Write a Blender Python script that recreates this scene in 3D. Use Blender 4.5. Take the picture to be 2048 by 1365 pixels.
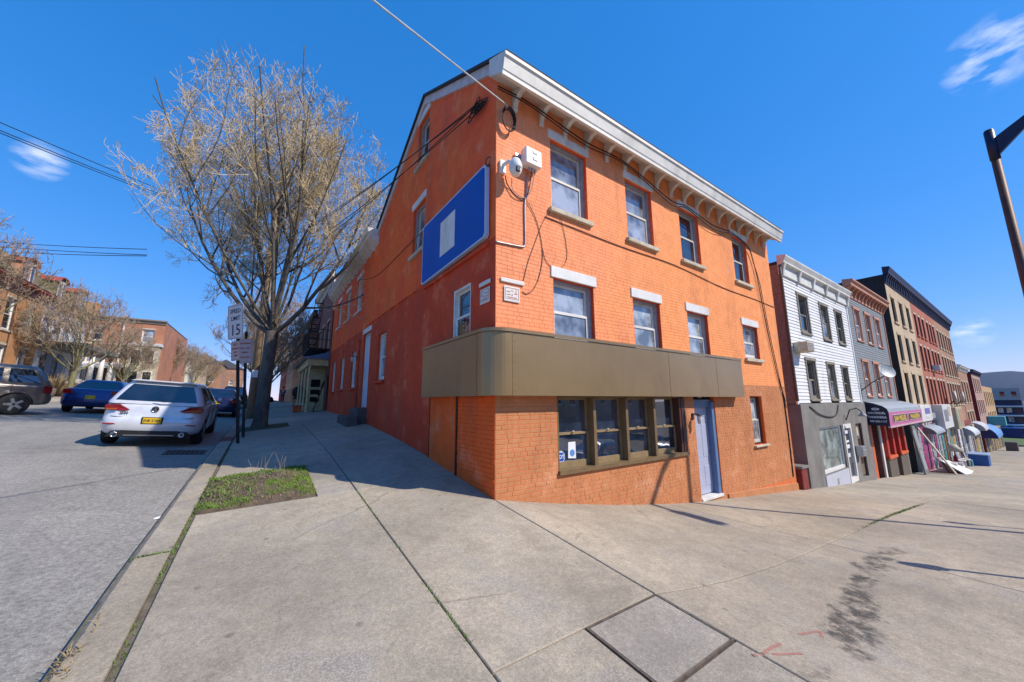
import bpy, bmesh, math, random
from mathutils import Vector, Matrix
random.seed(7)
S = bpy.context.scene
for o in list(bpy.data.objects): bpy.data.objects.remove(o)
COL = S.collection
R = math.radians
# ------------------------------------------------------------------ camera
YAW, PITCH, ROLL = R(34.59), R(9.48), R(-0.24)
CAM = Vector((-2.782, -4.471, 1.35))
cd = bpy.data.cameras.new('camera'); cam = bpy.data.objects.new('camera', cd); COL.objects.link(cam)
cd.sensor_width = 36; cd.lens = 36 * 717 / 2048; cd.clip_start = 0.05; cd.clip_end = 20000
fw = Vector((math.sin(YAW)*math.cos(PITCH), math.cos(YAW)*math.cos(PITCH), math.sin(PITCH)))
rt = Vector((math.cos(YAW), -math.sin(YAW), 0)); up = rt.cross(fw)
rt2 = rt*math.cos(ROLL) + up*math.sin(ROLL); up2 = -rt*math.sin(ROLL) + up*math.cos(ROLL)
cam.matrix_world = Matrix((( rt2.x, up2.x, -fw.x, CAM.x), (rt2.y, up2.y, -fw.y, CAM.y), (rt2.z, up2.z, -fw.z, CAM.z), (0, 0, 0, 1)))
S.camera = cam
# ------------------------------------------------------------------ sky, sun, exposure
SUN_EL = R(43.0); SD = Vector((0.617, -0.787, 0)).normalized()          # towards the sun
w = bpy.data.worlds.new('World'); S.world = w; w.use_nodes = True
nt = w.node_tree; nt.nodes.clear()
sky = nt.nodes.new('ShaderNodeTexSky'); sky.sky_type = 'NISHITA'; sky.sun_disc = False
sky.sun_elevation = SUN_EL; sky.sun_rotation = math.atan2(SD.x, SD.y)
sky.air_density = 1.0; sky.dust_density = 0.1; sky.ozone_density = 10.0; sky.altitude = 200
bg = nt.nodes.new('ShaderNodeBackground'); bg.inputs[1].default_value = 0.13
wo = nt.nodes.new('ShaderNodeOutputWorld')
tc = nt.nodes.new('ShaderNodeTexCoord')
mp = nt.nodes.new('ShaderNodeMapping'); mp.inputs['Scale'].default_value = (1.2, 1.2, 4.0)
nz = nt.nodes.new('ShaderNodeTexNoise'); nz.inputs['Scale'].default_value = 2.6; nz.inputs['Detail'].default_value = 9; nz.inputs['Roughness'].default_value = .6
nt.links.new(tc.outputs['Generated'], mp.inputs[0]); nt.links.new(mp.outputs[0], nz.inputs['Vector'])
rmp = nt.nodes.new('ShaderNodeValToRGB'); rmp.color_ramp.elements[0].position = .60; rmp.color_ramp.elements[1].position = .86
rmp.color_ramp.elements[1].color = (.75, .75, .75, 1)
nt.links.new(nz.outputs[0], rmp.inputs[0])
# a few wisps in fixed directions of the sky
prev = None
for d, c0, c1 in (((-.325, .85, .381), .99945, .9999), ((.858, -.033, .512), .9984, .9997), ((.992, .049, .1125), .9996, .99995)):
    dp = nt.nodes.new('ShaderNodeVectorMath'); dp.operation = 'DOT_PRODUCT'; dp.inputs[1].default_value = Vector(d).normalized()
    nm = nt.nodes.new('ShaderNodeVectorMath'); nm.operation = 'NORMALIZE'
    nt.links.new(tc.outputs['Generated'], nm.inputs[0]); nt.links.new(nm.outputs[0], dp.inputs[0])
    mr = nt.nodes.new('ShaderNodeMapRange'); mr.inputs[1].default_value = c0; mr.inputs[2].default_value = c1
    nt.links.new(dp.outputs['Value'], mr.inputs[0])
    if prev is None: prev = mr.outputs[0]
    else:
        a = nt.nodes.new('ShaderNodeMath'); a.operation = 'MAXIMUM'; nt.links.new(prev, a.inputs[0]); nt.links.new(mr.outputs[0], a.inputs[1]); prev = a.outputs[0]
mpw = nt.nodes.new('ShaderNodeMapping'); mpw.inputs['Scale'].default_value = (9, 9, 26); mpw.inputs['Rotation'].default_value = (.5, .3, .2)
nzw = nt.nodes.new('ShaderNodeTexNoise'); nzw.inputs['Scale'].default_value = 2.2; nzw.inputs['Detail'].default_value = 8
nt.links.new(tc.outputs['Generated'], mpw.inputs[0]); nt.links.new(mpw.outputs[0], nzw.inputs['Vector'])
rw = nt.nodes.new('ShaderNodeValToRGB'); rw.color_ramp.elements[0].position = .42; rw.color_ramp.elements[1].position = .72
nt.links.new(nzw.outputs[0], rw.inputs[0])
mw = nt.nodes.new('ShaderNodeMath'); mw.operation = 'MULTIPLY'; nt.links.new(prev, mw.inputs[0]); nt.links.new(rw.outputs[0], mw.inputs[1])
mw2 = nt.nodes.new('ShaderNodeMath'); mw2.operation = 'MULTIPLY'; mw2.inputs[1].default_value = .55; nt.links.new(mw.outputs[0], mw2.inputs[0])
mixw = nt.nodes.new('ShaderNodeMixRGB'); mixw.inputs['Color2'].default_value = (6.5, 6.6, 7.0, 1)
nt.links.new(mw2.outputs[0], mixw.inputs['Fac'])
gam = nt.nodes.new('ShaderNodeGamma'); gam.inputs[1].default_value = .45; nt.links.new(sky.outputs[0], gam.inputs[0])
hsv = nt.nodes.new('ShaderNodeHueSaturation'); hsv.inputs['Saturation'].default_value = 1.78; hsv.inputs['Value'].default_value = 2.34; nt.links.new(gam.outputs[0], hsv.inputs['Color'])
tnt = nt.nodes.new('ShaderNodeMixRGB'); tnt.blend_type = 'MULTIPLY'; tnt.inputs['Fac'].default_value = 1; tnt.inputs['Color2'].default_value = (1.0, .80, 1.0, 1)
nt.links.new(hsv.outputs[0], tnt.inputs['Color1']); nt.links.new(tnt.outputs[0], mixw.inputs['Color1'])
nt.links.new(mixw.outputs[0], bg.inputs[0]); nt.links.new(bg.outputs[0], wo.inputs[0])
sl = bpy.data.lights.new('sun', 'SUN'); sl.energy = 3.35; sl.angle = R(.53); sl.color = (1.0, .92, .80)
sun = bpy.data.objects.new('sun', sl); COL.objects.link(sun)
sun.rotation_euler = (Vector((SD.x*math.cos(SUN_EL), SD.y*math.cos(SUN_EL), math.sin(SUN_EL)))).to_track_quat('Z', 'Y').to_euler()
S.view_settings.view_transform = 'Standard'; S.view_settings.look = 'None'; S.view_settings.exposure = 0.62; S.view_settings.gamma = 1
S.view_settings.use_curve_mapping = False
S.render.engine = 'CYCLES'

# ------------------------------------------------------------------ materials
MATS = {}
def _new(name):
    m = bpy.data.materials.new(name); m.use_nodes = True; MATS[name] = m
    n = m.node_tree.nodes; return m, m.node_tree, n['Principled BSDF']
def _pos(t):
    g = t.nodes.new('ShaderNodeNewGeometry'); return g.outputs['Position']
def _noise(t, vec, scale, detail=5, rough=.6, ms=None):
    if ms:
        p = t.nodes.new('ShaderNodeMapping'); p.inputs['Scale'].default_value = ms; t.links.new(vec, p.inputs[0]); vec = p.outputs[0]
    n = t.nodes.new('ShaderNodeTexNoise'); n.inputs['Scale'].default_value = scale; n.inputs['Detail'].default_value = detail; n.inputs['Roughness'].default_value = rough
    t.links.new(vec, n.inputs['Vector']); return n.outputs[0]
def _ramp(t, fac, p0, p1, c0=(0, 0, 0, 1), c1=(1, 1, 1, 1)):
    r = t.nodes.new('ShaderNodeValToRGB'); e = r.color_ramp.elements
    e[0].position = p0; e[1].position = p1; e[0].color = c0; e[1].color = c1
    t.links.new(fac, r.inputs[0]); return r.outputs[0]
def _mix(t, fac, a, b, mode='MIX'):
    m = t.nodes.new('ShaderNodeMixRGB'); m.blend_type = mode
    for s, i in ((fac, 'Fac'), (a, 'Color1'), (b, 'Color2')):
        if isinstance(s, (int, float)): m.inputs[i].default_value = s
        elif isinstance(s, tuple): m.inputs[i].default_value = (*s[:3], 1)
        else: t.links.new(s, m.inputs[i])
    return m.outputs[0]
def _math(t, op, a, b=0.0):
    m = t.nodes.new('ShaderNodeMath'); m.operation = op
    for i, s in enumerate((a, b)):
        if isinstance(s, (int, float)): m.inputs[i].default_value = s
        else: t.links.new(s, m.inputs[i])
    return m.outputs[0]
def _bump(t, b, h, strength, dist=.01):
    n = t.nodes.new('ShaderNodeBump'); n.inputs['Strength'].default_value = strength; n.inputs['Distance'].default_value = dist
    t.links.new(h, n.inputs['Height']); t.links.new(n.outputs[0], b.inputs['Normal'])
def mat(name, col, rough=.6, var=.25, scale=6, bump=.15, metal=0, spec=.4, stain=None, fine=60):
    """paint, stone, wood and the like: base colour with two sizes of blotch and a little relief"""
    if name in MATS: return MATS[name]
    m, t, b = _new(name); P = _pos(t)
    d = tuple(c*(1-var) for c in col); l = tuple(min(1, c*(1+var*.6)) for c in col)
    n1 = _noise(t, P, scale, 6); c = _mix(t, _ramp(t, n1, .3, .7), d, l)
    n2 = _noise(t, P, fine, 4); c = _mix(t, .35, c, _ramp(t, n2, .25, .75, (.55, .55, .55, 1), (1.25, 1.25, 1.25, 1)), 'MULTIPLY')
    if stain:
        n3 = _noise(t, P, 1.3, 7, .65, (1, 1, .35)); c = _mix(t, _ramp(t, n3, .52, .75), c, stain)
    t.links.new(c, b.inputs['Base Color']); b.inputs['Roughness'].default_value = rough; b.inputs['Metallic'].default_value = metal
    b.inputs['Specular IOR Level'].default_value = spec
    if bump: _bump(t, b, n2, bump)
    return m
def glass(name, col=(.02, .025, .03), rough=.02, spec=.9, ior=1.75):
    if name in MATS: return MATS[name]
    m, t, b = _new(name); P = _pos(t)
    n = _noise(t, P, 1.7, 3)
    t.links.new(_mix(t, _ramp(t, n, .38, .62), tuple(c*.35 for c in col), tuple(min(1, c*1.6) for c in col)), b.inputs['Base Color'])
    b.inputs['Roughness'].default_value = rough; b.inputs['Specular IOR Level'].default_value = spec; b.inputs['IOR'].default_value = ior
    _bump(t, b, _noise(t, P, 2.3, 2), .03, .05)
    return m
def brickmat(name, c1, c2, mortar, scale=1, bump=.5):
    if name in MATS: return MATS[name]
    m, t, b = _new(name); P = _pos(t)
    s = t.nodes.new('ShaderNodeSeparateXYZ'); t.links.new(P, s.inputs[0])
    cb = t.nodes.new('ShaderNodeCombineXYZ'); t.links.new(_math(t, 'ADD', s.outputs[0], s.outputs[1]), cb.inputs[0]); t.links.new(s.outputs[2], cb.inputs[1])
    bt = t.nodes.new('ShaderNodeTexBrick'); t.links.new(cb.outputs[0], bt.inputs[0])
    bt.inputs['Scale'].default_value = 1; bt.inputs['Brick Width'].default_value = .21*scale; bt.inputs['Row Height'].default_value = .072*scale
    bt.inputs['Mortar Size'].default_value = .006; bt.inputs['Color1'].default_value = (*c1, 1); bt.inputs['Color2'].default_value = (*c2, 1); bt.inputs['Mortar'].default_value = (*mortar, 1)
    n = _noise(t, P, .8, 6); c = _mix(t, .6, bt.outputs[0], _ramp(t, n, .3, .7, (.6, .6, .6, 1), (1.2, 1.2, 1.2, 1)), 'MULTIPLY')
    t.links.new(c, b.inputs['Base Color']); b.inputs['Roughness'].default_value = .85
    _bump(t, b, bt.outputs['Fac'], -bump, .008); return m
def paintwall(name='orange_wall_paint'):
    """masonry paint: orange above, terracotta or oxblood below a painted line, patches and grime; the side wall reddened to suit its shade"""
    m, t, b = _new(name); P = _pos(t)
    s = t.nodes.new('ShaderNodeSeparateXYZ'); t.links.new(P, s.inputs[0]); X, Y, Z = s.outputs
    wob = _math(t, 'MULTIPLY', _math(t, 'SUBTRACT', _noise(t, P, 3.5, 4), .5), .22)
    zz = _math(t, 'ADD', Z, wob)
    side = _ramp(t, _math(t, 'ADD', _math(t, 'MULTIPLY', Y, 20.0), .5), .49, .51)      # 0 on the front, 1 round the corner, where reddened colours make up for shade
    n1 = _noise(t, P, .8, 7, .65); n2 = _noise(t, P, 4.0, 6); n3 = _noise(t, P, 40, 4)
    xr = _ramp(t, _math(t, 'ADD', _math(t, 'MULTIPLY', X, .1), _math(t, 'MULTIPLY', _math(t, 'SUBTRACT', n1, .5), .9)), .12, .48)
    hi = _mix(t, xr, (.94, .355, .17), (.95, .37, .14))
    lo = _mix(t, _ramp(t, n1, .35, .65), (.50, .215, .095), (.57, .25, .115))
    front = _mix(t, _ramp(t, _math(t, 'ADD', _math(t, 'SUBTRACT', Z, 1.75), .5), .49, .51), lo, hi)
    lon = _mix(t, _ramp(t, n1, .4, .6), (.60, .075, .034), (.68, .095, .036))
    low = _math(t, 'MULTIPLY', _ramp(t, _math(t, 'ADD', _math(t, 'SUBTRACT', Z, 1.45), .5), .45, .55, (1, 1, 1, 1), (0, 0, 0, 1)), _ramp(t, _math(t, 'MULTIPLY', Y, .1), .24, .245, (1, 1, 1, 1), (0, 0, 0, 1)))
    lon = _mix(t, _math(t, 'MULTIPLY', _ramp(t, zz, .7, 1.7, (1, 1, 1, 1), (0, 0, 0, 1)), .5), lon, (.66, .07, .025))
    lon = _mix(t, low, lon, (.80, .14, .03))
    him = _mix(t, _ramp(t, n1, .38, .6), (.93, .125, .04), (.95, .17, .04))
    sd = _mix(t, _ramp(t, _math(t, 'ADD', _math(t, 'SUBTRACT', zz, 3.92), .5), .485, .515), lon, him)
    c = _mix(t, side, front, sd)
    c = _mix(t, .5, c, _ramp(t, n2, .35, .65, (.82, .80, .78, 1), (1.10, 1.09, 1.08, 1)), 'MULTIPLY')
    g = _noise(t, P, 1.1, 8, .7, (1, 1, .25)); c = _mix(t, _math(t, 'MULTIPLY', _ramp(t, g, .53, .7), .45), c, (.30, .12, .075))
    fd = _noise(t, P, 1.6, 6, .7); c = _mix(t, _math(t, 'MULTIPLY', _ramp(t, fd, .55, .68), .22), c, (.95, .55, .36))
    dr = _noise(t, P, 5.5, 5, .7, (1, 1, .05)); c = _mix(t, _math(t, 'MULTIPLY', _ramp(t, dr, .60, .72), .18), c, (.35, .14, .085))
    c = _mix(t, .3, c, _ramp(t, n3, .2, .8, (.75, .75, .75, 1), (1.15, 1.15, 1.15, 1)), 'MULTIPLY')
    chips = _ramp(t, _noise(t, P, 22, 6, .7), .70, .74); c = _mix(t, _math(t, 'MULTIPLY', chips, .6), c, (.22, .1, .07))
    t.links.new(c, b.inputs['Base Color']); b.inputs['Roughness'].default_value = .7; b.inputs['Specular IOR Level'].default_value = .12
    h = _math(t, 'ADD', _math(t, 'MULTIPLY', n3, .5), n2); _bump(t, b, h, .35, .012); return m
def concrete(name, c, soot=False, dark=.0):
    m, t, b = _new(name); P = _pos(t)
    n1 = _noise(t, P, .5, 7, .6); n2 = _noise(t, P, 5, 6, .65); n3 = _noise(t, P, 90, 4, .7); n4 = _noise(t, P, 260, 2)
    oi = t.nodes.new('ShaderNodeObjectInfo')
    a = _mix(t, _ramp(t, n1, .3, .7), tuple(x*.80 for x in c), tuple(x*1.12 for x in c))
    a = _mix(t, .55, a, _ramp(t, n2, .36, .64, (.78, .78, .78, 1), (1.16, 1.15, 1.12, 1)), 'MULTIPLY')
    a = _mix(t, .6, a, _ramp(t, n3, .36, .64, (.62, .62, .64, 1), (1.34, 1.33, 1.30, 1)), 'MULTIPLY')
    a = _mix(t, .5, a, _ramp(t, n4, .3, .7, (.7, .7, .7, 1), (1.2, 1.2, 1.2, 1)), 'MULTIPLY')
    tone = _mix(t, oi.outputs['Random'], (.92, .94, .97), (1.06, 1.02, .94)); a = _mix(t, 1.0, a, tone, 'MULTIPLY')
    big = _noise(t, P, .28, 6, .6); a = _mix(t, 1.0, a, _ramp(t, big, .38, .62, (.84, .84, .84, 1), (1.10, 1.09, 1.07, 1)), 'MULTIPLY')
    n5 = _noise(t, P, 30, 5, .7); a = _mix(t, .45, a, _ramp(t, n5, .38, .62, (.70, .69, .68, 1), (1.24, 1.24, 1.22, 1)), 'MULTIPLY')
    n6 = _noise(t, P, .9, 6, .75, (.35, 1.3, 1)); a = _mix(t, _math(t, 'MULTIPLY', _ramp(t, n6, .60, .72), .35), a, tuple(min(1, x*1.5) for x in c))
    hc = t.nodes.new('ShaderNodeTexVoronoi'); hc.feature = 'DISTANCE_TO_EDGE'; hc.inputs['Scale'].default_value = .42
    hm = t.nodes.new('ShaderNodeMixRGB'); hm.inputs['Fac'].default_value = .25; t.links.new(P, hm.inputs['Color1']); hn = t.nodes.new('ShaderNodeTexNoise'); hn.inputs['Scale'].default_value = 1.7; hn.inputs['Detail'].default_value = 6; t.links.new(P, hn.inputs['Vector']); t.links.new(hn.outputs['Color'], hm.inputs['Color2']); t.links.new(hm.outputs[0], hc.inputs['Vector'])
    a = _mix(t, _math(t, 'MULTIPLY', _math(t, 'MULTIPLY', _ramp(t, hc.outputs['Distance'], .0015, .004, (1, 1, 1, 1), (0, 0, 0, 1)), _ramp(t, n1, .5, .56)), .5), a, (.11, .10, .085))
    # chewing-gum spots
    v = t.nodes.new('ShaderNodeTexVoronoi'); v.inputs['Scale'].default_value = 2.3; t.links.new(P, v.inputs['Vector'])
    spot = _ramp(t, v.outputs['Distance'], .035, .075, (1, 1, 1, 1), (0, 0, 0, 1)); a = _mix(t, _math(t, 'MULTIPLY', spot, .55), a, (.09, .085, .085))
    # worn patches showing the aggregate
    wn = _ramp(t, _noise(t, P, 1.2, 5, .7), .52, .68); ag = t.nodes.new('ShaderNodeTexVoronoi'); ag.inputs['Scale'].default_value = 75; t.links.new(P, ag.inputs['Vector'])
    agc = _ramp(t, ag.outputs['Distance'], .15, .6, (.52, .50, .46, 1), (.22, .20, .18, 1)); a = _mix(t, _math(t, 'MULTIPLY', wn, .55), a, agc)
    # trodden dirt in streaks
    a = _mix(t, _math(t, 'MULTIPLY', _ramp(t, _noise(t, P, 2.0, 7, .7, (1, .5, 1)), .55, .75), .5), a, tuple(x*.55 for x in c))
    if soot:
        s = t.nodes.new('ShaderNodeSeparateXYZ'); t.links.new(P, s.inputs[0]); X, Y, Z = s.outputs
        # spilled-oil blots on the slabs nearest the verge
        k = None
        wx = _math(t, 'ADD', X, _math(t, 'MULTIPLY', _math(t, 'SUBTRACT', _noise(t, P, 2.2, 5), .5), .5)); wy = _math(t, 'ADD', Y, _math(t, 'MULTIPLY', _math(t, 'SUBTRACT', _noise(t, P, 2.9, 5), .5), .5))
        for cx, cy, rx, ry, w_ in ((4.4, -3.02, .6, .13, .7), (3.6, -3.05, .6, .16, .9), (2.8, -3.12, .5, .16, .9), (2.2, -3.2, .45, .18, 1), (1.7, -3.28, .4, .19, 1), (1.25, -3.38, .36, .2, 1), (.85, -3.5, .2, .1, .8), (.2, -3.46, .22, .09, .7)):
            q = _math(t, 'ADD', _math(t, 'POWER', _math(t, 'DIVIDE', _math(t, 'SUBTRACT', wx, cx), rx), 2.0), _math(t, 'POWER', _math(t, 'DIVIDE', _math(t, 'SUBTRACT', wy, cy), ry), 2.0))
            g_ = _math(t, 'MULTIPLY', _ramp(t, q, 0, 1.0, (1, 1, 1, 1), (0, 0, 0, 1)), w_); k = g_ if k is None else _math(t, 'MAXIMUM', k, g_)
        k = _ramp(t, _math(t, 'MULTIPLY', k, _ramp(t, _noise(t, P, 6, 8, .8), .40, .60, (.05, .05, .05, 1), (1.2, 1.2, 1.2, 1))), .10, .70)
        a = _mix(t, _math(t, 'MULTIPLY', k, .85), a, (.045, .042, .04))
    t.links.new(a, b.inputs['Base Color']); b.inputs['Roughness'].default_value = .85; b.inputs['Specular IOR Level'].default_value = .25
    _bump(t, b, _math(t, 'ADD', n3, _math(t, 'MULTIPLY', n2, 1.5)), .35, .006); return m
def asphalt(name, c):
    m, t, b = _new(name); P = _pos(t)
    n1 = _noise(t, P, .35, 7, .6); n2 = _noise(t, P, 3, 6, .65); n3 = _noise(t, P, 120, 3, .7)
    a = _mix(t, _ramp(t, n1, .3, .7), tuple(x*.82 for x in c), tuple(x*1.15 for x in c))
    a = _mix(t, .6, a, _ramp(t, n2, .25, .75, (.8, .8, .8, 1), (1.15, 1.15, 1.15, 1)), 'MULTIPLY')
    a = _mix(t, .7, a, _ramp(t, n3, .36, .64, (.55, .55, .57, 1), (1.4, 1.39, 1.35, 1)), 'MULTIPLY')
    n5 = _noise(t, P, 26, 5, .7); a = _mix(t, .8, a, _ramp(t, n5, .38, .62, (.66, .66, .66, 1), (1.26, 1.26, 1.24, 1)), 'MULTIPLY')
    tr = _noise(t, P, 1.0, 5, .6, (1.4, .06, 1)); a = _mix(t, _math(t, 'MULTIPLY', _ramp(t, tr, .5, .7), .3), a, tuple(x*.6 for x in c))
    d = _ramp(t, _noise(t, P, .9, 7, .7), .58, .74); a = _mix(t, _math(t, 'MULTIPLY', d, .6), a, (.11, .085, .06))
    v = t.nodes.new('ShaderNodeTexVoronoi'); v.feature = 'DISTANCE_TO_EDGE'; v.inputs['Scale'].default_value = .33
    wv = t.nodes.new('ShaderNodeMixRGB'); wv.inputs['Fac'].default_value = .12; t.links.new(P, wv.inputs['Color1'])
    nn = t.nodes.new('ShaderNodeTexNoise'); nn.inputs['Scale'].default_value = 2; t.links.new(P, nn.inputs['Vector']); t.links.new(nn.outputs['Color'], wv.inputs['Color2'])
    t.links.new(wv.outputs[0], v.inputs['Vector']); ck = _ramp(t, v.outputs['Distance'], .002, .006, (1, 1, 1, 1), (0, 0, 0, 1))
    a = _mix(t, _math(t, 'MULTIPLY', ck, .16), a, (.08, .075, .07))
    t.links.new(a, b.inputs['Base Color']); b.inputs['Roughness'].default_value = .85; b.inputs['Specular IOR Level'].default_value = .25
    _bump(t, b, n3, .4, .006); return m
def carpaint(name, c, metal=.35, rough=.28):
    if name in MATS: return MATS[name]
    m, t, b = _new(name); P = _pos(t); n = _noise(t, P, 7, 6)
    t.links.new(_mix(t, _ramp(t, n, .45, .8), c, tuple(x*.8+.01 for x in c)), b.inputs['Base Color'])
    b.inputs['Metallic'].default_value = metal; b.inputs['Roughness'].default_value = rough; b.inputs['Coat Weight'].default_value = .6; b.inputs['Coat Roughness'].default_value = .04
    return m
def barkmat(name, a, c, sc=14):
    m, t, b = _new(name); P = _pos(t)
    n = _noise(t, P, sc, 6, .7, (1, 1, .25)); n2 = _noise(t, P, 2.0, 4)
    k = _mix(t, _ramp(t, n, .3, .7), a, c); k = _mix(t, _math(t, 'MULTIPLY', _ramp(t, n2, .5, .75), .4), k, (.20, .21, .10))
    t.links.new(k, b.inputs['Base Color']); b.inputs['Roughness'].default_value = .9; _bump(t, b, n, .7, .02); return m

# ------------------------------------------------------------------ mesh helpers
ORG = {}
class MB:
    def __init__(s): s.v = []; s.f = []; s.m = []
    def add(s, vs, fs, mi=0):
        k = len(s.v); s.v.extend([tuple(p) for p in vs]); s.f.extend([tuple(i+k for i in f) for f in fs]); s.m.extend([mi]*len(fs)); return s
    def quad(s, a, b, c, d, mi=0): return s.add((a, b, c, d), ((0, 1, 2, 3),), mi)
    def hexa(s, p, mi=0): return s.add(p, ((0, 3, 2, 1), (4, 5, 6, 7), (0, 1, 5, 4), (1, 2, 6, 5), (2, 3, 7, 6), (3, 0, 4, 7)), mi)
    def box(s, x0, x1, y0, y1, z0, z1, mi=0):
        return s.hexa([(x0, y0, z0), (x1, y0, z0), (x1, y1, z0), (x0, y1, z0), (x0, y0, z1), (x1, y0, z1), (x1, y1, z1), (x0, y1, z1)], mi)
    def fbox(s, F, u0, u1, v0, v1, z0, z1, mi=0):
        return s.hexa([F(u0, v0, z0), F(u1, v0, z0), F(u1, v1, z0), F(u0, v1, z0), F(u0, v0, z1), F(u1, v0, z1), F(u1, v1, z1), F(u0, v1, z1)], mi)
    def prism(s, F, poly, u0, u1, mi=0):
        """(v,z) polygon pushed along u"""
        n = len(poly); vs = [F(u0, v, z) for v, z in poly] + [F(u1, v, z) for v, z in poly]
        return s.add(vs, [tuple(range(n)), tuple(range(2*n-1, n-1, -1))] + [(i, (i+1) % n, (i+1) % n+n, i+n) for i in range(n)], mi)
    def plate(s, F, poly, v0, v1, mi=0):
        """(u,z) polygon pushed along v"""
        n = len(poly); vs = [F(u, v0, z) for u, z in poly] + [F(u, v1, z) for u, z in poly]
        return s.add(vs, [tuple(range(n)), tuple(range(2*n-1, n-1, -1))] + [(i, (i+1) % n, (i+1) % n+n, i+n) for i in range(n)], mi)
    def tube(s, pts, rad, n=8, mi=0, cap=True):
        pts = [Vector(p) for p in pts]
        if isinstance(rad, (int, float)): rad = [rad]*len(pts)
        vs = []; fs = []
        for i, p in enumerate(pts):
            d = (pts[min(i+1, len(pts)-1)] - pts[max(i-1, 0)]).normalized()
            a = d.cross(Vector((0, 0, 1)) if abs(d.z) < .9 else Vector((1, 0, 0))).normalized(); b = d.cross(a)
            for j in range(n):
                an = 2*math.pi*j/n; vs.append(p + (a*math.cos(an) + b*math.sin(an))*rad[i])
        for i in range(len(pts)-1):
            for j in range(n): fs.append((i*n+j, i*n+(j+1) % n, (i+1)*n+(j+1) % n, (i+1)*n+j))
        if cap: fs.append(tuple(range(n-1, -1, -1))); fs.append(tuple((len(pts)-1)*n+j for j in range(n)))
        return s.add(vs, fs, mi)
    def lathe(s, c, prof, n=16, axis='z', mi=0):
        c = Vector(c); vs = []; fs = []
        for r, h in prof:
            for j in range(n):
                a = 2*math.pi*j/n; x, y = r*math.cos(a), r*math.sin(a)
                vs.append(c + (Vector((x, y, h)) if axis == 'z' else Vector((h, x, y)) if axis == 'x' else Vector((x, h, y))))
        for i in range(len(prof)-1):
            for j in range(n): fs.append((i*n+j, i*n+(j+1) % n, (i+1)*n+(j+1) % n, (i+1)*n+j))
        fs.append(tuple(range(n-1, -1, -1))); fs.append(tuple((len(prof)-1)*n+j for j in range(n)))
        return s.add(vs, fs, mi)
    def mesh(s, name, mats, off=Vector(), smooth=False, fix=True):
        me = bpy.data.meshes.new(name); me.from_pydata([(v[0]-off[0], v[1]-off[1], v[2]-off[2]) for v in s.v], [], s.f)
        for m in (mats if isinstance(mats, (list, tuple)) else [mats]): me.materials.append(m)
        if any(s.m): me.polygons.foreach_set('material_index', s.m)
        if fix:
            bm = bmesh.new(); bm.from_mesh(me); bmesh.ops.recalc_face_normals(bm, faces=bm.faces); bm.to_mesh(me); bm.free()
        if smooth: me.polygons.foreach_set('use_smooth', [True]*len(me.polygons))
        me.update(); return me
    def build(s, name, mats, parent=None, smooth=False, fix=True):
        off = ORG.get(parent.name, Vector()) if parent else Vector()
        o = bpy.data.objects.new(name, s.mesh(name, mats, off, smooth, fix)); COL.objects.link(o)
        if parent: o.parent = parent; ORG[o.name] = off
        else: ORG[o.name] = Vector()
        return o
def bevel(o, wd=.01, seg=2):
    b = o.modifiers.new('bevel', 'BEVEL'); b.width = wd; b.segments = seg; b.limit_method = 'ANGLE'; return o
def Frame(O, U, N):
    O = Vector(O); U = Vector(U); N = Vector(N)
    def F(u, v, z): return O + U*u + N*v + Vector((0, 0, z))
    F.U = U; F.N = N; F.O = O; return F
FF = Frame((0, 0, 0), (1, 0, 0), (0, -1, 0))       # fronts along the avenue: u = x, v outwards
FS = Frame((0, 0, 0), (0, 1, 0), (-1, 0, 0))       # walls along the side street: u = y, v outwards
def tag(o, label, cat=None, group=None, kind=None):
    if label: o['label'] = label
    if cat: o['category'] = cat
    if group: o['group'] = group
    if kind: o['kind'] = kind
    return o
def thing(name, label, cat, loc, group=None, rz=0):
    o = bpy.data.objects.new(name, None); COL.objects.link(o); o.location = loc; o.rotation_euler = (0, 0, rz); o.empty_display_size = .2
    ORG[o.name] = Vector(loc); tag(o, label, cat, group); return o
def inst(name, me, parent, loc):
    """another object on shared mesh data, loc in world"""
    o = bpy.data.objects.new(name, me); COL.objects.link(o)
    if parent: o.parent = parent; o.location = Vector(loc) - ORG[parent.name]
    else: o.location = loc
    ORG[o.name] = Vector(loc); return o
def text(name, s, size, m, F, u, v, z, parent, depth=.004, sx=1.0, align='CENTER', bold=0.0, shear=0):
    c = bpy.data.curves.new(name, 'FONT'); c.body = s; c.size = size; c.extrude = depth; c.align_x = align; c.offset = bold; c.resolution_u = 2; c.shear = shear
    t = bpy.data.objects.new('tmp', c); COL.objects.link(t)
    me = bpy.data.meshes.new_from_object(t.evaluated_get(bpy.context.evaluated_depsgraph_get())); bpy.data.objects.remove(t)
    me.materials.clear(); me.materials.append(m)
    o = bpy.data.objects.new(name, me); COL.objects.link(o)
    # reading direction: to the right for someone facing the wall
    X = Vector((0, 0, 1)).cross(F.N)
    p = F(u, v, z) - (ORG[parent.name] if parent else Vector())
    o.matrix_local = Matrix(((X.x*sx, 0, F.N.x, p.x), (X.y*sx, 0, F.N.y, p.y), (0, 1, 0, p.z), (0, 0, 0, 1)))
    if parent: o.parent = parent
    ORG[o.name] = Vector(); return o
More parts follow.
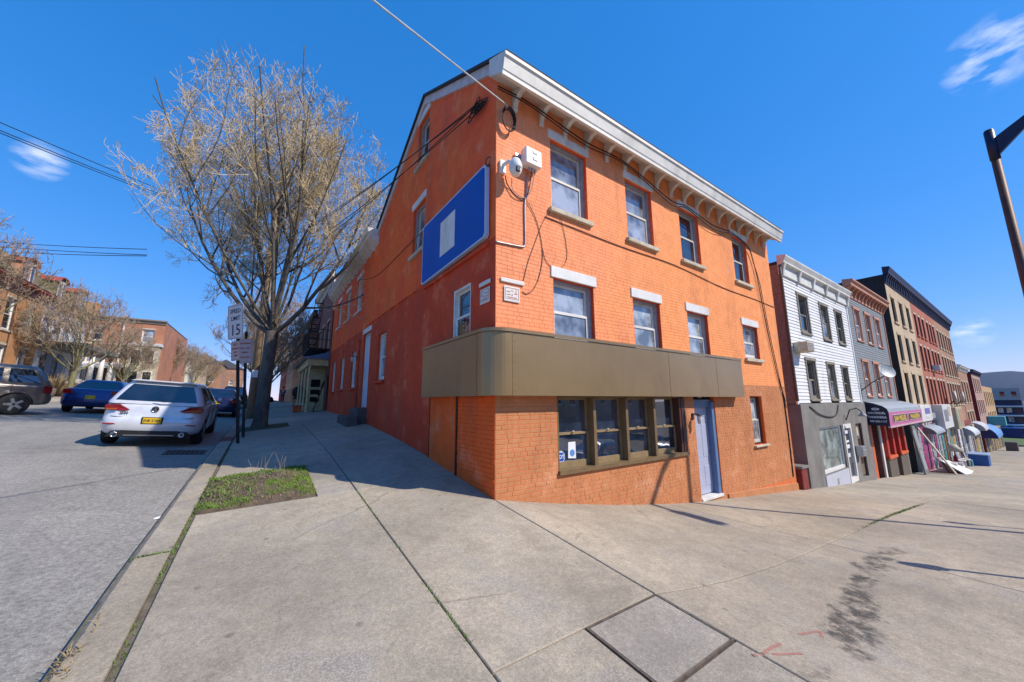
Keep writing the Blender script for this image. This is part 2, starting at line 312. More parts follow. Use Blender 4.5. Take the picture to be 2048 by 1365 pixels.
def wallholes(mb, F, u0, u1, z0, z1, holes, reveal=.14, mi=0):
    us = sorted({u0, u1, *[max(u0, min(u1, h[i])) for h in holes for i in (0, 1)]}); zs = sorted({z0, z1, *[max(z0, min(z1, h[i])) for h in holes for i in (2, 3)]})
    for a, b in zip(us, us[1:]):
        for c, d in zip(zs, zs[1:]):
            mu, mz = (a+b)/2, (c+d)/2
            if any(h[0] < mu < h[1] and h[2] < mz < h[3] for h in holes): continue
            mb.quad(F(a, 0, c), F(b, 0, c), F(b, 0, d), F(a, 0, d), mi)
    for a, b, c, d in holes:
        for p, q in (((a, c), (a, d)), ((b, c), (b, d)), ((a, c), (b, c)), ((a, d), (b, d))):
            mb.quad(F(p[0], 0, p[1]), F(q[0], 0, q[1]), F(q[0], -reveal-.06, q[1]), F(p[0], -reveal-.06, p[1]), mi)
    return mb

# ------------------------------------------------------------------ the lie of the land
def interp(x, xs, ys):
    if x <= xs[0]: return ys[0] + (x-xs[0])*(ys[1]-ys[0])/(xs[1]-xs[0])
    for i in range(len(xs)-1):
        if x <= xs[i+1]: return ys[i] + (ys[i+1]-ys[i])*(x-xs[i])/(xs[i+1]-xs[i])
    return ys[-1]
def smooth(f, r):
    return lambda x: (f(x-r) + 2*f(x-r/2) + 3*f(x) + 2*f(x+r/2) + f(x+r))/9
W0 = lambda y: interp(y, [-6, -3.1, -2.4, -1.5, 0, 1.13, 2.33, 4.26, 7.5, 11.3, 16.35, 30, 80, 300], [-.45, -.25, -.2, -.12, 0, .12, .27, .45, .66, .79, .89, 1.1, 1.9, 3.5])
K0 = lambda y: interp(y, [-6, -3, -1.5, 0, 2, 4, 7.2, 12, 20, 40, 80, 300], [-.4, -.2, -.12, 0, .1, .2, .33, .47, .65, 1.0, 1.7, 3.5])
G0 = lambda x: interp(x, [0, 1, 2.74, 4.5, 5.3, 7.5, 10.6, 18.4, 28.7, 51.8, 88, 200, 320], [0, -.2, -.5, -.74, -.83, -1.02, -1.3, -1.96, -2.79, -4.12, -6, -11, -14])
Wf = smooth(W0, .6); Kf = smooth(K0, .8); Gf = smooth(G0, .5)
W00 = Wf(0); G00 = Gf(0)
def W_(y): return Wf(y) - W00*math.exp(-(y/.6)**2)
def G_(x): return Gf(x) - G00*math.exp(-(x/.5)**2)
KERB = .13
def walk(x, y):
    if x >= 0: return G_(x) + (W_(max(y, -9))*(1-1.6*(1-math.exp(-(x/4)**2))) if y < 0 else 0)
    t = min(1, -x/3.3); return W_(max(y, -9))*(1-t) + Kf(max(y, -9))*t
def road(x, y):
    return Kf(max(y, -9)) - KERB + (-3.6-x)*.075
def far_left(x, y): return road(-13.3, y) + KERB + (-13.3-x)*.085
def patch(mb, x0, x1, y0, y1, f, nx, ny, top=0., thick=.0, mi=0):
    k = len(mb.v); g = [[(x0+(x1-x0)*i/nx, y0+(y1-y0)*j/ny) for i in range(nx+1)] for j in range(ny+1)]
    for r in g:
        for x, y in r: mb.v.append((x, y, f(x, y)+top))
    for j in range(ny):
        for i in range(nx):
            a = k+j*(nx+1)+i; mb.f.append((a, a+1, a+nx+2, a+nx+1)); mb.m.append(mi)
    if thick:
        ring = [k+i for i in range(nx+1)] + [k+j*(nx+1)+nx for j in range(1, ny+1)] + [k+ny*(nx+1)+i for i in range(nx-1, -1, -1)] + [k+j*(nx+1) for j in range(ny-1, 0, -1)]
        b = len(mb.v); mb.v.extend([(mb.v[i][0], mb.v[i][1], mb.v[i][2]-thick) for i in ring]); n = len(ring)
        for i in range(n): mb.f.append((ring[i], b+i, b+(i+1) % n, ring[(i+1) % n])); mb.m.append(mi)
    return mb
M_conc = concrete('sidewalk_concrete', (.41, .36, .293)); M_conc_soot = concrete('sidewalk_concrete_oily', (.41, .36, .293), soot=True)
M_kerb = concrete('kerb_stone', (.41, .355, .28)); M_asph = asphalt('worn_asphalt', (.31, .29, .262)); M_dirt = mat('joint_dirt', (.17, .14, .10), .95, .5, 8, .6, stain=(.07, .09, .03))
M_soil = mat('soil', (.145, .105, .075), .95, .4, 12, .8); M_earth = mat('earth', (.12, .095, .065), .95, .4, 3, .5); M_lawn = mat('rough_lawn', (.13, .135, .05), .95, .5, 2, .8, stain=(.2, .16, .08))
# terrain sheet to the horizon
def terr(x, y):
    if x < -13.3: z = far_left(max(x, -60), min(y, 300))
    elif x < -3.6: z = road(x, min(y, 300))
    else: z = walk(min(x, 320), min(y, 300)) if (x < 0 or y < 0) else G_(min(x, 320)) + W_(min(y, 300))*math.exp(-x/25)
    return z - .3
mb = MB(); xs = [-5000, -1500, -400, -120, -60, -40, -30, -20, -13.4, -8, -3.7, -2, 0, 2, 5, 8, 11, 15, 20, 30, 45, 60, 90, 130, 200, 320, 700, 2000, 5300]
ys = [-3500, -1500, -300, -100, -40, -20, -9, -6, -4, -2, 0, 2, 5, 9, 14, 20, 30, 45, 70, 120, 200, 300, 1000, 3500]
for j, y in enumerate(ys):
    for x in xs: mb.v.append((x, y, terr(x, y)))
n = len(xs)
for j in range(len(ys)-1):
    for i in range(n-1): mb.f.append((j*n+i, j*n+i+1, (j+1)*n+i+1, (j+1)*n+i)); mb.m.append(0)
tag(mb.build('ground', M_earth, None, True, False), None, kind='structure')
# side street and avenue
mb = MB(); patch(mb, -13.3, -3.6, -6, 60, road, 20, 70); patch(mb, -13.3, -3.6, 60, 300, road, 4, 30)
tag(mb.build('road', M_asph, None, True, False), None, kind='structure')
def avenue(x, y): return (G_(x) if x > 0 else Kf(-9)*0 + (-.075*x if x < -3.6 else 0)) + W_(-5.1) - KERB + (y+5.1)*.012*(0 if x > -3.6 else 0)
mb = MB(); patch(mb, -3.6, 60, -22, -5.1, avenue, 60, 4); patch(mb, 60, 320, -22, -5.1, avenue, 20, 2); patch(mb, -60, -3.6, -22, -6.0, lambda x, y: road(x, -6)*1.0 if x > -13.3 else road(-13.3, -6), 20, 4)
tag(mb.build('avenue_road', M_asph, None, True, False), None, kind='structure')
# sidewalks: a dirt bed that shows in the joints, slabs on top
mb = MB(); patch(mb, -3.34, .0, -5.0, 60, walk, 6, 90, -.022); patch(mb, 0, 60, -4.2, .02, walk, 90, 5, -.022); patch(mb, 0, 60, .02, .4, lambda x, y: G_(x), 90, 1, -.05)
bed = tag(mb.build('sidewalk', M_dirt, None, True, False), None, kind='structure')
def slab(x0, x1, y0, y1, m=None, g=.008, dz=0.0):
    nx = max(2, int((x1-x0)/.35)); ny = max(2, int((y1-y0)/.35)); nx, ny = min(nx, 14), min(ny, 14)
    mb = MB(); patch(mb, x0+g, x1-g, y0+g, y1-g, walk, nx, ny, dz+random.uniform(-.003, .003), .06)
    o = mb.build('slab', m or M_conc, bed, False, False)
    return bevel(o, .006, 1)
slab(-3.3, -1.55, -5, 1.25, g=.007); slab(-2.05, -1.55, 1.25, 3.12); slab(-3.3, -1.55, 3.12, 5.5); slab(-3.3, -1.55, 5.5, 9.9); slab(-1.93, -1.55, 9.9, 11.5); slab(-3.3, -1.55, 11.5, 15.4)
slab(-1.55, 0, -2.47, 1.25, g=.006); slab(-1.55, 0, 1.25, 5.4); slab(-1.55, 0, 5.4, 9.6); slab(-1.55, 0, 9.6, 13.6); slab(-1.55, 0, 13.6, 17.8)
slab(-1.55, -.806, -5, -2.47, g=.006); slab(-.806, 0, -5, -3.082, M_conc_soot, g=.006)
for k in range(8):
    y = 15.4+k*4.2; slab(-3.3, -1.55, y, y+4.2); slab(-1.55, .0, y+2.4, y+6.6)
slab(0, 4.05, -2.48, 0.02); slab(0, 4.05, -4.2, -2.48, M_conc_soot)
for k in range(13):
    x = 4.05+k*4.1; slab(x, x+4.1, -2.48, .02); slab(x, x+4.1, -4.2, -2.48, M_conc_soot if k == 0 else None)
mb = MB(); patch(mb, 57, 320, -4.1, .3, walk, 60, 3, .0); tag(mb.build('far_sidewalk', M_conc, None, True, False), None, kind='structure')
mb = MB(); patch(mb, -3.3, 0, 49, 300, walk, 2, 40, .0); tag(mb.build('far_side_sidewalk', M_conc, None, True, False), None, kind='structure')
# utility cover let into the corner slab
t = thing('utility_cover', 'square concrete utility cover let into the pavement beside the long slab joint', 'utility cover', (-.4, -2.77, walk(-.4, -2.77)))
mb = MB(); patch(mb, -.778, -.022, -3.054, -2.496, walk, 3, 3, -.002, .05); mb.build('lid', concrete('cover_concrete', (.45, .395, .325)), t, False, False)
M_iron = mat('rusty_iron', (.14, .11, .085), .7, .4, 20, .4)
mb = MB()
for a in ((-.80, -.785, -3.075, -2.475), (-.015, .0, -3.075, -2.475), (-.785, -.015, -3.075, -3.062), (-.785, -.015, -2.488, -2.475)): patch(mb, *a, walk, 2, 2, .0, .05)
mb.build('frame', M_iron, t, False, False)
# kerb stones
kb = MB(); patch(kb, -3.62, -3.29, -5, 60, lambda x, y: Kf(max(y, -9))-.03, 1, 90); kb = kb.build('kerb', M_dirt, None, True, False); tag(kb, None, kind='structure')
M_redkerb = mat('red_kerb_paint', (.30, .075, .06), .8, .4, 9, .3)
ky = [-5, -2.3, .22, 1.95, 4.1, 6.35, 7.75, 8.75, 11.2, 13.8, 16.4, 19, 21.6, 24.2, 26.8, 29.4, 32, 36, 40, 46, 52, 60]
def kz(x, y): return Kf(max(y, -9)) + (.004 if x > -3.5 else 0)
for a, b in zip(ky, ky[1:]):
    mb = MB(); n = 5; vs = []
    for i in range(n+1):
        y = a+.012+(b-a-.024)*i/n; z = Kf(max(y, -9))
        vs.append([(-3.345, y, z-.2), (-3.345, y, z), (-3.57, y, z-.004), (-3.6, y, z-.03), (-3.625, y, z-KERB-.1)])
    k = 5
    mb.add([p for r in vs for p in r], [(i*k+j, i*k+j+1, (i+1)*k+j+1, (i+1)*k+j) for i in range(n) for j in range(k-1)] + [tuple(range(k)), tuple(n*k+j for j in range(k-1, -1, -1))])
    mb.build('kerb_stone', M_redkerb if abs(a-7.75) < .01 else M_kerb, kb)
mb = MB(); patch(mb, 0, 120, -5.1, -4.9, lambda x, y: walk(x, -4.9), 80, 1, .0, .2); tag(mb.build('avenue_kerb', M_kerb, None, False, False), None, kind='structure')
mb = MB(); patch(mb, 0, 120, -4.9, -4.2, walk, 80, 2, -.01); tag(mb.build('verge', M_lawn, None, True, False), None, kind='structure')
# far side of the side street
mb = MB(); patch(mb, -15.2, -13.3, -2, 160, far_left, 2, 60, 0, .3); tag(mb.build('opposite_sidewalk', M_conc, None, True, False), None, kind='structure')
mb = MB(); patch(mb, -60, -15.2, -2, 160, far_left, 8, 40, -.02); tag(mb.build('lawn', M_lawn, None, True, False), None, kind='structure')
# low wooded hill beyond the end of the avenue
mb = MB(); nx = 60
M_hill = mat('wooded_hill', (.03, .042, .055), .95, .4, .004, .0, fine=.02)  # bluish base colour carries part of the distance haze
for j in range(7):
    for i in range(nx+1):
        y = -2600+i*90.; q = j/6; h = (275*math.exp(-((y-250)/1500)**2) + 60*math.exp(-((y+900)/500)**2) + 14*math.sin(y*.006) + 9*math.sin(y*.017))*math.sin(q*math.pi/2)
        mb.v.append((4200+q*900, y, -60+h))
for j in range(6):
    for i in range(nx): a = j*(nx+1)+i; mb.f.append((a, a+1, a+nx+2, a+nx+1)); mb.m.append(0)
tag(mb.build('hill', M_hill, None, True, False), None, kind='structure')

# ------------------------------------------------------------------ shared building materials
M_paint = paintwall()
M_white = mat('white_trim_paint', (.78, .76, .72), .5, .1, 5, .1, stain=(.5, .46, .40)); M_cornice = mat('weathered_white_paint', (.74, .71, .64), .55, .16, 3, .15, stain=(.45, .42, .36))
M_greywood = mat('grey_wood_trim', (.36, .34, .36), .6, .3, 9, .2); M_stone = mat('sandstone_sill', (.60, .52, .38), .8, .25, 8, .35, stain=(.35, .3, .22))
M_sash = mat('cream_sash', (.62, .58, .50), .5, .12, 6, .1); M_brown = mat('brown_window_paint', (.19, .125, .06), .45, .2, 8, .12); M_dkbrown = mat('dark_brown_paint', (.085, .03, .022), .5, .2, 8, .1)
M_bronze, _t, _b = _new('bronze_sheet'); _P = _pos(_t)
_n = _noise(_t, _P, .7, 5, .55); _n2 = _noise(_t, _P, 9, 5, .6, (1, 1, .12)); _n3 = _noise(_t, _P, 2.2, 7, .7, (1, 1, .3))
_c = _mix(_t, _ramp(_t, _n, .3, .7), (.33, .215, .105), (.40, .27, .135)); _c = _mix(_t, .45, _c, _ramp(_t, _n2, .3, .7, (.93, .93, .93, 1), (1.05, 1.05, 1.05, 1)), 'MULTIPLY')
_c = _mix(_t, _math(_t, 'MULTIPLY', _ramp(_t, _n3, .55, .8), .5), _c, (.13, .10, .065))
_t.links.new(_c, _b.inputs['Base Color']); _b.inputs['Roughness'].default_value = .33; _b.inputs['Metallic'].default_value = .5; _bump(_t, _b, _n, .25, .05)
M_roof = mat('dark_shingle', (.045, .045, .055), .9, .4, 10, .4); M_slate = mat('slate', (.09, .09, .10), .8, .3, 12, .3)
M_pane = glass('window_glass'); M_pane_sky = glass('sky_and_curtain_glass', (.27, .30, .35)); M_pane_pale = glass('pale_blind_glass', (.36, .40, .43)); M_pane_shop = glass('shop_glass', (.02, .03, .06), ior=2.4)  # sky panes: reflected sky painted in as a pale tint, curtains in some
M_black = mat('black_rubber', (.016, .016, .018), .6, .2, 20, .1); M_steel = mat('galvanised_steel', (.42, .42, .43), .4, .2, 12, .1, metal=.7); M_whiteplastic = mat('white_plastic', (.80, .80, .79), .35, .05, 5, .0)
M_doorblue = mat('blue_door_frame', (.115, .20, .36), .45, .12, 5, .05); M_doorlav = mat('lavender_door_paint', (.42, .45, .58), .4, .07, 4, .03); M_dark = mat('dark_interior', (.01, .01, .012), .9, .1, 4, 0)

def sash_window(root, F, u0, u1, z0, z1, pane=None, sash=None, jamb=None, rec=.13, lintel=None, sill=None, sillm=None, curtain=None, lh=.17, rail=True, name='window', fr=.055):
    """double-hung sash in a reveal: jamb (the part), sashes, two panes, lintel, sill"""
    sash = sash or M_sash; jamb = jamb or M_greywood; pane = pane or M_pane
    mb = MB(); j = .05
    for a in ((u0, u0+j, z0, z1), (u1-j, u1, z0, z1), (u0+j, u1-j, z1-j, z1), (u0+j, u1-j, z0, z0+j)): mb.fbox(F, a[0], a[1], -rec-.05, -rec+.055, a[2], a[3])
    wn = mb.build(name, jamb, root)
    zm = (z0+z1)/2; a0, a1 = u0+j, u1-j
    for k, (b0, b1, dv) in enumerate(((zm-.02, z1-j, -.01), (z0+j, zm+.02, .02))) if rail else ((0, (z0+j, z1-j, 0)),):
        mb = MB(); mb.fbox(F, a0, a0+fr, -rec-.03+dv, -rec+dv, b0, b1); mb.fbox(F, a1-fr, a1, -rec-.03+dv, -rec+dv, b0, b1)
        mb.fbox(F, a0+fr, a1-fr, -rec-.03+dv, -rec+dv, b1-fr*.8, b1); mb.fbox(F, a0+fr, a1-fr, -rec-.03+dv, -rec+dv, b0, b0+fr*(1.0 if k == 0 else 1.5))
        s = mb.build('sash', sash, wn)
        mb = MB(); mb.quad(F(a0+fr*.5, -rec-.018+dv, b0), F(a1-fr*.5, -rec-.018+dv, b0), F(a1-fr*.5, -rec-.018+dv, b1), F(a0+fr*.5, -rec-.018+dv, b1))
        mb.build('pane', pane, wn)
    if lintel:
        mb = MB(); mb.fbox(F, u0-.06, u1+.07, -.08, .028, z1+.002, z1+lh); bevel(mb.build('lintel', lintel, wn), .008)
    if sill:
        mb = MB(); mb.fbox(F, u0-.07, u1+.08, -rec-.04, .075, z0-sill, z0-.001); bevel(mb.build('sill', sillm or M_stone, wn), .012)
    return wn

# ------------------------------------------------------------------ the orange corner building
B = thing('corner_building', 'orange painted brick corner building with white bracketed cornice and bronze fascia band', 'building', (0, 0, 0))
BW = 10.65; WT = 6.74
up3 = [(1.17, 2.10), (3.30, 4.23), (5.37, 6.27), (8.12, 9.03)]; up2_ = [(1.17, 2.16), (3.33, 4.26), (5.36, 6.29), (8.19, 9.13)]
F_holes = [(a, b, 4.74, 6.14) for a, b in up3] + [(a, b, 2.30 if i < 3 else 2.50, 3.45) for i, (a, b) in enumerate(up2_)] + [(1.18, 4.90, .19, 1.52), (5.31, 6.24, -.80, 1.52), (8.16, 8.88, .15, 1.45)]
wf = MB(); wallholes(wf, FF, 0, BW, -2.2, WT, F_holes, .16); wf.quad(FF(BW, 0, -2.2), FF(BW, -8, -2.2), FF(BW, -8, WT), FF(BW, 0, WT))
wall_front = wf.build('front_wall', M_paint, B)
RIDGE_Y, RIDGE_Z = 3.35, 9.02
S_holes = [(.80, 1.50, 2.30, 3.38), (3.16, 3.98, 4.90, 6.16), (3.08, 3.82, 7.24, 8.52), (5.94, 6.80, 1.96, 3.37), (7.82, 8.78, 1.16, 3.68), (9.90, 10.66, 1.86, 3.28), (12.3, 13.05, 1.87, 3.27), (14.6, 15.35, 1.82, 3.27), (9.58, 10.55, 4.78, 6.15), (11.85, 12.8, 4.85, 6.18), (14.0, 14.9, 4.9, 6.2)]
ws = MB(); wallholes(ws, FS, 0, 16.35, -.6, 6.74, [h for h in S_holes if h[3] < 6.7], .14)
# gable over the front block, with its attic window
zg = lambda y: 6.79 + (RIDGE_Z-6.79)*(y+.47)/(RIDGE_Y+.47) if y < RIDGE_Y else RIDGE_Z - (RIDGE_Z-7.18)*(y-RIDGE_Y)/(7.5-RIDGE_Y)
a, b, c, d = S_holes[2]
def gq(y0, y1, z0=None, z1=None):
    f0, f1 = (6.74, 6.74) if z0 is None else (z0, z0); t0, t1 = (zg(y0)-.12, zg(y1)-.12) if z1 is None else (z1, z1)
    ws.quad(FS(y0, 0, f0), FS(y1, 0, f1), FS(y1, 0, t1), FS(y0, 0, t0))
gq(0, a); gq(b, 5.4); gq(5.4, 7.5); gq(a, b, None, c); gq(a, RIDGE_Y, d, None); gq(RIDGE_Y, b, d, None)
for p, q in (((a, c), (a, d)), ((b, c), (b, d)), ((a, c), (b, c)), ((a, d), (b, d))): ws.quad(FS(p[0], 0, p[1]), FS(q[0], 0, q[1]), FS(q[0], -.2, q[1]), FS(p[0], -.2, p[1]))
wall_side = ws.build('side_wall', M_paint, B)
mb = MB(); mb.quad((.0, 16.35, -.6), (9, 16.35, -.6), (9, 16.35, 7), (0, 16.35, 7)); mb.build('rear_wall', M_paint, B)
mb = MB(); mb.add([(BW, 0, WT), (BW, 7.5, WT), (BW, RIDGE_Y, RIDGE_Z)], [(0, 1, 2)]); mb.build('far_gable', M_paint, B)
# bricks: courses with raked joints, the largest-looking 300 as single objects
BL, BH = .205, .0665
def brick_mesh(mb, F, u0, u1, z0, z1, v):
    c = .005; s = .002
    vs = [F(u0+s, -.002, z0+s), F(u1-s, -.002, z0+s), F(u1-s, -.002, z1-s), F(u0+s, -.002, z1-s), F(u0+s+c, v, z0+s+c), F(u1-s-c, v, z0+s+c), F(u1-s-c, v, z1-s-c), F(u0+s+c, v, z1-s-c)]
    mb.add(vs, ((4, 5, 6, 7), (0, 1, 5, 4), (1, 2, 6, 5), (2, 3, 7, 6), (3, 0, 4, 7)))
rb = random.Random(3); bricks = []
def lay(F, u0, u1, z0, z1, holes, vmin, vmax, floor, key):
    k0 = int(z0/BH)-1; z = k0*BH; row = 0
    while z < z1-.01:
        zt = min(z+BH, z1); u = u0 - (BL/2 if row % 2 else 0); hdr = row % 6 == 3
        L0 = BL*.5 if hdr else BL
        while u < u1-.01:
            L = L0*rb.choice((.5, .92, 1, 1, 1.05, 1.1)) if not hdr else L0*rb.uniform(.9, 1.15); a, b = max(u, u0), min(u+L, u1); segs = [(a, b)]
            for h in holes:
                if h[2] < z+BH*.6 and h[3] > z+BH*.4:
                    ns = []
                    for p, q in segs:
                        if q <= h[0] or p >= h[1]: ns.append((p, q))
                        else:
                            if p < h[0]: ns.append((p, h[0]))
                            if q > h[1]: ns.append((h[1], q))
                    segs = ns
            for p, q in segs:
                if q-p > .03 and zt > floor((p+q)/2)-.02: bricks.append((F, p, q, z, zt, rb.uniform(vmin, vmax) *(.42 if key == 'f' and z > 1.75 else 1), key))
            u += L
        z += BH; row += 1
lay(FF, .0, BW, -2.0, WT-.02, [(h[0]-.002, h[1]+.002, h[2], h[3]) for h in F_holes] + [(6.5, BW, -3, -.95)], .0018, .0058, lambda u: walk(u, 0), 'f')
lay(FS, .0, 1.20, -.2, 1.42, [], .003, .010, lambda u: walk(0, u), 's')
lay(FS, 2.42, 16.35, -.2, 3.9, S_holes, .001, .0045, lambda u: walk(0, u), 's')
def bdist(b):
    p = b[0]((b[1]+b[2])/2, 0, (b[3]+b[4])/2); d = (p-CAM); return d.length_squared/max(.05, abs(d.normalized().dot(b[0].N))) * (1 if b[3] < 1.4 else 9)
bricks.sort(key=bdist)
for b in bricks[:300]:
    mb = MB(); brick_mesh(mb, b[0], b[1], b[2], b[3], b[4], b[5]); mb.build('brick', M_paint, wall_front if b[6] == 'f' else wall_side, False, False)
for key, par in (('f', wall_front), ('s', wall_side)):
    mb = MB()
    for b in bricks[300:]:
        if b[6] == key: brick_mesh(mb, b[0], b[1], b[2], b[3], b[4], b[5])
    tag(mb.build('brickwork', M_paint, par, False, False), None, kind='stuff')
# parged plinth at the low end, smooth panel and strips round the corner
mb = MB(); n = 14; ps = []
for i in range(n+1):
    u = 6.45 + (BW-6.45)*i/n; ps.append((u, walk(u, 0)))
for (u, g), (u2, g2) in zip(ps, ps[1:]):
    mb.hexa([FF(u, 0, g-.4), FF(u2, 0, g2-.4), FF(u2, .05, g2-.4), FF(u, .05, g-.4), FF(u, 0, g+.11+.022*(u-6.45)), FF(u2, 0, g2+.11+.022*(u2-6.45)), FF(u2, .035, g2+.10+.022*(u2-6.45)), FF(u, .035, g+.10+.022*(u-6.45))])
mb.build('plinth', M_paint, B)
mb = MB(); mb.fbox(FS, 1.235, 2.395, 0, .022, -.1, 1.44); bevel(mb.build('panel', M_paint, B), .006)
for a, b in ((1.20, 1.235), (2.395, 2.42)): mb = MB(); mb.fbox(FS, a, b, 0, .03, -.1, 1.44); mb.build('panel_strip', M_dkbrown, B)
# painted ledge on the side wall
mb = MB(); mb.tube([FS(3.0, .012, 3.90), FS(3.25, .012, 4.0), FS(3.5, .012, 3.93), FS(8.0, .012, 3.95), FS(8.05, .012, 3.7)], .018, 6); mb.build('ledge_pipe', M_paint, B)
# windows of the front
for i, (a, b) in enumerate(up3): sash_window(B, FF, a, b, 4.74, 6.14, [M_pane_sky, M_pane_sky, M_pane, M_pane][i], M_sash, M_greywood, lintel=M_white, sill=.09)
for i, (a, b) in enumerate(up2_): sash_window(B, FF, a, b, 2.30 if i < 3 else 2.50, 3.45, [M_pane_sky, M_pane_pale, M_pane_pale, M_pane_pale][i], M_white, M_greywood, lintel=M_white, sill=.09 if i == 3 else None, lh=.2)
wn = sash_window(B, FF, 8.16, 8.88, .15, 1.45, M_pane_pale, M_sash, M_dkbrown, sill=.05, sillm=M_stone)
# shop window: four double-hung bays between deep brown mullions
mb = MB(); mb.fbox(FF, 1.18, 4.90, -.2, .0, 1.40, 1.52); mb.fbox(FF, 1.18, 4.90, -.2, .05, .19, .255); shop = mb.build('shop_window', M_brown, B)
M_tan2 = mat('tan_sash_paint', (.30, .21, .105), .5, .2, 8, .1); bays = [1.18, 2.05, 2.93, 3.80, 4.72]
for a, b in zip(bays, bays[1:]):
    zm = .79
    for z0, z1, dv in ((zm, 1.40, -.03), (.255, zm+.03, .0)):
        mb = MB(); q = .04 if dv < 0 else .06; a0, b0 = a+.034, b-.034
        mb.fbox(FF, a0, a0+.04, -.15+dv, -.11+dv, z0, z1); mb.fbox(FF, b0-.04, b0, -.15+dv, -.11+dv, z0, z1); mb.fbox(FF, a0+.04, b0-.04, -.15+dv, -.11+dv, z0, z0+q*(1.7 if dv == 0 else .8)); mb.fbox(FF, a0+.04, b0-.04, -.15+dv, -.11+dv, z1-.035, z1)
        mb.build('sash', M_tan2, shop)
        mb = MB(); mb.quad(FF(a0, -.13+dv, z0), FF(b0, -.13+dv, z0), FF(b0, -.13+dv, z1), FF(a0, -.13+dv, z1)); mb.build('pane', M_pane_shop, shop)
    mb = MB(); mb.lathe(FF((a+b)/2, -.09, zm+.045), [(.02, -.012), (.025, 0), (.015, .014)], 8); mb.build('latch', M_stone, shop)
for u in bays[:-1] + [4.72]:
    mb = MB(); mb.fbox(FF, u-(.0 if u == 1.18 else .034), u+.034, -.2, -.0 if u == 1.18 else .012, .255, 1.40); mb.build('mullion', M_brown if u < 4.7 else M_dkbrown, shop)
mb = MB(); mb.fbox(FF, 4.77, 4.90, -.16, .02, .19, 1.5); mb.build('shadow_strip', M_dkbrown, shop)  # lamp pole's shadow on the orange wall, drawn as a dark strip
# street door
mb = MB(); mb.fbox(FF, 5.31, 5.38, -.22, -.09, -.78, 1.30); mb.fbox(FF, 6.12, 6.24, -.22, -.02, -.78, 1.30); mb.fbox(FF, 5.31, 6.24, -.22, -.07, 1.30, 1.36); dr = mb.build('street_door', M_doorblue, B)
mb = MB(); mb.fbox(FF, 5.38, 6.12, -.20, -.155, -.76, 1.18)
dl = mb.build('leaf', M_doorlav, dr)
mb = MB(); mb.fbox(FF, 5.38, 6.12, -.2, -.08, 1.18, 1.30); mb.build('head', M_doorblue, dr)
for a, b in ((5.455, 5.72), (5.79, 6.055)):
    for z0, z1 in ((.93, 1.10), (.02, .82), (-.62, -.12)):
        mb = MB(); e = .035
        mb.add([FF(a, -.1545, z0), FF(b, -.1545, z0), FF(b, -.1545, z1), FF(a, -.1545, z1), FF(a+.015, -.166, z0+.015), FF(b-.015, -.166, z0+.015), FF(b-.015, -.166, z1-.015), FF(a+.015, -.166, z1-.015), FF(a+e, -.148, z0+e), FF(b-e, -.148, z0+e), FF(b-e, -.148, z1-e), FF(a+e, -.148, z1-e)],
               [(0, 1, 5, 4), (1, 2, 6, 5), (2, 3, 7, 6), (3, 0, 4, 7), (4, 5, 9, 8), (5, 6, 10, 9), (6, 7, 11, 10), (7, 4, 8, 11), (8, 9, 10, 11)])
        mb.build('door_panel', M_doorlav, dr)
mb = MB(); mb.fbox(FF, 5.31, 6.24, -.22, .03, -.84, -.78); bevel(mb.build('threshold', M_white, dr), .008)
mb = MB(); mb.fbox(FF, 5.31, 6.24, -.22, -.10, 1.36, 1.52); mb.build('transom', M_dark, dr)
mb = MB(); mb.fbox(FF, 5.68, 5.84, -.1, -.092, 1.40, 1.48); mb.build('number_plate', mat('pale_brass', (.55, .5, .36), .4), dr)
mb = MB(); mb.lathe(FF(6.06, -.13, .12), [(.03, 0), (.028, .02)], 10, 'y'); mb.build('knob', M_steel, dr)
# windows of the side wall
sash_window(B, FS, *S_holes[0], M_pane, M_white, M_white, rec=.07)
sash_window(B, FS, *S_holes[1], M_pane_sky, M_sash, M_greywood, lintel=M_white, sill=.09)
sash_window(B, FS, *S_holes[2], M_pane, M_sash, M_greywood, lintel=M_white, sill=.09)
sash_window(B, FS, *S_holes[3], M_pane_pale, M_white, M_white, sill=.09, sillm=M_paint)
for h in S_holes[5:8]: sash_window(B, FS, *h, M_pane_pale, M_white, M_white, sill=.09, sillm=M_paint, rec=.10)
for h in S_holes[8:]: sash_window(B, FS, *h, M_pane_pale, M_white, M_white, lintel=M_white, sill=.08, sillm=M_white, rec=.10)
# side door and its steps
a, b, c, d = S_holes[4]
mb = MB(); mb.fbox(FS, a, a+.05, -.2, -.06, c, d); mb.fbox(FS, b-.05, b, -.2, -.06, c, d); mb.fbox(FS, a+.05, b-.05, -.2, -.06, d-.06, d); sdr = mb.build('side_door', M_white, B)
M_paledoor = mat('pale_door_paint', (.62, .68, .78), .45, .06, 4, .03)
mb = MB(); mb.fbox(FS, a+.05, b-.05, -.16, -.11, c, d-.06); mb.build('leaf', M_paledoor, sdr)
mb = MB(); mb.fbox(FS, a-.12, b+.12, -.05, .03, d, d+.17); bevel(mb.build('lintel', M_white, sdr), .008)
M_step = mat('dark_stone_step', (.12, .10, .095), .8, .3, 7, .3)
mb = MB(); mb.fbox(FS, a-.1, b+.1, -.2, .30, .3, 1.15); bevel(mb.build('step', M_step, sdr), .015)
mb = MB(); mb.fbox(FS, a-.3, b+.35, .30, .62, .3, .90); bevel(mb.build('step', M_step, sdr), .015)
mb = MB(); mb.tube([FS(9.35, .03, .8), FS(9.35, .03, 3.6)], .025, 6); mb.build('downpipe', M_paint, B)
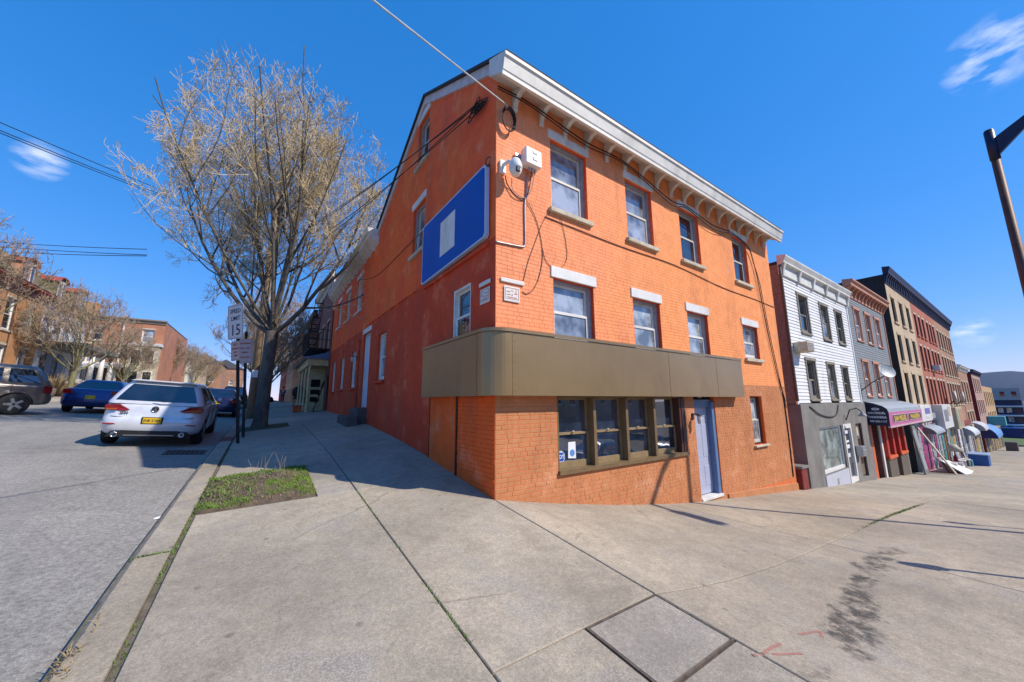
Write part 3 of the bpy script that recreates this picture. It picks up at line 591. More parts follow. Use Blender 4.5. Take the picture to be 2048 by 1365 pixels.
# fascia band wrapping the corner
FZ0, FZ1, FV = 1.425, 2.40, .22
def band_path(v, ins=0):
    pts = []; r = .32
    pts.append(Vector((-v, 2.38, 0))); pts.append(Vector((-v, r-v, 0)))
    for i in range(1, 9):
        an = math.pi/2*i/9; pts.append(Vector((-v + r*(1-math.cos(an)), r-v - r*math.sin(an), 0)))
    pts.append(Vector((r-v, -v, 0)))
    for u in (2.3, 4.1, 5.9, 7.35): pts.append(Vector((u, -v, 0)))
    return pts
mb = MB(); P = band_path(FV)
prof = [(FZ0, 0), (FZ1-.06, 0)]
for p, q in zip(P, P[1:]): mb.quad((p.x, p.y, FZ0), (q.x, q.y, FZ0), (q.x, q.y, FZ1-.055), (p.x, p.y, FZ1-.055))
inner = [Vector((0, 2.38, 0)), Vector((0, 0, 0)), Vector((7.35, 0, 0))]
mb.quad((P[0].x, P[0].y, FZ0), (0, 2.38, FZ0), (0, 2.38, FZ1-.05), (P[0].x, P[0].y, FZ1-.05)); mb.quad((7.35, -FV, FZ0), (7.35, 0, FZ0), (7.35, 0, FZ1-.05), (7.35, -FV, FZ1-.05))
k = len(mb.v); mb.v += [(p.x, p.y, FZ0+.001) for p in P]; mb.v += [(7.35, 0, FZ0+.001), (0, 0, FZ0+.001), (0, 2.38, FZ0+.001)]; mb.f.append(tuple(range(k, k+len(P)+3))); mb.m.append(0)
fas = mb.build('fascia_band', M_bronze, B)
for pol in fas.data.polygons: pol.use_smooth = False
mb = MB(); Q = band_path(FV+.018)
for (p, q), (p2, q2) in zip(zip(Q, Q[1:]), zip(P, P[1:])):
    for z0, z1 in ((FZ1-.05, FZ1),): mb.quad((p.x, p.y, z0), (q.x, q.y, z0), (q.x, q.y, z1), (p.x, p.y, z1)); mb.quad((p.x, p.y, z0), (q.x, q.y, z0), (q2.x, q2.y, z0), (p2.x, p2.y, z0))
k = len(mb.v); mb.v += [(p.x, p.y, FZ1) for p in Q]; mb.v += [(7.37, .0, FZ1+.03), (0, 0, FZ1+.03), (0, 2.40, FZ1+.03)]
m_ = len(Q)
for i in range(m_-1): mb.f.append((k+i, k+i+1, k+m_+1)) if 0 else None
mb.f.append(tuple(range(k, k+m_+3))); mb.m.append(0); mb.build('cap_strip', M_bronze, fas)
for u in (.16, 4.1, 6.05):
    mb = MB(); mb.fbox(FF, u-.004, u+.004, FV-.002, FV+.004, FZ0+.004, FZ1-.06); mb.build('seam', M_bronze, fas)
mb = MB(); mb.fbox(FS, .16, .168, FV-.002, FV+.004, FZ0+.004, FZ1-.06); mb.build('seam', M_bronze, fas)
mb = MB()
for i in range(9):
    mb.lathe(FS(.20, FV+.002, FZ0+.06+i*.105), [(.008, 0), (.005, -.005)], 6, 'x')
    mb.lathe(FF(.20, FV+.002, FZ0+.06+i*.105), [(.008, 0), (.005, -.005)], 6, 'y')
tag(mb.build('rivets', M_bronze, fas), None, kind='stuff')
# front cornice
cp = [(0, 6.69), (.36, 6.47), (.36, 6.41), (.41, 6.41), (.415, 6.47), (.43, 6.49), (.47, 6.69), (.495, 6.70), (.495, 6.76), (0, 7.02)]
mb = MB(); mb.prism(FF, cp, -.14, BW+.06); cor = mb.build('cornice', M_cornice, B)
bp = [(.012, 6.26), (.05, 6.26), (.06, 6.36), (.10, 6.43), (.19, 6.49), (.33, 6.50), (.33, 6.53), (.012, 6.70)]
mb = MB(); mb.prism(FF, bp, -.042, .042); bme = mb.mesh('bracket', M_cornice)
for i in range(18): inst('bracket', bme, cor, FF(.36+i*.585, 0, 0))
# end block of the cornice over the gable and its rake boards
mb = MB()
for y0, y1 in ((.02, RIDGE_Y), (RIDGE_Y, 7.5)):
    z0, z1 = zg(y0), zg(y1); mb.hexa([FS(y0, -.0, z0-.24), FS(y1, 0, z1-.24), FS(y1, .05, z1-.24), FS(y0, .05, z0-.24), FS(y0, 0, z0-.02), FS(y1, 0, z1-.02), FS(y1, .05, z1-.02), FS(y0, .05, z0-.02)])
mb.build('rake_board', mat('faded_pink_white_paint', (.62, .53, .50), .6, .2, 5, .15), B)
mb = MB()
for y0, y1 in ((-.47, RIDGE_Y), (RIDGE_Y, 7.6)):
    z0, z1 = zg(y0), zg(y1); mb.hexa([(-.1, y0, z0-.02), (BW, y0, z0-.02), (BW, y1, z1-.02), (-.1, y1, z1-.02), (-.1, y0, z0+.04), (BW, y0, z0+.04), (BW, y1, z1+.04), (-.1, y1, z1+.04)])
mb.build('roof', M_roof, B)
mb = MB(); mb.box(.05, 9, 7.5, 16.35, 6.74, 6.9); mb.build('rear_roof', M_roof, B)
# rear wing cornice
cp2 = [(0, 6.62), (.30, 6.84), (.30, 6.96), (.36, 7.0), (.36, 7.12), (0, 7.16)]
mb = MB(); mb.prism(FS, cp2, 7.52, 16.45); c2 = mb.build('wing_cornice', M_cornice, B)
mb = MB(); mb.prism(FS, [(.0, 6.50), (.06, 6.50), (.10, 6.66), (.27, 6.82), (.0, 6.8)], -.05, .05); bme2 = mb.mesh('bracket', M_cornice)
for i in range(13): inst('bracket', bme2, c2, FS(7.9+i*.69, 0, 0))
mb = MB(); mb.box(1.2, 2.0, 9.5, 10.3, 6.8, 8.4); mb.box(1.14, 2.06, 9.44, 10.36, 8.4, 8.55); mb.build('chimney', brickmat('cream_brick', (.5, .42, .3), (.45, .36, .25), (.4, .36, .3)), B)

# ------------------------------------------------------------------ things fixed to the corner building
M_signblue = mat('sign_blue', (.004, .105, .46), .5, .10, 2, .0, spec=.12); M_signedge = mat('sign_pale_edge', (.50, .60, .78), .4, .05, 5, 0)
t = thing('billboard', 'large blue sign board with pale edge on the shaded side wall', 'sign board', FS(1.6, .03, 3.93))
sgn = [(.17, 3.98), (.22, 3.93), (2.94, 3.89), (2.99, 3.94), (2.99, 5.22), (2.94, 5.27), (.22, 5.22), (.17, 5.17)]
mb = MB(); mb.plate(FS, sgn, .02, .09); mb.build('board', M_signedge, t)
ins = [((u-1.58)*.976+1.58, (z-4.58)*.95+4.58) for u, z in sgn]; mb = MB(); mb.plate(FS, ins, .085, .094); mb.build('face', M_signblue, t)
mb = MB(); mb.fbox(FS, 1.30, 1.97, .09, .099, 4.20, 4.93); mb.build('white_square', M_white, t)
mb = MB(); mb.fbox(FS, .18, 2.98, .0, .05, 3.80, 3.86); mb.build('shelf_angle', M_paint, t)
# painted emblems either side of the corner
M_plq = mat('plaque_white', (.75, .70, .66), .5, .05, 6, 0); M_plqred = mat('plaque_terracotta', (.45, .14, .07), .6, .1, 6, 0)
for F, lab in ((FF, 'white square wall plaque on the sunlit front just right of the corner'), (FS, 'white square wall plaque on the shaded wall just left of the corner')):
    t = thing('wall_plaque', lab, 'plaque', F(.3, 0, 2.85), 'plaques beside the corner')
    s = 1; mb = MB(); mb.fbox(F, .14, .44, .008, .026, 2.87, 3.12); bevel(mb.build('plate', M_plq, t), .01, 2)
    for k, (a, b, c, d) in enumerate(((.165, .415, 3.085, 3.091), (.165, .415, 2.912, 2.918), (.165, .171, 2.918, 3.085), (.409, .415, 2.918, 3.085), (.19, .25, 3.02, 3.032), (.33, .39, 3.0, 3.012), (.28, .30, 2.97, 2.99), (.36, .37, 3.02, 3.07), (.19, .26, 2.975, 2.985), (.20, .38, 2.935, 2.945), (.27, .31, 3.04, 3.05))):
        mb = MB(); mb.fbox(F, a, b, .024, .029, c, d); mb.build('mark', M_plqred, t)
    mb = MB(); mb.fbox(F, .08 if F is FF else .12, .53 if F is FF else .47, .008, .032, 3.17, 3.24); o = bevel(mb.build('wall_bar', M_plq, None), .01, 2)
    tag(o, 'white bar above the plaque on the ' + ('sunlit front' if F is FF else 'shaded side wall'), 'bar', 'bars above the plaques')
# security camera and equipment box near the corner
t = thing('security_camera', 'white dome security camera on a bracket at the building corner', 'camera', FF(.2, .02, 5.0))
mb = MB(); mb.fbox(FF, .06, .16, .0, .05, 5.0, 5.22); mb.tube([FF(.11, .04, 5.14), FF(.16, .16, 5.16), FF(.21, .22, 5.12)], .03, 8); mb.build('bracket', M_whiteplastic, t)
mb = MB(); mb.lathe(FF(.22, .24, 5.02), [(.03, .17), (.075, .13), (.105, .05), (.11, -.02), (.10, -.04)], 16); mb.build('housing', M_whiteplastic, t, True)
mb = MB(); mb.lathe(FF(.22, .24, 5.0), [(.10, 0), (.095, -.05), (.07, -.10), (.03, -.125)], 16); hd = mb.build('head', M_whiteplastic, t, True)
mb = MB(); mb.fbox(FF, .17, .24, .31, .345, 4.90, 4.98); bevel(mb.build('lens', M_black, hd), .01)
t = thing('junction_box', 'white equipment box on the front wall beside the security camera', 'equipment box', FF(.64, .02, 5.26))
mb = MB(); mb.fbox(FF, .47, .80, .03, .20, 5.26, 5.56); bevel(mb.build('case', M_whiteplastic, t), .015)
mb = MB(); mb.fbox(FF, .36, .5, .02, .05, 5.42, 5.47); mb.fbox(FF, .5, .78, 0, .03, 5.3, 5.5); mb.build('mount', M_steel, t)
for z in (5.34, 5.46): mb = MB(); mb.plate(FF, [(.60, z), (.70, z), (.70, z+.025), (.625, z+.025), (.625, z+.07), (.60, z+.07)], .20, .206); mb.build('vent_mark', M_greywood, t)
for u in (.60, .66, .72): mb = MB(); mb.tube([FF(u, .1, 5.26), FF(u, .1, 5.19)], .018, 8); mb.build('gland', M_steel, t)
def cable(label, pts, r, m, name='cable', cat='cable', sag=0, n=14, group=None):
    P = []
    pts = [Vector(p) for p in pts]
    if len(pts) == 2:
        for i in range(n+1):
            q = i/n; P.append(pts[0].lerp(pts[1], q) - Vector((0, 0, sag*4*q*(1-q))))
    else:                                   # Catmull-Rom through the points
        e = [pts[0]*2-pts[1]] + pts + [pts[-1]*2-pts[-2]]
        for i in range(1, len(e)-2):
            for k in range(6):
                q = k/6; a, b, c, d = e[i-1], e[i], e[i+1], e[i+2]
                P.append(.5*((2*b) + (c-a)*q + (2*a-5*b+4*c-d)*q*q + (3*b-a-3*c+d)*q**3))
        P.append(pts[-1])
    mb = MB(); mb.tube(P, r, 6); return tag(mb.build(name, m, None, True), label, cat, group)
cable('grey conduit running down from the equipment box and round the corner', [FF(.62, .02, 5.2), FF(.60, .025, 4.8), FF(.56, .02, 4.6), FF(.56, .02, 3.95), FF(.54, .02, 3.86), FF(.46, .02, 3.83), FF(.1, .02, 3.80), FF(-.01, .02, 3.795)], .014, M_steel, 'conduit', 'conduit')
cable('drooping loop of black wire under the security camera and box', [FF(.16, .03, 4.98), FF(.2, .03, 4.84), FF(.34, .04, 4.70), FF(.5, .03, 4.68), FF(.6, .05, 4.78), FF(.66, .1, 5.2)], .009, M_black)
cable('second drooping wire loop under the equipment box', [FF(.24, .1, 4.92), FF(.3, .03, 4.80), FF(.42, .03, 4.72), FF(.56, .03, 4.72), FF(.68, .04, 4.9), FF(.72, .1, 5.2)], .007, M_greywood)
cable('thin brown wire hanging in a long curve down the front wall', [FF(.58, .02, 4.72), FF(.78, .015, 4.45), FF(.90, .012, 4.1), FF(.93, .012, 3.75), FF(.85, .012, 3.4), FF(.72, .012, 3.15), FF(.58, .012, 3.05), FF(.50, .012, 3.08)], .006, M_dkbrown)
cable('thin wire curving from the upper window sill to the plaque', [FF(1.12, .02, 4.66), FF(.95, .012, 4.4), FF(.78, .012, 4.0), FF(.62, .012, 3.6), FF(.52, .012, 3.26)], .005, M_dkbrown)
cable('thin wire swinging out below the first upper window', [FF(.94, .012, 3.9), FF(1.0, .012, 3.72), FF(1.16, .012, 3.62), FF(1.36, .012, 3.66), FF(1.5, .012, 3.9), FF(1.46, .012, 4.3), FF(1.36, .02, 4.6)], .005, M_dkbrown)
for k, (z, r, lab) in enumerate(((6.47, .012, 'upper'), (6.42, .010, 'lower'))):
    cable('%s of the black cables draped along the front under the cornice' % lab, [FF(-.02, .08, z+.05), FF(.6, .15, z-.01), FF(2.0, .10, z-.09-.03*k), FF(3.2, .10, z-.05), FF(4.9, .09, z-.36-.05*k), FF(5.6, .09, z-.30), FF(6.9, .08, z-.42-.06*k), FF(8.0, .08, z-.34), FF(9.0, .07, z-.50), FF(9.32, .05, z-.9), FF(9.5+.1*k, .05, 4.9), FF(9.75+.1*k, .04, 3.6), FF(10.1+.1*k, .03, 2.2), FF(10.5, .03, 1.3-.2*k)], r, M_black)
cable('thin cable tacked across the front between the upper floors', [FF(1.0, .015, 4.52), FF(3.0, .015, 4.48), FF(5.0, .015, 4.50), FF(7.2, .015, 4.36), FF(9.2, .015, 4.34), FF(10.6, .015, 4.3)], .009, M_dkbrown)
cable('black drain cable down the right end of the front', [FF(10.42, .02, 1.6), FF(10.44, .02, .4), FF(10.40, .02, -.9)], .016, M_black)
# coil where the service drop is tied off
t = thing('cable_coil', 'coil of spare black cable hanging at the top of the corner', 'cable coil', FF(.2, .06, 6.0))
mb = MB()
for k in range(4):
    rr = .15+.012*k; mb.tube([FF(.20+rr*.75*math.cos(2*math.pi*i/20), .06+.012*k, 6.0+rr*1.25*math.sin(2*math.pi*i/20)) for i in range(21)], .009, 5)
mb.build('loop', M_black, t, True)
mb = MB(); mb.tube([FF(.14, .0, 6.16), FF(.14, .12, 6.2)], .02, 6); mb.build('eye_bolt', M_steel, t)
def rayp(px, py, d):
    v = rt2*(px-1024) - up2*(py-682.5) + fw*717; v = v/math.hypot(v.x, v.y); return CAM + v*d
e0 = FF(.16, .12, 6.2); e1 = rayp(745, 0, 3.2); e2 = e0 + (e1-e0)*5.0
cable('pale service drop cable rising from the corner over the street', [e0, e2], .011, mat('pale_cable', (.55, .6, .62), .4), sag=0)
# brown shop stickers in the first bay
def octagon(u, z, r): return [(u+r*math.cos(math.pi/8+k*math.pi/4), z+r*math.sin(math.pi/8+k*math.pi/4)) for k in range(8)]
M_stblue = mat('sticker_blue', (.02, .09, .42), .4, .05, 5, 0); M_stwhite = mat('sticker_white', (.8, .82, .85), .4, .04, 5, 0)
t = thing('alarm_sticker', 'blue octagonal alarm sticker reading ADT inside the shop window', 'sticker', FF(1.30, -.12, .36))
mb = MB(); mb.plate(FF, octagon(1.345, .435, .105), -.129, -.127); mb.build('rim', M_stwhite, t)
mb = MB(); mb.plate(FF, octagon(1.345, .435, .096), -.127, -.1262); mb.build('face', M_stblue, t)
text('lettering', 'ADT', .085, M_stwhite, FF, 1.345, -.126, .408, t, .0005, bold=.002)
for z in (.352, .505): mb = MB(); mb.fbox(FF, 1.30, 1.39, -.1262, -.1255, z, z+.012); mb.build('stripe', M_stwhite, t)
t = thing('notice_paper', 'white and blue paper notice taped inside the shop window', 'notice', FF(1.6, -.12, .36))
mb = MB(); mb.plate(FF, [(1.52, .40), (1.70, .385), (1.695, .66), (1.53, .66)], -.129, -.1275); mb.build('sheet', M_stwhite, t)
mb = MB(); mb.plate(FF, octagon(1.615, .48, .06), -.1275, -.1265); mb.build('print', mat('print_blue', (.12, .28, .6), .5, .2, 30, 0), t)
# lamp beside the street door, lamp on the side wall
for F, u, v0, z, lab in ((FF, 5.2, .0, .98, 'small black wall lamp left of the lavender street door'), (FS, 9.75, .0, 2.95, 'small wall lamp left of the white side door')):
    t = thing('wall_lamp', lab, 'wall lamp', F(u, v0, z), 'wall lamps of the corner building')
    mb = MB(); mb.fbox(F, u-.04, u+.04, 0, .02, z-.06, z+.08); mb.tube([F(u, .0, z+.05), F(u, .1, z+.07), F(u, .16, z+.04)], .014, 6); mb.build('arm', M_black, t)
    mb = MB(); mb.lathe(F(u, .16, z-.02), [(.02, .08), (.06, .06), (.065, .05)], 10); mb.build('hood', M_black, t)
    mb = MB(); mb.lathe(F(u, .16, z-.02), [(.045, .05), (.05, -.04), (.035, -.12), (.01, -.13)], 10); mb.build('globe', mat('frosted_glass', (.6, .6, .58), .3, .05, 5, 0), t)

# ------------------------------------------------------------------ generic row building along a frame
def rowhouse(name, label, F, u0, u1, zb, zt, wallm, wins, depth=12, pane=None, jamb=None, sash=None, lintel=None, sill=.08, sillm=None, roofm=None, rec=.14, cat='building', rail=True, extra=None, group=None, sides=True, lh=.15, wallname='wall'):
    t = thing(name, label, cat, F((u0+u1)/2, 0, zb), group)
    mb = MB(); wallholes(mb, F, u0, u1, zb, zt, wins + (extra or []), rec); wl = mb.build(wallname, wallm, t)
    if sides:
        mb = MB(); mb.quad(F(u0, 0, zb), F(u0, -depth, zb), F(u0, -depth, zt), F(u0, 0, zt)); mb.quad(F(u1, 0, zb), F(u1, -depth, zb), F(u1, -depth, zt), F(u1, 0, zt)); mb.quad(F(u0, -depth, zb), F(u1, -depth, zb), F(u1, -depth, zt), F(u0, -depth, zt))
        mb.build('end_walls', sides if sides is not True else wallm, t)
    mb = MB(); mb.fbox(F, u0-.02, u1+.02, -depth, -.02, zt-.04, zt+.06); mb.build('roof', roofm or M_roof, t)
    for i, w_ in enumerate(wins):
        sash_window(t, F, *w_, (pane[i % len(pane)] if isinstance(pane, list) else pane) or M_pane, sash, jamb, rec=rec, lintel=lintel, sill=sill, sillm=sillm, rail=rail, lh=lh)
    return t, wl
def cornice(t, F, u0, u1, z, prof, m, bprof=None, step=.6, bm=None, wd=.06, name='cornice'):
    mb = MB(); mb.prism(F, [(v, z+h) for v, h in prof], u0, u1); c = mb.build(name, m, t)
    if bprof:
        mb = MB(); mb.prism(F, [(v, z+h) for v, h in bprof], -wd/2, wd/2); me = mb.mesh('bracket', bm or m); k = max(1, int((u1-u0-.3)/step))
        for i in range(k+1): inst('bracket', me, c, F(u0+.15+(u1-u0-.3)*i/k, 0, 0))
    return c
STD = [(0, -.35), (.06, -.35), (.06, -.05), (.22, 0), (.22, .05), (.30, .16), (.30, .22), (0, .28)]
BRK = [(.06, -.34), (.09, -.34), (.12, -.18), (.20, -.02), (.06, -.02)]
# ------------------------------------------------------------------ white clapboard house with grey shopfront
M_clap = mat('white_clapboard_paint', (.80, .79, .77), .6, .08, 4, .1, stain=(.62, .60, .56)); M_greyparge = mat('grey_parging', (.23, .215, .195), .85, .25, 1.4, .3, stain=(.14, .13, .12)); M_trimbrown = mat('weathered_trim', (.27, .23, .18), .7, .3, 9, .25)
wins3 = [(12.78, 13.68, 3.72, 5.10), (15.1, 16.0, 3.70, 5.08), (17.0, 17.85, 3.70, 5.06)]; wins2 = [(12.75, 13.6, 1.36, 2.72), (14.95, 15.75, 1.36, 2.70), (16.75, 17.5, 1.36, 2.66)]
shopholes = [(12.85, 15.30, -1.12, .40), (15.42, 16.40, -1.72, .42), (17.10, 17.95, -1.72, .38)]
H, hw = rowhouse('clapboard_house', 'white clapboard house over a grey plastered shopfront next to the orange building', FF, 11.42, 18.95, 1.22, 6.0, M_dark, wins3 + wins2, 10, [M_pane, M_pane_sky, M_pane], M_trimbrown, M_trimbrown, None, .07, M_trimbrown, cat='house', rec=.05, sides=M_trimbrown, rail=True, lh=.1)
rq = random.Random(5); z = 1.24; BP = .117
while z < 5.62:
    segs = [(11.45, 18.92)]
    for h in wins3 + wins2:
        if h[2]-.07 < z+BP*.5 < h[3]+.06:
            ns = []
            for p, q in segs:
                if q <= h[0] or p >= h[1]: ns.append((p, q)); continue
                if p < h[0]-.06: ns.append((p, h[0]-.06))
                if q > h[1]+.06: ns.append((h[1]+.06, q))
            segs = ns
    for p, q in segs:
        j = rq.uniform(-.003, .003); mb = MB()
        mb.hexa([FF(p, .0, z), FF(q, .0, z), FF(q, .030+j, z), FF(p, .030+j, z), FF(p, 0, z+BP+.012), FF(q, 0, z+BP+.012), FF(q, .008, z+BP+.012), FF(p, .008, z+BP+.012)]); mb.build('clapboard', M_clap, hw)
    z += BP
for h in wins3 + wins2:      # casings round the openings
    mb = MB()
    mb.fbox(FF, h[0]-.09, h[0], 0, .045, h[2]-.03, h[3]); mb.fbox(FF, h[1], h[1]+.09, 0, .045, h[2]-.03, h[3]); mb.fbox(FF, h[0]-.11, h[1]+.11, 0, .055, h[3], h[3]+.10); mb.build('casing', M_trimbrown, H)
cornice(H, FF, 11.36, 19.0, 5.96, [(0, -.38), (.08, -.38), (.08, -.05), (.20, 0), (.20, .06), (.27, .20), (.27, .25), (0, .30)], M_cornice, [(.08, -.42), (.12, -.42), (.14, -.22), (.20, -.02), (.08, -.02)], 1.25, wd=.14)
mb = MB(); mb.fbox(FF, 11.42, 11.54, 0, .05, 1.2, 5.6); mb.build('corner_board', M_clap, H)
mb = MB(); mb.fbox(FF, 18.83, 18.95, 0, .05, 1.2, 5.6); mb.build('corner_board', M_clap, H)
mb = MB(); wallholes(mb, Frame((0, -.10, 0), (1, 0, 0), (0, -1, 0)), 11.45, 18.95, -2.6, 1.20, shopholes, .14); mb.quad((11.45, -.1, -2.6), (11.45, 6, -2.6), (11.45, 6, 1.2), (11.45, -.1, 1.2)); mb.quad((11.45, -.1, 1.2), (18.95, -.1, 1.2), (18.95, 0, 1.22), (11.45, 0, 1.22)); sf = mb.build('shopfront', M_greyparge, H)
FQ = Frame((0, -.10, 0), (1, 0, 0), (0, -1, 0))
a, b, c, d = shopholes[0]; mb = MB()
for e in ((a, a+.06, c, d), (b-.06, b, c, d), (a+.06, b-.06, d-.06, d), (a+.06, b-.06, c, c+.10)): mb.fbox(FQ, e[0], e[1], -.14, -.05, e[2], e[3])
mb.build('display_frame', M_white, sf); mb = MB(); mb.quad(FQ(a+.05, -.10, c+.08), FQ(b-.05, -.10, c+.08), FQ(b-.05, -.10, d-.05), FQ(a+.05, -.10, d-.05)); mb.build('display_pane', glass('display_glass', (.22, .26, .25)), sf)
mb = MB(); mb.fbox(FQ, a-.02, b+.05, .0, .02, -1.72, -1.16); mb.build('stall_riser', mat('pale_lavender_board', (.52, .53, .60), .6, .08), sf)
mb = MB(); mb.fbox(FQ, a+1.05, a+1.22, .02, .03, -1.55, -1.35); mb.build('vent', M_greywood, sf)
a, b, c, d = shopholes[1]; mb = MB()
for e in ((a, a+.12, c, d), (b-.12, b, c, d), (a+.12, b-.12, d-.16, d), (a+.12, b-.12, c, c+.18)): mb.fbox(FQ, e[0], e[1], -.12, .02, e[2], e[3])
sd_ = mb.build('glass_door', M_white, sf); mb = MB(); mb.quad(FQ(a+.1, -.05, c+.1), FQ(b-.1, -.05, c+.1), FQ(b-.1, -.05, d-.1), FQ(a+.1, -.05, d-.1)); mb.build('door_pane', M_pane, sd_)
for k, (z0, z1) in enumerate(((.05, .17), (-.28, -.20), (-.50, -.36), (-.82, -.68))): mb = MB(); mb.fbox(FQ, a+.26, b-.26, -.05, -.044, z0, z1); mb.build('decal', M_stwhite, sd_)
mb = MB(); mb.tube([FQ(a+.16, .03, -1.0), FQ(a+.16, .08, -.95), FQ(a+.16, .08, -.6), FQ(a+.16, .03, -.55)], .016, 6); mb.build('handle', M_steel, sd_)
a, b, c, d = shopholes[2]; M_oak = mat('weathered_oak', (.17, .13, .10), .6, .25, 8, .3)
mb = MB(); mb.fbox(FQ, a+.05, b-.05, -.13, -.08, c+.05, d-.05); od = mb.build('oak_door', M_oak, sf)
mb = MB(); mb.fbox(FQ, a, a+.05, -.14, -.03, c, d); mb.fbox(FQ, b-.05, b, -.14, -.03, c, d); mb.fbox(FQ, a, b, -.14, -.03, d-.05, d); mb.build('door_frame', M_dkbrown, od)
mb = MB(); mb.plate(FQ, [(a+.28, d-.5), (b-.28, d-.5), (b-.28, d-.28)] + [((a+b)/2+.14*math.cos(k*math.pi/6), d-.28+.14*math.sin(k*math.pi/6)) for k in range(1, 6)] + [(a+.28, d-.28)], -.08, -.07); mb.build('fanlight', M_stone, od)
for k in range(4): mb = MB(); mb.fbox(FQ, a+.2+.13*k, a+.28+.13*k, -.08, -.065, c+.5, d-.62); mb.build('batten', M_dkbrown, od)
t = thing('mailbox', 'shiny steel mailbox fixed beside the oak door of the grey shopfront', 'mailbox', FQ(16.75, 0, -.75)); mb = MB(); mb.fbox(FQ, 16.55, 16.98, 0, .22, -.85, -.45); bevel(mb.build('case', M_steel, t), .03); mb = MB(); mb.fbox(FQ, 16.58, 16.95, .22, .235, -.62, -.58); mb.build('flap', M_greywood, t)
t = thing('air_conditioner', 'tan air conditioner box on the white clapboard wall', 'air conditioner', FF(12.1, 0, 2.9)); mb = MB(); mb.fbox(FF, 11.75, 12.35, .03, .42, 2.92, 3.25); bevel(mb.build('case', M_stone, t), .02)
for k in range(5): mb = MB(); mb.fbox(FF, 11.80, 12.30, .42, .432, 2.96+.055*k, 2.985+.055*k); mb.build('louvre', M_greywood, t)
t = thing('gooseneck_lamp', 'dark gooseneck lamp above the glass shop door', 'wall lamp', FQ(15.95, 0, .6)); mb = MB(); mb.tube([FQ(15.95, 0, .55), FQ(15.95, .15, .95), FQ(15.95, .35, 1.02), FQ(15.95, .48, .9)], .02, 6); mb.build('arm', M_black, t); mb = MB(); mb.lathe(FQ(15.95, .5, .72), [(.14, 0), (.12, .05), (.04, .14), (.03, .2)], 12); mb.build('shade', M_greywood, t, True)
cable('black cable swagged across the top of the grey shopfront', [FQ(12.2, .02, 1.12), FQ(13.0, .03, .86), FQ(14.0, .03, .74), FQ(14.8, .03, .80), FQ(15.2, .03, 1.15)], .018, M_black)
cable('rusty downpipe at the left end of the clapboard house', [FF(11.38, .06, 5.9), FF(11.38, .06, 3.0), FF(11.38, .06, 1.3)], .045, M_iron, 'downpipe', 'downpipe')
mb = MB(); mb.box(10.72, 11.40, .9, 1.0, -2.2, 5.2); tag(mb.build('alley_gate', mat('oxblood_board', (.22, .03, .022), .6), None), 'dark red boarding closing the gap left of the grey shopfront', 'gate')
t = thing('alley_post', 'short dark red and grey pier between the orange building and the grey shopfront', 'pier', (11.0, -.1, walk(11, 0))); mb = MB(); mb.box(10.78, 11.25, -.12, .3, -1.9, -.72); bevel(mb.build('pier', MATS['oxblood_board'], t), .02); mb = MB(); mb.box(10.74, 11.29, -.16, .3, -.72, -.64); bevel(mb.build('cap', M_greyparge, t), .015)
# ------------------------------------------------------------------ grey bakery house
M_greyclap = mat('grey_clapboard', (.25, .265, .27), .65, .14, 3, .1, stain=(.19, .2, .2)); M_salmon = mat('salmon_trim', (.55, .25, .15), .6, .15, 5, .1)
gw = [(20.0+1.95*k, 20.95+1.95*k, 4.10, 5.62) for k in range(3)] + [(20.1+1.95*k, 21.0+1.95*k, 1.50, 3.10) for k in range(3)]
GH, gwl = rowhouse('bakery_house', 'grey clapboard bakery building with salmon cornice and window trim', FF, 19.15, 26.15, -3.2, 6.45, M_greyclap, gw, 12, [M_pane_sky, M_pane, M_pane_sky], M_salmon, M_white, None, .06, M_salmon, rec=.05, extra=[(19.55, 25.75, -3.1, 1.1)])
mb = MB(); z = 1.15
while z < 6.1:
    segs = [(19.17, 26.13)]
    for h in gw:
        if h[2]-.05 < z+.06 < h[3]+.06:
            segs = [s for p, q in segs for s in (((p, h[0]-.05), (h[1]+.05, q)) if (p < h[0] and q > h[1]) else ((p, q),))]
    for p, q in segs: mb.hexa([FF(p, .0, z), FF(q, .0, z), FF(q, .024, z), FF(p, .024, z), FF(p, 0, z+.125), FF(q, 0, z+.125), FF(q, .006, z+.125), FF(p, .006, z+.125)])
    z += .115
tag(mb.build('clapboards', M_greyclap, gwl), None, kind='stuff')
for h in gw: mb = MB(); mb.fbox(FF, h[0]-.1, h[0], 0, .04, h[2], h[3]); mb.fbox(FF, h[1], h[1]+.1, 0, .04, h[2], h[3]); mb.fbox(FF, h[0]-.12, h[1]+.12, 0, .06, h[3], h[3]+.12); mb.build('casing', M_salmon, GH)
cornice(GH, FF, 18.98, 26.25, 6.55, [(0, -.42), (.05, -.42), (.05, -.02), (.30, 0), (.30, .12), (.38, .20), (.38, .27), (0, .32)], M_salmon, [(.05, -.38), (.09, -.38), (.16, -.2), (.28, -.04), (.28, 0), (.05, 0)], .62, wd=.10)
mb = MB(); mb.fbox(FF, 26.03, 26.15, 0, .05, 1.1, 6.1); mb.build('corner_board', M_salmon, GH)
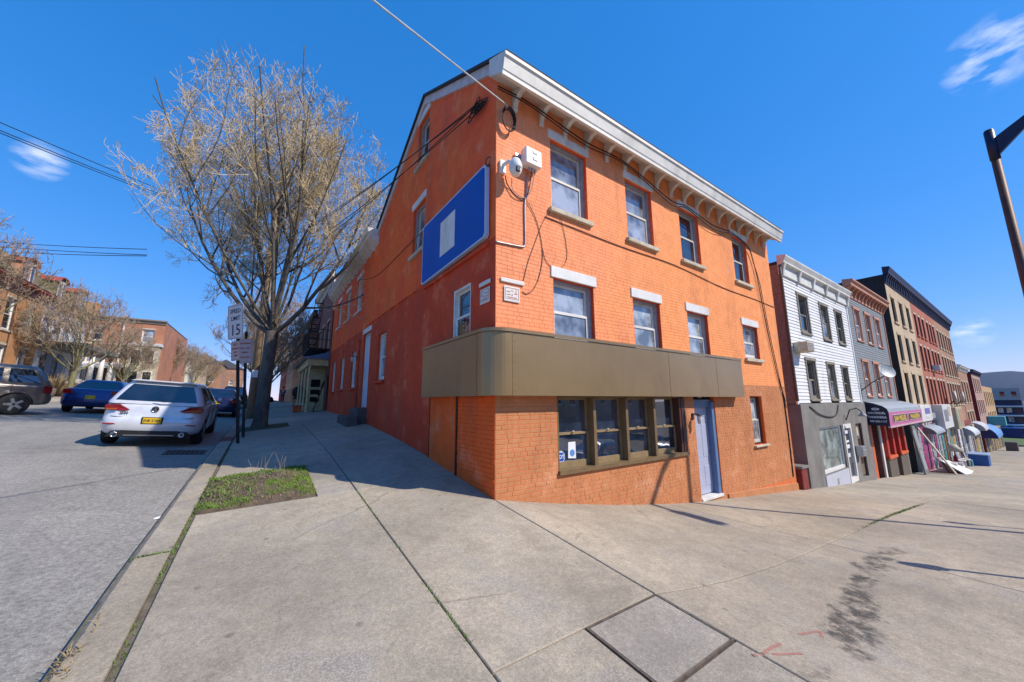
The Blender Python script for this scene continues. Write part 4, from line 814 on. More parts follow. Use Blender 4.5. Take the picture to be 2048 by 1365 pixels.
# bakery front: red bays, doors
M_red = mat('red_shop_paint', (.52, .035, .018), .45, .15, 4, .05); M_orange = mat('orange_shop_paint', (.70, .13, .03), .5, .15, 5, .05)
def shopblock(root, u0, u1, v0, v1, z0, z1, m, name, bev=.01):
    mb = MB(); mb.fbox(FF, u0, u1, v0, v1, z0, z1); return bevel(mb.build(name, m, root), bev)
shopblock(GH, 19.5, 25.8, -.9, -.8, -3.1, 1.1, M_dark, 'shop_back')
shopblock(GH, 19.6, 19.95, -.6, .0, -3, .4, M_orange, 'door_post'); shopblock(GH, 20.05, 20.75, -.3, -.24, -2.1, .3, M_doorlav, 'blue_door'); shopblock(GH, 20.8, 20.95, -.5, .02, -3, .3, M_dkbrown, 'jamb'); shopblock(GH, 21.0, 21.25, -.5, .05, -3, .3, M_white, 'jamb')
for u in (21.5, 24.0):
    shopblock(GH, u, u+1.6, -.3, .12, -3, -1.35, M_iron, 'stall_riser'); shopblock(GH, u, u+.35, -.3, .14, -1.35, .45, M_red, 'bay_post'); shopblock(GH, u+1.3, u+1.6, -.3, .14, -1.35, .45, M_red, 'bay_post'); shopblock(GH, u, u+1.6, -.3, .18, -1.42, -1.3, M_orange, 'bay_sill')
    mb = MB(); mb.quad(FF(u+.3, .0, -1.3), FF(u+1.35, .0, -1.3), FF(u+1.35, .0, .45), FF(u+.3, .0, .45)); mb.build('bay_pane', glass('green_shop_glass', (.03, .06, .05)), GH)
shopblock(GH, 23.1, 23.95, -.5, -.45, -2.6, .4, M_red, 'shop_door'); shopblock(GH, 25.65, 25.95, -.2, .1, -3, .6, M_greyparge, 'jamb')
AW = thing('bakery_awning', 'navy and pink bakery awning reading SAN MIGUEL PANADERIA below the grey house', 'awning', FF(23, 0, .2))
M_navy = mat('navy_canvas', (.012, .016, .045), .5, .15, 4, .05); M_pink = mat('pink_canvas', (.62, .16, .36), .5, .15, 3, .05); M_greycanvas = mat('grey_canvas', (.30, .33, .36), .6, .12, 5, .1); M_gold = mat('gold_letter', (.72, .48, .05), .5, .1, 5, 0)
ap = [(0, .24), (.72, .22), (.74, .80), (.70, .95), (.58, 1.06), (.30, 1.18), (0, 1.26)]
mb = MB(); mb.plate(FF, [(0, 0)]*0 or [(19.32, 0)]*0 or [(0, 0), (0, 1), (1, 0)], 0, .001); mb = MB()
n = len(ap); mb.add([FF(19.32, v, z) for v, z in ap], [tuple(range(n))]); sp = mb.build('side_panel', M_navy, AW)
mb = MB(); mb.add([FF(26.9, v, z) for v, z in ap], [tuple(range(n))]); mb.build('side_panel', M_navy, AW)
mb = MB(); mb.quad(FF(19.32, .72, .22), FF(26.9, .72, .22), FF(26.9, .74, .80), FF(19.32, .74, .80)); fp = mb.build('front_panel', M_pink, AW)
mb = MB()
for (v, z), (v2, z2) in zip(ap[2:], ap[3:]): mb.quad(FF(19.32, v, z), FF(26.9, v, z), FF(26.9, v2, z2), FF(19.32, v2, z2))
mb.build('canopy', M_greycanvas, AW, True)
mb = MB(); mb.fbox(FF, 19.32, 26.9, .66, .73, .14, .22); mb.build('valance', mat('pale_pink_canvas', (.6, .42, .46), .6), AW)
FA = Frame((19.32, 0, 0), (0, 1, 0), (-1, 0, 0))
text('lettering', 'SAN MIGUEL', .125, M_stwhite, FA, -.36, .003, .72, sp, .001, bold=.004, sx=.78); text('lettering', 'PANADERIA', .135, M_stwhite, FA, -.37, .003, .54, sp, .001, bold=.004, sx=.78); text('lettering', '845-562-1117', .12, M_stwhite, FA, -.38, .003, .37, sp, .001, bold=.003, sx=.78)
mb = MB(); mb.plate(FA, [(-.34+.13*math.cos(k*.5236), .93+.055*math.sin(k*.5236)) for k in range(12)], .001, .003); mb.build('oval', M_stwhite, sp); text('lettering', '140', .09, M_navy, FA, -.34, .004, .90, sp, .001, bold=.002)
for u0, u1, s in ((19.9, 22.9, 'SAN MIGUEL'), (23.3, 26.4, 'PANADERIA')):
    mb = MB(); mb.fbox(FF, u0, u1, .735, .745, .34, .70); mb.build('sign_border', mat('pale_pink_canvas', (.6, .42, .46), .6), fp); mb = MB(); mb.fbox(FF, u0+.06, u1-.06, .745, .752, .38, .66); mb.build('sign_field', M_navy, fp)
    text('lettering', s, .30, M_gold, FF, (u0+u1)/2, .753, .41, fp, .001, bold=.012, sx=1.5)
for lab, u, z, r in (('white satellite dish on an arm at the left edge of the grey house', 20.0, 2.6, .32),):
    t = thing('satellite_dish', lab, 'satellite dish', FF(19.3, 0, 1.9)); mb = MB(); mb.tube([FF(19.25, .02, 1.75), FF(19.35, .4, 2.1), FF(19.6, .75, 2.35)], .025, 6); mb.build('arm', M_iron, t)
    mb = MB(); c = FF(19.75, .85, 2.6); ax = Vector((-.55, -.75, .35)).normalized(); s1 = ax.cross(Vector((0, 0, 1))).normalized(); s2 = ax.cross(s1)
    rings = [(0, -.07), (.12, -.06), (.24, -.03), (.33, .0)]; vs = [c+ax*rings[0][1]]; fs = []
    for rr, h in rings[1:]:
        for k in range(16): vs.append(c + ax*h + (s1*math.cos(k*math.pi/8)+s2*math.sin(k*math.pi/8))*rr)
    fs += [(0, 1+k, 1+(k+1) % 16) for k in range(16)]
    for q in range(2): fs += [(1+q*16+k, 1+q*16+(k+1) % 16, 17+q*16+(k+1) % 16, 17+q*16+k) for k in range(16)]
    mb.add(vs, fs); mb.build('dish', mat('dish_grey', (.55, .56, .54), .5), t, True); mb = MB(); mb.tube([c-s2*.3, c+ax*.3], .01, 5); mb.build('feed_arm', M_iron, t)

# ------------------------------------------------------------------ the taller brick row
M_tan = brickmat('tan_brick', (.60, .45, .29), (.55, .40, .25), (.45, .36, .25), 1, .2); M_redb = brickmat('red_brick_paint', (.48, .15, .085), (.42, .12, .07), (.35, .12, .08), 1, .2); M_brn = brickmat('brown_brick', (.42, .22, .13), (.38, .19, .11), (.3, .2, .14), 1, .2); M_dksh = mat('dark_side_wall', (.045, .038, .034), .9, .4, 8, .4)  # the last is for an end wall, much darker than the tan front
M_navyc = mat('navy_cornice', (.018, .018, .06), .5, .2, 5, .1); M_oliv = mat('dark_olive_sash', (.05, .045, .03), .5)
def floors(us, wd, zs): return [(u, u+wd, a, b) for a, b in zs for u in us]
zs3 = [(1.05, 2.95), (3.70, 5.35), (6.15, 7.75)]
TB, _w = rowhouse('tan_building', 'tall tan brick building with dark windows and dark end wall', FF, 28.5, 36.0, -4, 9.0, M_tan, floors((29.35, 31.7, 34.0), 1.15, zs3), 14, M_pane, M_oliv, M_oliv, M_tan, .12, M_tan, sides=M_dksh)
RB, _w = rowhouse('red_building', 'long painted red brick building in the middle of the tall row', FF, 36.0, 46.4, -4.6, 9.0, M_redb, floors((36.7, 38.3, 39.9, 41.9, 43.4, 44.9), .95, [(a-.1, b-.1) for a, b in zs3]), 14, M_pane, M_dkbrown, M_dkbrown, M_stone, .12, M_redb)
BB, _w = rowhouse('brown_building', 'brown brick building with grey shuttered windows at the end of the tall row', FF, 46.4, 56.8, -5.2, 9.0, M_brn, floors((47.2, 48.9, 50.6, 52.3, 54.0, 55.4), 1.0, [(a-.2, b-.2) for a, b in zs3]), 14, glass('grey_shutter', (.25, .25, .26), .5, .3), M_greywood, M_greywood, M_stone, .1, M_stone)
for t_, a, b in ((TB, 28.4, 36.0), (RB, 36.0, 46.4), (BB, 46.4, 56.95)):
    cornice(t_, FF, a, b, 9.05, [(0, -.55), (.05, -.55), (.05, -.02), (.26, .02), (.26, .12), (.34, .32), (.34, .42), (0, .48)], M_navyc, [(.05, -.5), (.10, -.5), (.14, -.2), (.24, .0), (.05, 0)], .5, wd=.14)
# lower end of the row
SB, _w = rowhouse('small_tan_building', 'lower tan building with pale cornice after the tall row', FF, 57.2, 65.5, -5.6, 4.6, M_brn, floors((58.2, 60.6, 63.0), 1.2, [(1.0, 3.2), (-2.0, 0.0)]), 12, M_pane, M_greywood, M_greywood, M_stone, .1)
cornice(SB, FF, 57.1, 65.6, 4.7, STD, M_cornice, BRK, .9, wd=.15)
M_oxs = mat('oxblood_side_wall', (.20, .02, .025), .8, .15, 3, .1)
R2, _w = rowhouse('oxblood_building', 'pinkish building with a deep red end wall near the far end of the row', FF, 70.5, 82.0, -7, 4.7, mat('dusty_pink_render', (.48, .28, .22), .8), floors((71.5, 74.0, 76.6, 79.2), 1.3, [(2.3, 4.0), (-.6, 1.2)]), 14, M_pane, M_greywood, M_greywood, M_stone, .1, sides=M_oxs)
cornice(R2, FF, 70.3, 82.2, 4.8, STD, M_navyc, BRK, 1.1, wd=.2)
R3, _w = rowhouse('ochre_building', 'ochre building at the low far end of the avenue row', FF, 82.0, 101, -8, 3.2, mat('ochre_render', (.55, .34, .16), .8), floors((83.5, 87, 90.5, 94, 97.5), 1.6, [(.4, 2.4), (-2.6, -.6)]), 14, M_pane, M_greywood, M_greywood, M_stone, .1)
# ground-floor shopfronts of the row: frames, shutters, boards
rs = random.Random(11)
M_cols = [mat('shop_'+n_, c_, .55, .15, 3, .05) for n_, c_ in (('grey', (.33, .34, .36)), ('white', (.66, .66, .65)), ('magenta', (.36, .035, .16)), ('teal', (.05, .25, .28)), ('ochre', (.42, .27, .06)), ('maroon', (.25, .04, .03)), ('sand', (.52, .43, .27)), ('slate', (.12, .14, .17)))]
def shopfront(root, u0, u1, order):
    u = u0+.15; k = 0
    while u < u1-.3:
        wd = min(rs.choice((.35, .6, .9, 1.2, .3)), u1-u); g = walk(u, 0); h = rs.uniform(2.5, 3.1); v = rs.uniform(.03, .16)
        m = M_cols[order[k % len(order)]]; mb = MB(); mb.fbox(FF, u, u+wd-.06, 0, v, g-.5, g+h)
        if wd > .5:
            o = mb.build('shutter', m, root); mb = MB()
            for q in range(5): mb.fbox(FF, u+.04, u+wd-.1, v, v+.02, g+.2+q*.5, g+.55+q*.5)
            mb2 = mb; mb2.build('slats', m, o)['kind'] = 'stuff'
        else: mb.build('pilaster', m, root)
        u += wd; k += 1
    g = walk((u0+u1)/2, 0); mb = MB(); mb.fbox(FF, u0+.1, u1-.1, 0, .22, g+3.05, g+3.4); bevel(mb.build('shop_lintel', M_cols[order[0]], root), .02)
shopfront(TB, 28.5, 36.0, (0, 2, 7, 0, 2, 1)); shopfront(RB, 36, 46.4, (0, 7, 4, 3, 6, 5, 4)); shopfront(BB, 46.4, 56.8, (5, 0, 1, 0, 7, 1)); shopfront(SB, 57.2, 65.5, (6, 7, 6, 4)); shopfront(R2, 70.5, 82, (6, 7, 5, 4)); shopfront(R3, 82, 101, (4, 6, 7, 5))
# shop signs and awnings that stand out from the row
def shopsign(name, label, u0, u1, v0, v1, z0, z1, m, faces=()):
    t = thing(name, label, 'sign' if 'sign' in name else 'awning', FF((u0+u1)/2, 0, z0)); mb = MB(); mb.fbox(FF, u0, u1, v0, v1, z0, z1); bevel(mb.build('box', m, t), .02)
    for k, (a, b, c, d, fm) in enumerate(faces): mb = MB(); mb.fbox(FF, u0+(u1-u0)*a, u0+(u1-u0)*b, v1, v1+.012, z0+(z1-z0)*c, z0+(z1-z0)*d); mb.build('panel', fm, t)
    return t
M_violet = mat('violet_print', (.2, .16, .5), .5)
shopsign('shop_sign', 'white shop sign with violet lettering right of the pink awning', 28.6, 32.2, .05, .5, .05, 1.0, M_white, ((.35, .8, .45, .8, M_violet), (.4, .75, .15, .35, M_cols[1])))
shopsign('shop_sign', 'pale grey shop sign with chrome scrawl below the red building', 36.2, 40.5, .05, .55, -.7, .95, M_cols[1], ((.1, .5, .3, .8, M_steel), (.55, .8, .5, .9, M_cols[6])))
shopsign('shop_sign', 'cream shop sign with green and red stripes below the red building', 42.5, 46.2, .05, .6, -1.0, .7, M_cols[6], ((.1, .3, .1, .9, mat('sage_print', (.3, .4, .28), .6)), (.45, .62, .1, .9, M_salmon), (.75, .9, .1, .9, M_salmon)))
def awning(name, label, u0, u1, v1, z0, z1, m, endm):
    t = thing(name, label, 'awning', FF((u0+u1)/2, 0, z0)); pts = [(0, z0)] + [(v1*math.sin(k*math.pi/12), z0+(z1-z0)*math.cos(k*math.pi/12)) for k in range(6, -1, -1)]
    mb = MB(); n = len(pts)
    for (v, z), (v2, z2) in zip(pts[1:], pts[2:]): mb.quad(FF(u0, v, z), FF(u1, v, z), FF(u1, v2, z2), FF(u0, v2, z2))
    mb.build('canopy', m, t, True)
    for u in (u0, u1): mb = MB(); mb.add([FF(u, v, z) for v, z in pts], [tuple(range(n))]); mb.build('end_panel', endm, t)
M_blueaw = mat('blue_canvas', (.10, .26, .55), .5, .1); M_deepblue = mat('deep_blue_canvas', (.012, .022, .12), .5, .1)
awning('grey_awning', 'grey rounded awning over the shop under the tan building', 30.8, 34.4, .7, -.75, -.3, M_greycanvas, M_greyparge); awning('white_awning', 'white rounded metal awning below the brown building', 49.8, 54.5, .8, -1.9, -1.2, mat('white_metal', (.7, .7, .68), .35, .1, 4, 0, metal=.3), M_cols[0])
awning('lilac_awning', 'pale lilac sloping awning beyond the white metal awning', 59.0, 64.0, .9, -1.9, -1.1, mat('lilac_canvas', (.5, .47, .5), .6), M_cols[0]); awning('blue_awning', 'blue half-round awning with deep blue end panel far along the row', 67.5, 76.5, 1.2, -3.2, -1.9, M_blueaw, M_deepblue)
shopsign('shop_sign', 'small turquoise shop sign beyond the blue awning', 79, 81.5, .05, 1.5, -2.2, -1.0, mat('turquoise_sign', (.07, .33, .42), .5))
for lab, u in (('grey satellite dish above the cream sign of the red building', 45.0), ('grey satellite dish above the white metal awning', 50.5)):
    t = thing('satellite_dish', lab, 'satellite dish', FF(u, .1, .8), 'satellite dishes'); mb = MB(); mb.tube([FF(u, 0, .8), FF(u, .4, 1.2)], .04, 6); mb.build('arm', M_iron, t); mb = MB(); mb.lathe(FF(u, .5, 1.5), [(.55, -.05), (.5, .02), (.3, .1), (.05, .14)], 14, 'y'); mb.build('dish', MATS['dish_grey'], t, True)
t = thing('window_air_conditioner', 'small window air conditioner on the red building', 'air conditioner', FF(41.0, .2, 3.2)); mb = MB(); mb.fbox(FF, 40.7, 41.5, 0, .4, 3.55, 4.0); bevel(mb.build('case', M_cols[1], t), .02); mb = MB(); mb.fbox(FF, 40.78, 41.42, .4, .41, 3.6, 3.95); mb.build('grille', M_greywood, t)
# what stands out on the pavement in front of the shops
def prop(name, label, cat, x, y): return thing(name, label, cat, (x, y, walk(x, y)))
g = walk
t = prop('wooden_board', 'long yellowish wooden board leaning against the shopfront', 'board', 29.2, -.9); mb = MB(); z0 = g(29.2, -1.3); mb.hexa([(28.9, -1.35, z0), (29.2, -1.35, z0), (29.2, -1.30, z0), (28.9, -1.30, z0), (28.9, -.2, z0+2.5), (29.2, -.2, z0+2.5), (29.2, -.14, z0+2.5), (28.9, -.14, z0+2.5)]); mb.build('plank', M_stone, t)
t = prop('white_board', 'white board lying tilted on the pavement by the lamp', 'board', 30.5, -1.2); mb = MB(); z0 = g(30.5, -1.3); mb.hexa([(29.6, -1.7, z0), (32.0, -1.7, z0), (32.0, -1.62, z0), (29.6, -1.62, z0), (29.6, -.8, z0+.7), (32.0, -.8, z0+.5), (32.0, -.74, z0+.5), (29.6, -.74, z0+.7)]); mb.build('sheet', M_clap, t)
t = prop('table_lamp', 'table lamp with a tan shade among the goods on the pavement', 'lamp', 34.2, -.9); z0 = g(34.2, -.9); mb = MB(); mb.lathe((34.2, -.9, z0), [(.15, 0), (.15, .05), (.04, .1), (.1, .45), (.1, .7), (.03, .9), (.03, 1.2)], 10); mb.build('base', M_oxs, t, True); mb = MB(); mb.lathe((34.2, -.9, z0+1.1), [(.42, 0), (.14, .42)], 12); mb.build('shade', M_stone, t, True)
for k, (x, lab) in enumerate(((36.0, 'white folding chair on the pavement next to the tan lamp'), (38.3, 'white garden chair before the shop with the ochre door'))):
    t = prop('chair', lab, 'chair', x, -.9); t['group'] = 'chairs outside the shops'; z0 = g(x, -.9)
    for dx in (-.22, .22):
        for dy in (-.22, .22): mb = MB(); mb.tube([(x+dx, -.9+dy, z0), (x+dx*.9, -.9+dy*.9, z0+.45)], .025, 5); mb.build('leg', M_white, t)
    mb = MB(); mb.box(x-.25, x+.25, -1.15, -.65, z0+.45, z0+.5); mb.build('seat', M_white, t); mb = MB(); mb.box(x-.25, x+.25, -.68, -.64, z0+.5, z0+1.0); mb.build('backrest', M_white, t)
t = prop('blue_crate', 'bright blue storage crate on the pavement edge of the shop goods', 'crate', 40.6, -1.4); z0 = g(40.6, -1.4)
mb = MB(); mb.box(39.8, 41.4, -1.85, -.95, z0, z0+.78); bevel(mb.build('tub', mat('blue_plastic', (.02, .10, .36), .4, .1), t), .04); mb = MB(); mb.box(39.75, 41.45, -1.9, -.9, z0+.78, z0+.86); bevel(mb.build('lid', mat('pale_blue_plastic', (.3, .42, .6), .4, .1), t), .03)
t = prop('screen_door', 'grey screen door propped upright beside the red bakery bay', 'door', 26.8, -.5); z0 = g(26.8, -.5); mb = MB(); mb.hexa([(26.35, -.55, z0), (27.35, -.55, z0), (27.35, -.49, z0), (26.35, -.49, z0), (26.35, -.30, z0+2.5), (27.35, -.30, z0+2.5), (27.35, -.24, z0+2.5), (26.35, -.24, z0+2.5)]); mb.build('panel', M_greyparge, t)
for k in range(2): mb = MB(); zz0 = z0+.25+1.1*k; yy = -.56+.1*(.25+1.1*k); mb.hexa([(26.5, yy, zz0), (27.2, yy, zz0), (27.2, yy+.02, zz0), (26.5, yy+.02, zz0), (26.5, yy+.09, zz0+.95), (27.2, yy+.09, zz0+.95), (27.2, yy+.11, zz0+.95), (26.5, yy+.11, zz0+.95)]); mb.build('mesh_panel', M_cols[0], t)
rz_ = random.Random(77); kinds = [('picture_frame', 'picture frame'), ('cardboard_box', 'box'), ('suitcase', 'suitcase'), ('flower_pot', 'pot'), ('basket', 'basket')]
cn = [('dusty pink', (.5, .25, .25)), ('cream', (.6, .55, .42)), ('dark brown', (.09, .055, .035)), ('lavender', (.42, .40, .52)), ('olive', (.2, .2, .07)), ('white', (.7, .7, .68)), ('rust red', (.3, .07, .04)), ('teal', (.06, .22, .24))]
k = 0
for x in (29.9, 31.1, 32.4, 33.2, 35.0, 36.9, 37.6, 38.9, 39.3, 42.6, 43.8, 45.2, 47.0, 48.6):
    kd, cw = kinds[k % 5]; nm_, cc = cn[k % 8]; y = -.55-.5*rz_.random(); z0 = g(x, y); mm = mat('goods_'+nm_.replace(' ', '_'), cc, .6, .2, 6, .1)
    t = prop(kd, '%s %s among the goods on the pavement, %s from the bakery' % (nm_, cw, ['nearest', 'second', 'third', 'fourth', 'fifth', 'sixth', 'seventh', 'eighth', 'ninth', 'tenth', 'eleventh', 'twelfth', 'thirteenth', 'last'][k]), cw, x, y); t['group'] = 'goods set out on the pavement'
    w_ = rz_.uniform(.3, .5); h_ = rz_.uniform(.5, 1.0)
    if kd == 'picture_frame':
        mb = MB(); mb.hexa([(x-w_, y, z0), (x+w_, y, z0), (x+w_, y+.06, z0), (x-w_, y+.06, z0), (x-w_, y+.25, z0+h_*1.3), (x+w_, y+.25, z0+h_*1.3), (x+w_, y+.31, z0+h_*1.3), (x-w_, y+.31, z0+h_*1.3)]); mb.build('frame', mm, t)
        mb = MB(); mb.hexa([(x-w_*.8, y+.02, z0+.12), (x+w_*.8, y+.02, z0+.12), (x+w_*.8, y+.04, z0+.12), (x-w_*.8, y+.04, z0+.12), (x-w_*.8, y+.205, z0+h_*1.15), (x+w_*.8, y+.205, z0+h_*1.15), (x+w_*.8, y+.23, z0+h_*1.15), (x-w_*.8, y+.23, z0+h_*1.15)]); mb.build('picture', M_greywood, t)
    elif kd in ('flower_pot', 'basket'):
        mb = MB(); mb.lathe((x, y, z0), [(w_*.55, 0), (w_*.75, h_*.45), (w_*.8, h_*.5), (w_*.7, h_*.5)], 12); mb.build('vessel', mm, t, True); mb = MB(); mb.lathe((x, y, z0+h_*.46), [(w_*.72, 0), (w_*.3, .03)], 10); mb.build('filling', M_soil if kd == 'flower_pot' else M_clap, t)
    else:
        mb = MB(); mb.box(x-w_, x+w_, y-.25, y+.25, z0, z0+h_*.7); bevel(mb.build('case', mm, t), .03); mb = MB(); mb.box(x-w_*.98, x+w_*.98, y-.255, y+.255, z0+h_*.42, z0+h_*.46); mb.build('band', M_dkbrown, t)
    k += 1
t = prop('cardboard_box', 'dark open box at the far corner of the shops', 'box', 81.0, -1.5); z0 = g(81, -1.5); mb = MB(); mb.box(80, 82, -2, -1, z0, z0+1.2); bevel(mb.build('carton', M_step, t), .03)
# across the far end of the avenue
FE = Frame((175, 0, 0), (0, -1, 0), (-1, 0, 0))
EB, _w = rowhouse('far_building', 'dark bluish building with white balconies closing the far end of the avenue', FE, -9, 1.5, -14, 4.2, mat('dark_blue_render', (.035, .04, .09), .8), [(-7+2.4*k, -5.6+2.4*k, 1.6, 3.2) for k in range(3)], 12, M_pane, M_white, M_white, None, .1)
for k in range(3):
    mb = MB(); mb.fbox(FE, -9.3, 1.8, 0, 1.2, -1.0-2.6*k, -.6-2.6*k); mb.build('balcony', M_cols[1], EB)
    for q in range(7): mb = MB(); mb.fbox(FE, -8.6+1.45*q, -7.7+1.45*q, 0, .08, -2.9-2.6*k+.3, -1.2-2.6*k); mb.build('window', M_pane_sky if q % 3 else M_dkbrown, EB)
for q in range(5): mb = MB(); mb.fbox(FE, -7.9+2*q, -7.1+2*q, .6, .65, 2.0, 3.4); mb.build('upper_window', M_pane, EB)
mb = MB(); mb.fbox(FE, -8.8, 1.6, .05, .6, 1.0, 4.4); mb.build('upper_storey', M_cols[0], EB)
awning2 = thing('far_awning', 'wide blue awning in front of the building closing the avenue', 'awning', FE(-4, 1, -9)); mb = MB(); mb.fbox(FE, -8.5, .5, 1.3, 3.0, -9.3, -6.9); mb.build('canopy', M_deepblue, awning2); mb = MB(); mb.fbox(FE, -8.6, 2.2, 1.3, 3.2, -6.9, -6.5); mb.build('rim', M_blueaw, awning2)
mb = MB(); patch(mb, 103, 165, -3, 6, lambda x, y: G_(x)+.3, 6, 3); tag(mb.build('far_lawn', mat('bright_grass', (.09, .14, .025), .9, .3, 2, .3), None), None, kind='structure')
M_leafdk = mat('dark_evergreen', (.03, .045, .02), .9, .4, 3, .3)

# ------------------------------------------------------------------ vehicles
M_tyre = mat('tyre_rubber', (.02, .02, .021), .75, .2, 20, .1); M_rim = mat('alloy', (.45, .45, .46), .3, .1, 8, 0, metal=.8); M_carglass = glass('car_glass', (.008, .010, .014), .02, 1.0); M_redlens = mat('red_lens', (.30, .008, .006), .15, .15, 30, 0, spec=.8); M_amber = mat('amber_lens', (.6, .12, .02), .15, .1, 30, 0, spec=.8); M_plate = mat('gold_plate', (.75, .48, .02), .4, .05, 5, 0); M_ink = mat('navy_ink', (.01, .012, .05), .5); M_chrome = mat('chrome', (.7, .7, .71), .12, .03, 5, 0, metal=1); M_trimblk = mat('black_trim', (.018, .018, .02), .5, .2, 10, .05)
CARS = dict(
 hatch=dict(L=4.27, W=.89, prof=[(.30, .20), (.09, .27), (.03, .36), (.0, .50), (.015, .60), (.055, .635), (.075, .70), (.085, .80), (.115, .92), (.16, .965), (1.2, .985), (3.0, .985), (3.45, .93), (3.95, .82), (4.20, .68), (4.27, .50), (4.22, .28), (3.9, .20)],
            belt=.955, gy=(.125, 3.15), gw=.83, ry=(.50, 2.25), rw=.62, rz=1.435, top=1.475, wheels=(.80, 3.43), wr=.315),
 sedan=dict(L=4.75, W=.91, prof=[(.30, .22), (.08, .28), (.02, .38), (.0, .52), (.02, .66), (.05, .74), (.07, .90), (.11, 1.0), (.20, 1.04), (.85, 1.06), (1.6, 1.0), (3.25, .97), (3.8, .90), (4.4, .78), (4.68, .64), (4.75, .48), (4.68, .28), (4.4, .22)],
            belt=.97, gy=(.62, 3.45), gw=.82, ry=(1.25, 2.65), rw=.58, rz=1.40, top=1.44, wheels=(.95, 3.85), wr=.32),
 suv=dict(L=4.75, W=.95, prof=[(.30, .32), (.08, .38), (.02, .46), (.0, .62), (.03, .72), (.06, .78), (.08, .95), (.11, 1.08), (.16, 1.12), (1.2, 1.13), (3.2, 1.12), (3.6, 1.09), (4.3, 1.0), (4.68, .88), (4.75, .65), (4.70, .42), (4.4, .32)],
          belt=1.10, gy=(.13, 3.55), gw=.86, ry=(.50, 2.75), rw=.68, rz=1.72, top=1.77, wheels=(.90, 3.80), wr=.37))
def lerp(a, b, t): return a+(b-a)*t
def car_body(c):
    L, Wd = c['L'], c['W']; prof = c['prof']; mb = MB()
    secs = [(0, 0, 0), (.45, .004, .0), (.68, .02, .004), (.80, .055, .012), (.87, .12, .025), (.92, .22, .05), (.955, .32, .085)]
    xs = [(-x, p, d) for x, p, d in reversed(secs[1:])] + secs
    k = len(prof)
    for x, p, d in xs:
        for y, z in prof:
            mid = max(0, 1-abs(y-L/2)/(L/2)); yy = y + p*(1 if y < L/2 else -1)*(1-mid)**1.5*2.0*(.55 if y < L/2 else .8)
            sx = x*Wd/.955*(1 - .05*max(0, (z-.75))*1.2 - (.03 if z < .3 else 0)); zz = z - d*max(-1, min(1, (z-.55)/.3))
            mb.v.append((sx, min(max(yy, 0), L), zz))
    n = len(xs)
    for i in range(n-1):
        for j in range(k): mb.f.append((i*k+j, i*k+(j+1) % k, (i+1)*k+(j+1) % k, (i+1)*k+j)); mb.m.append(0)
    mb.f.append(tuple(range(k))); mb.f.append(tuple((n-1)*k+j for j in range(k-1, -1, -1))); mb.m += [0, 0]
    return mb
def rrect(y0, y1, w, r, z, n=5):
    pts = []
    for cx, cy, a0 in ((w-r, y0+r, -90), (w-r, y1-r, 0), (-w+r, y1-r, 90), (-w+r, y0+r, 180)):
        for i in range(n+1): a = R(a0+90*i/n); pts.append((cx+r*math.cos(a), cy+r*math.sin(a), z))
    return pts
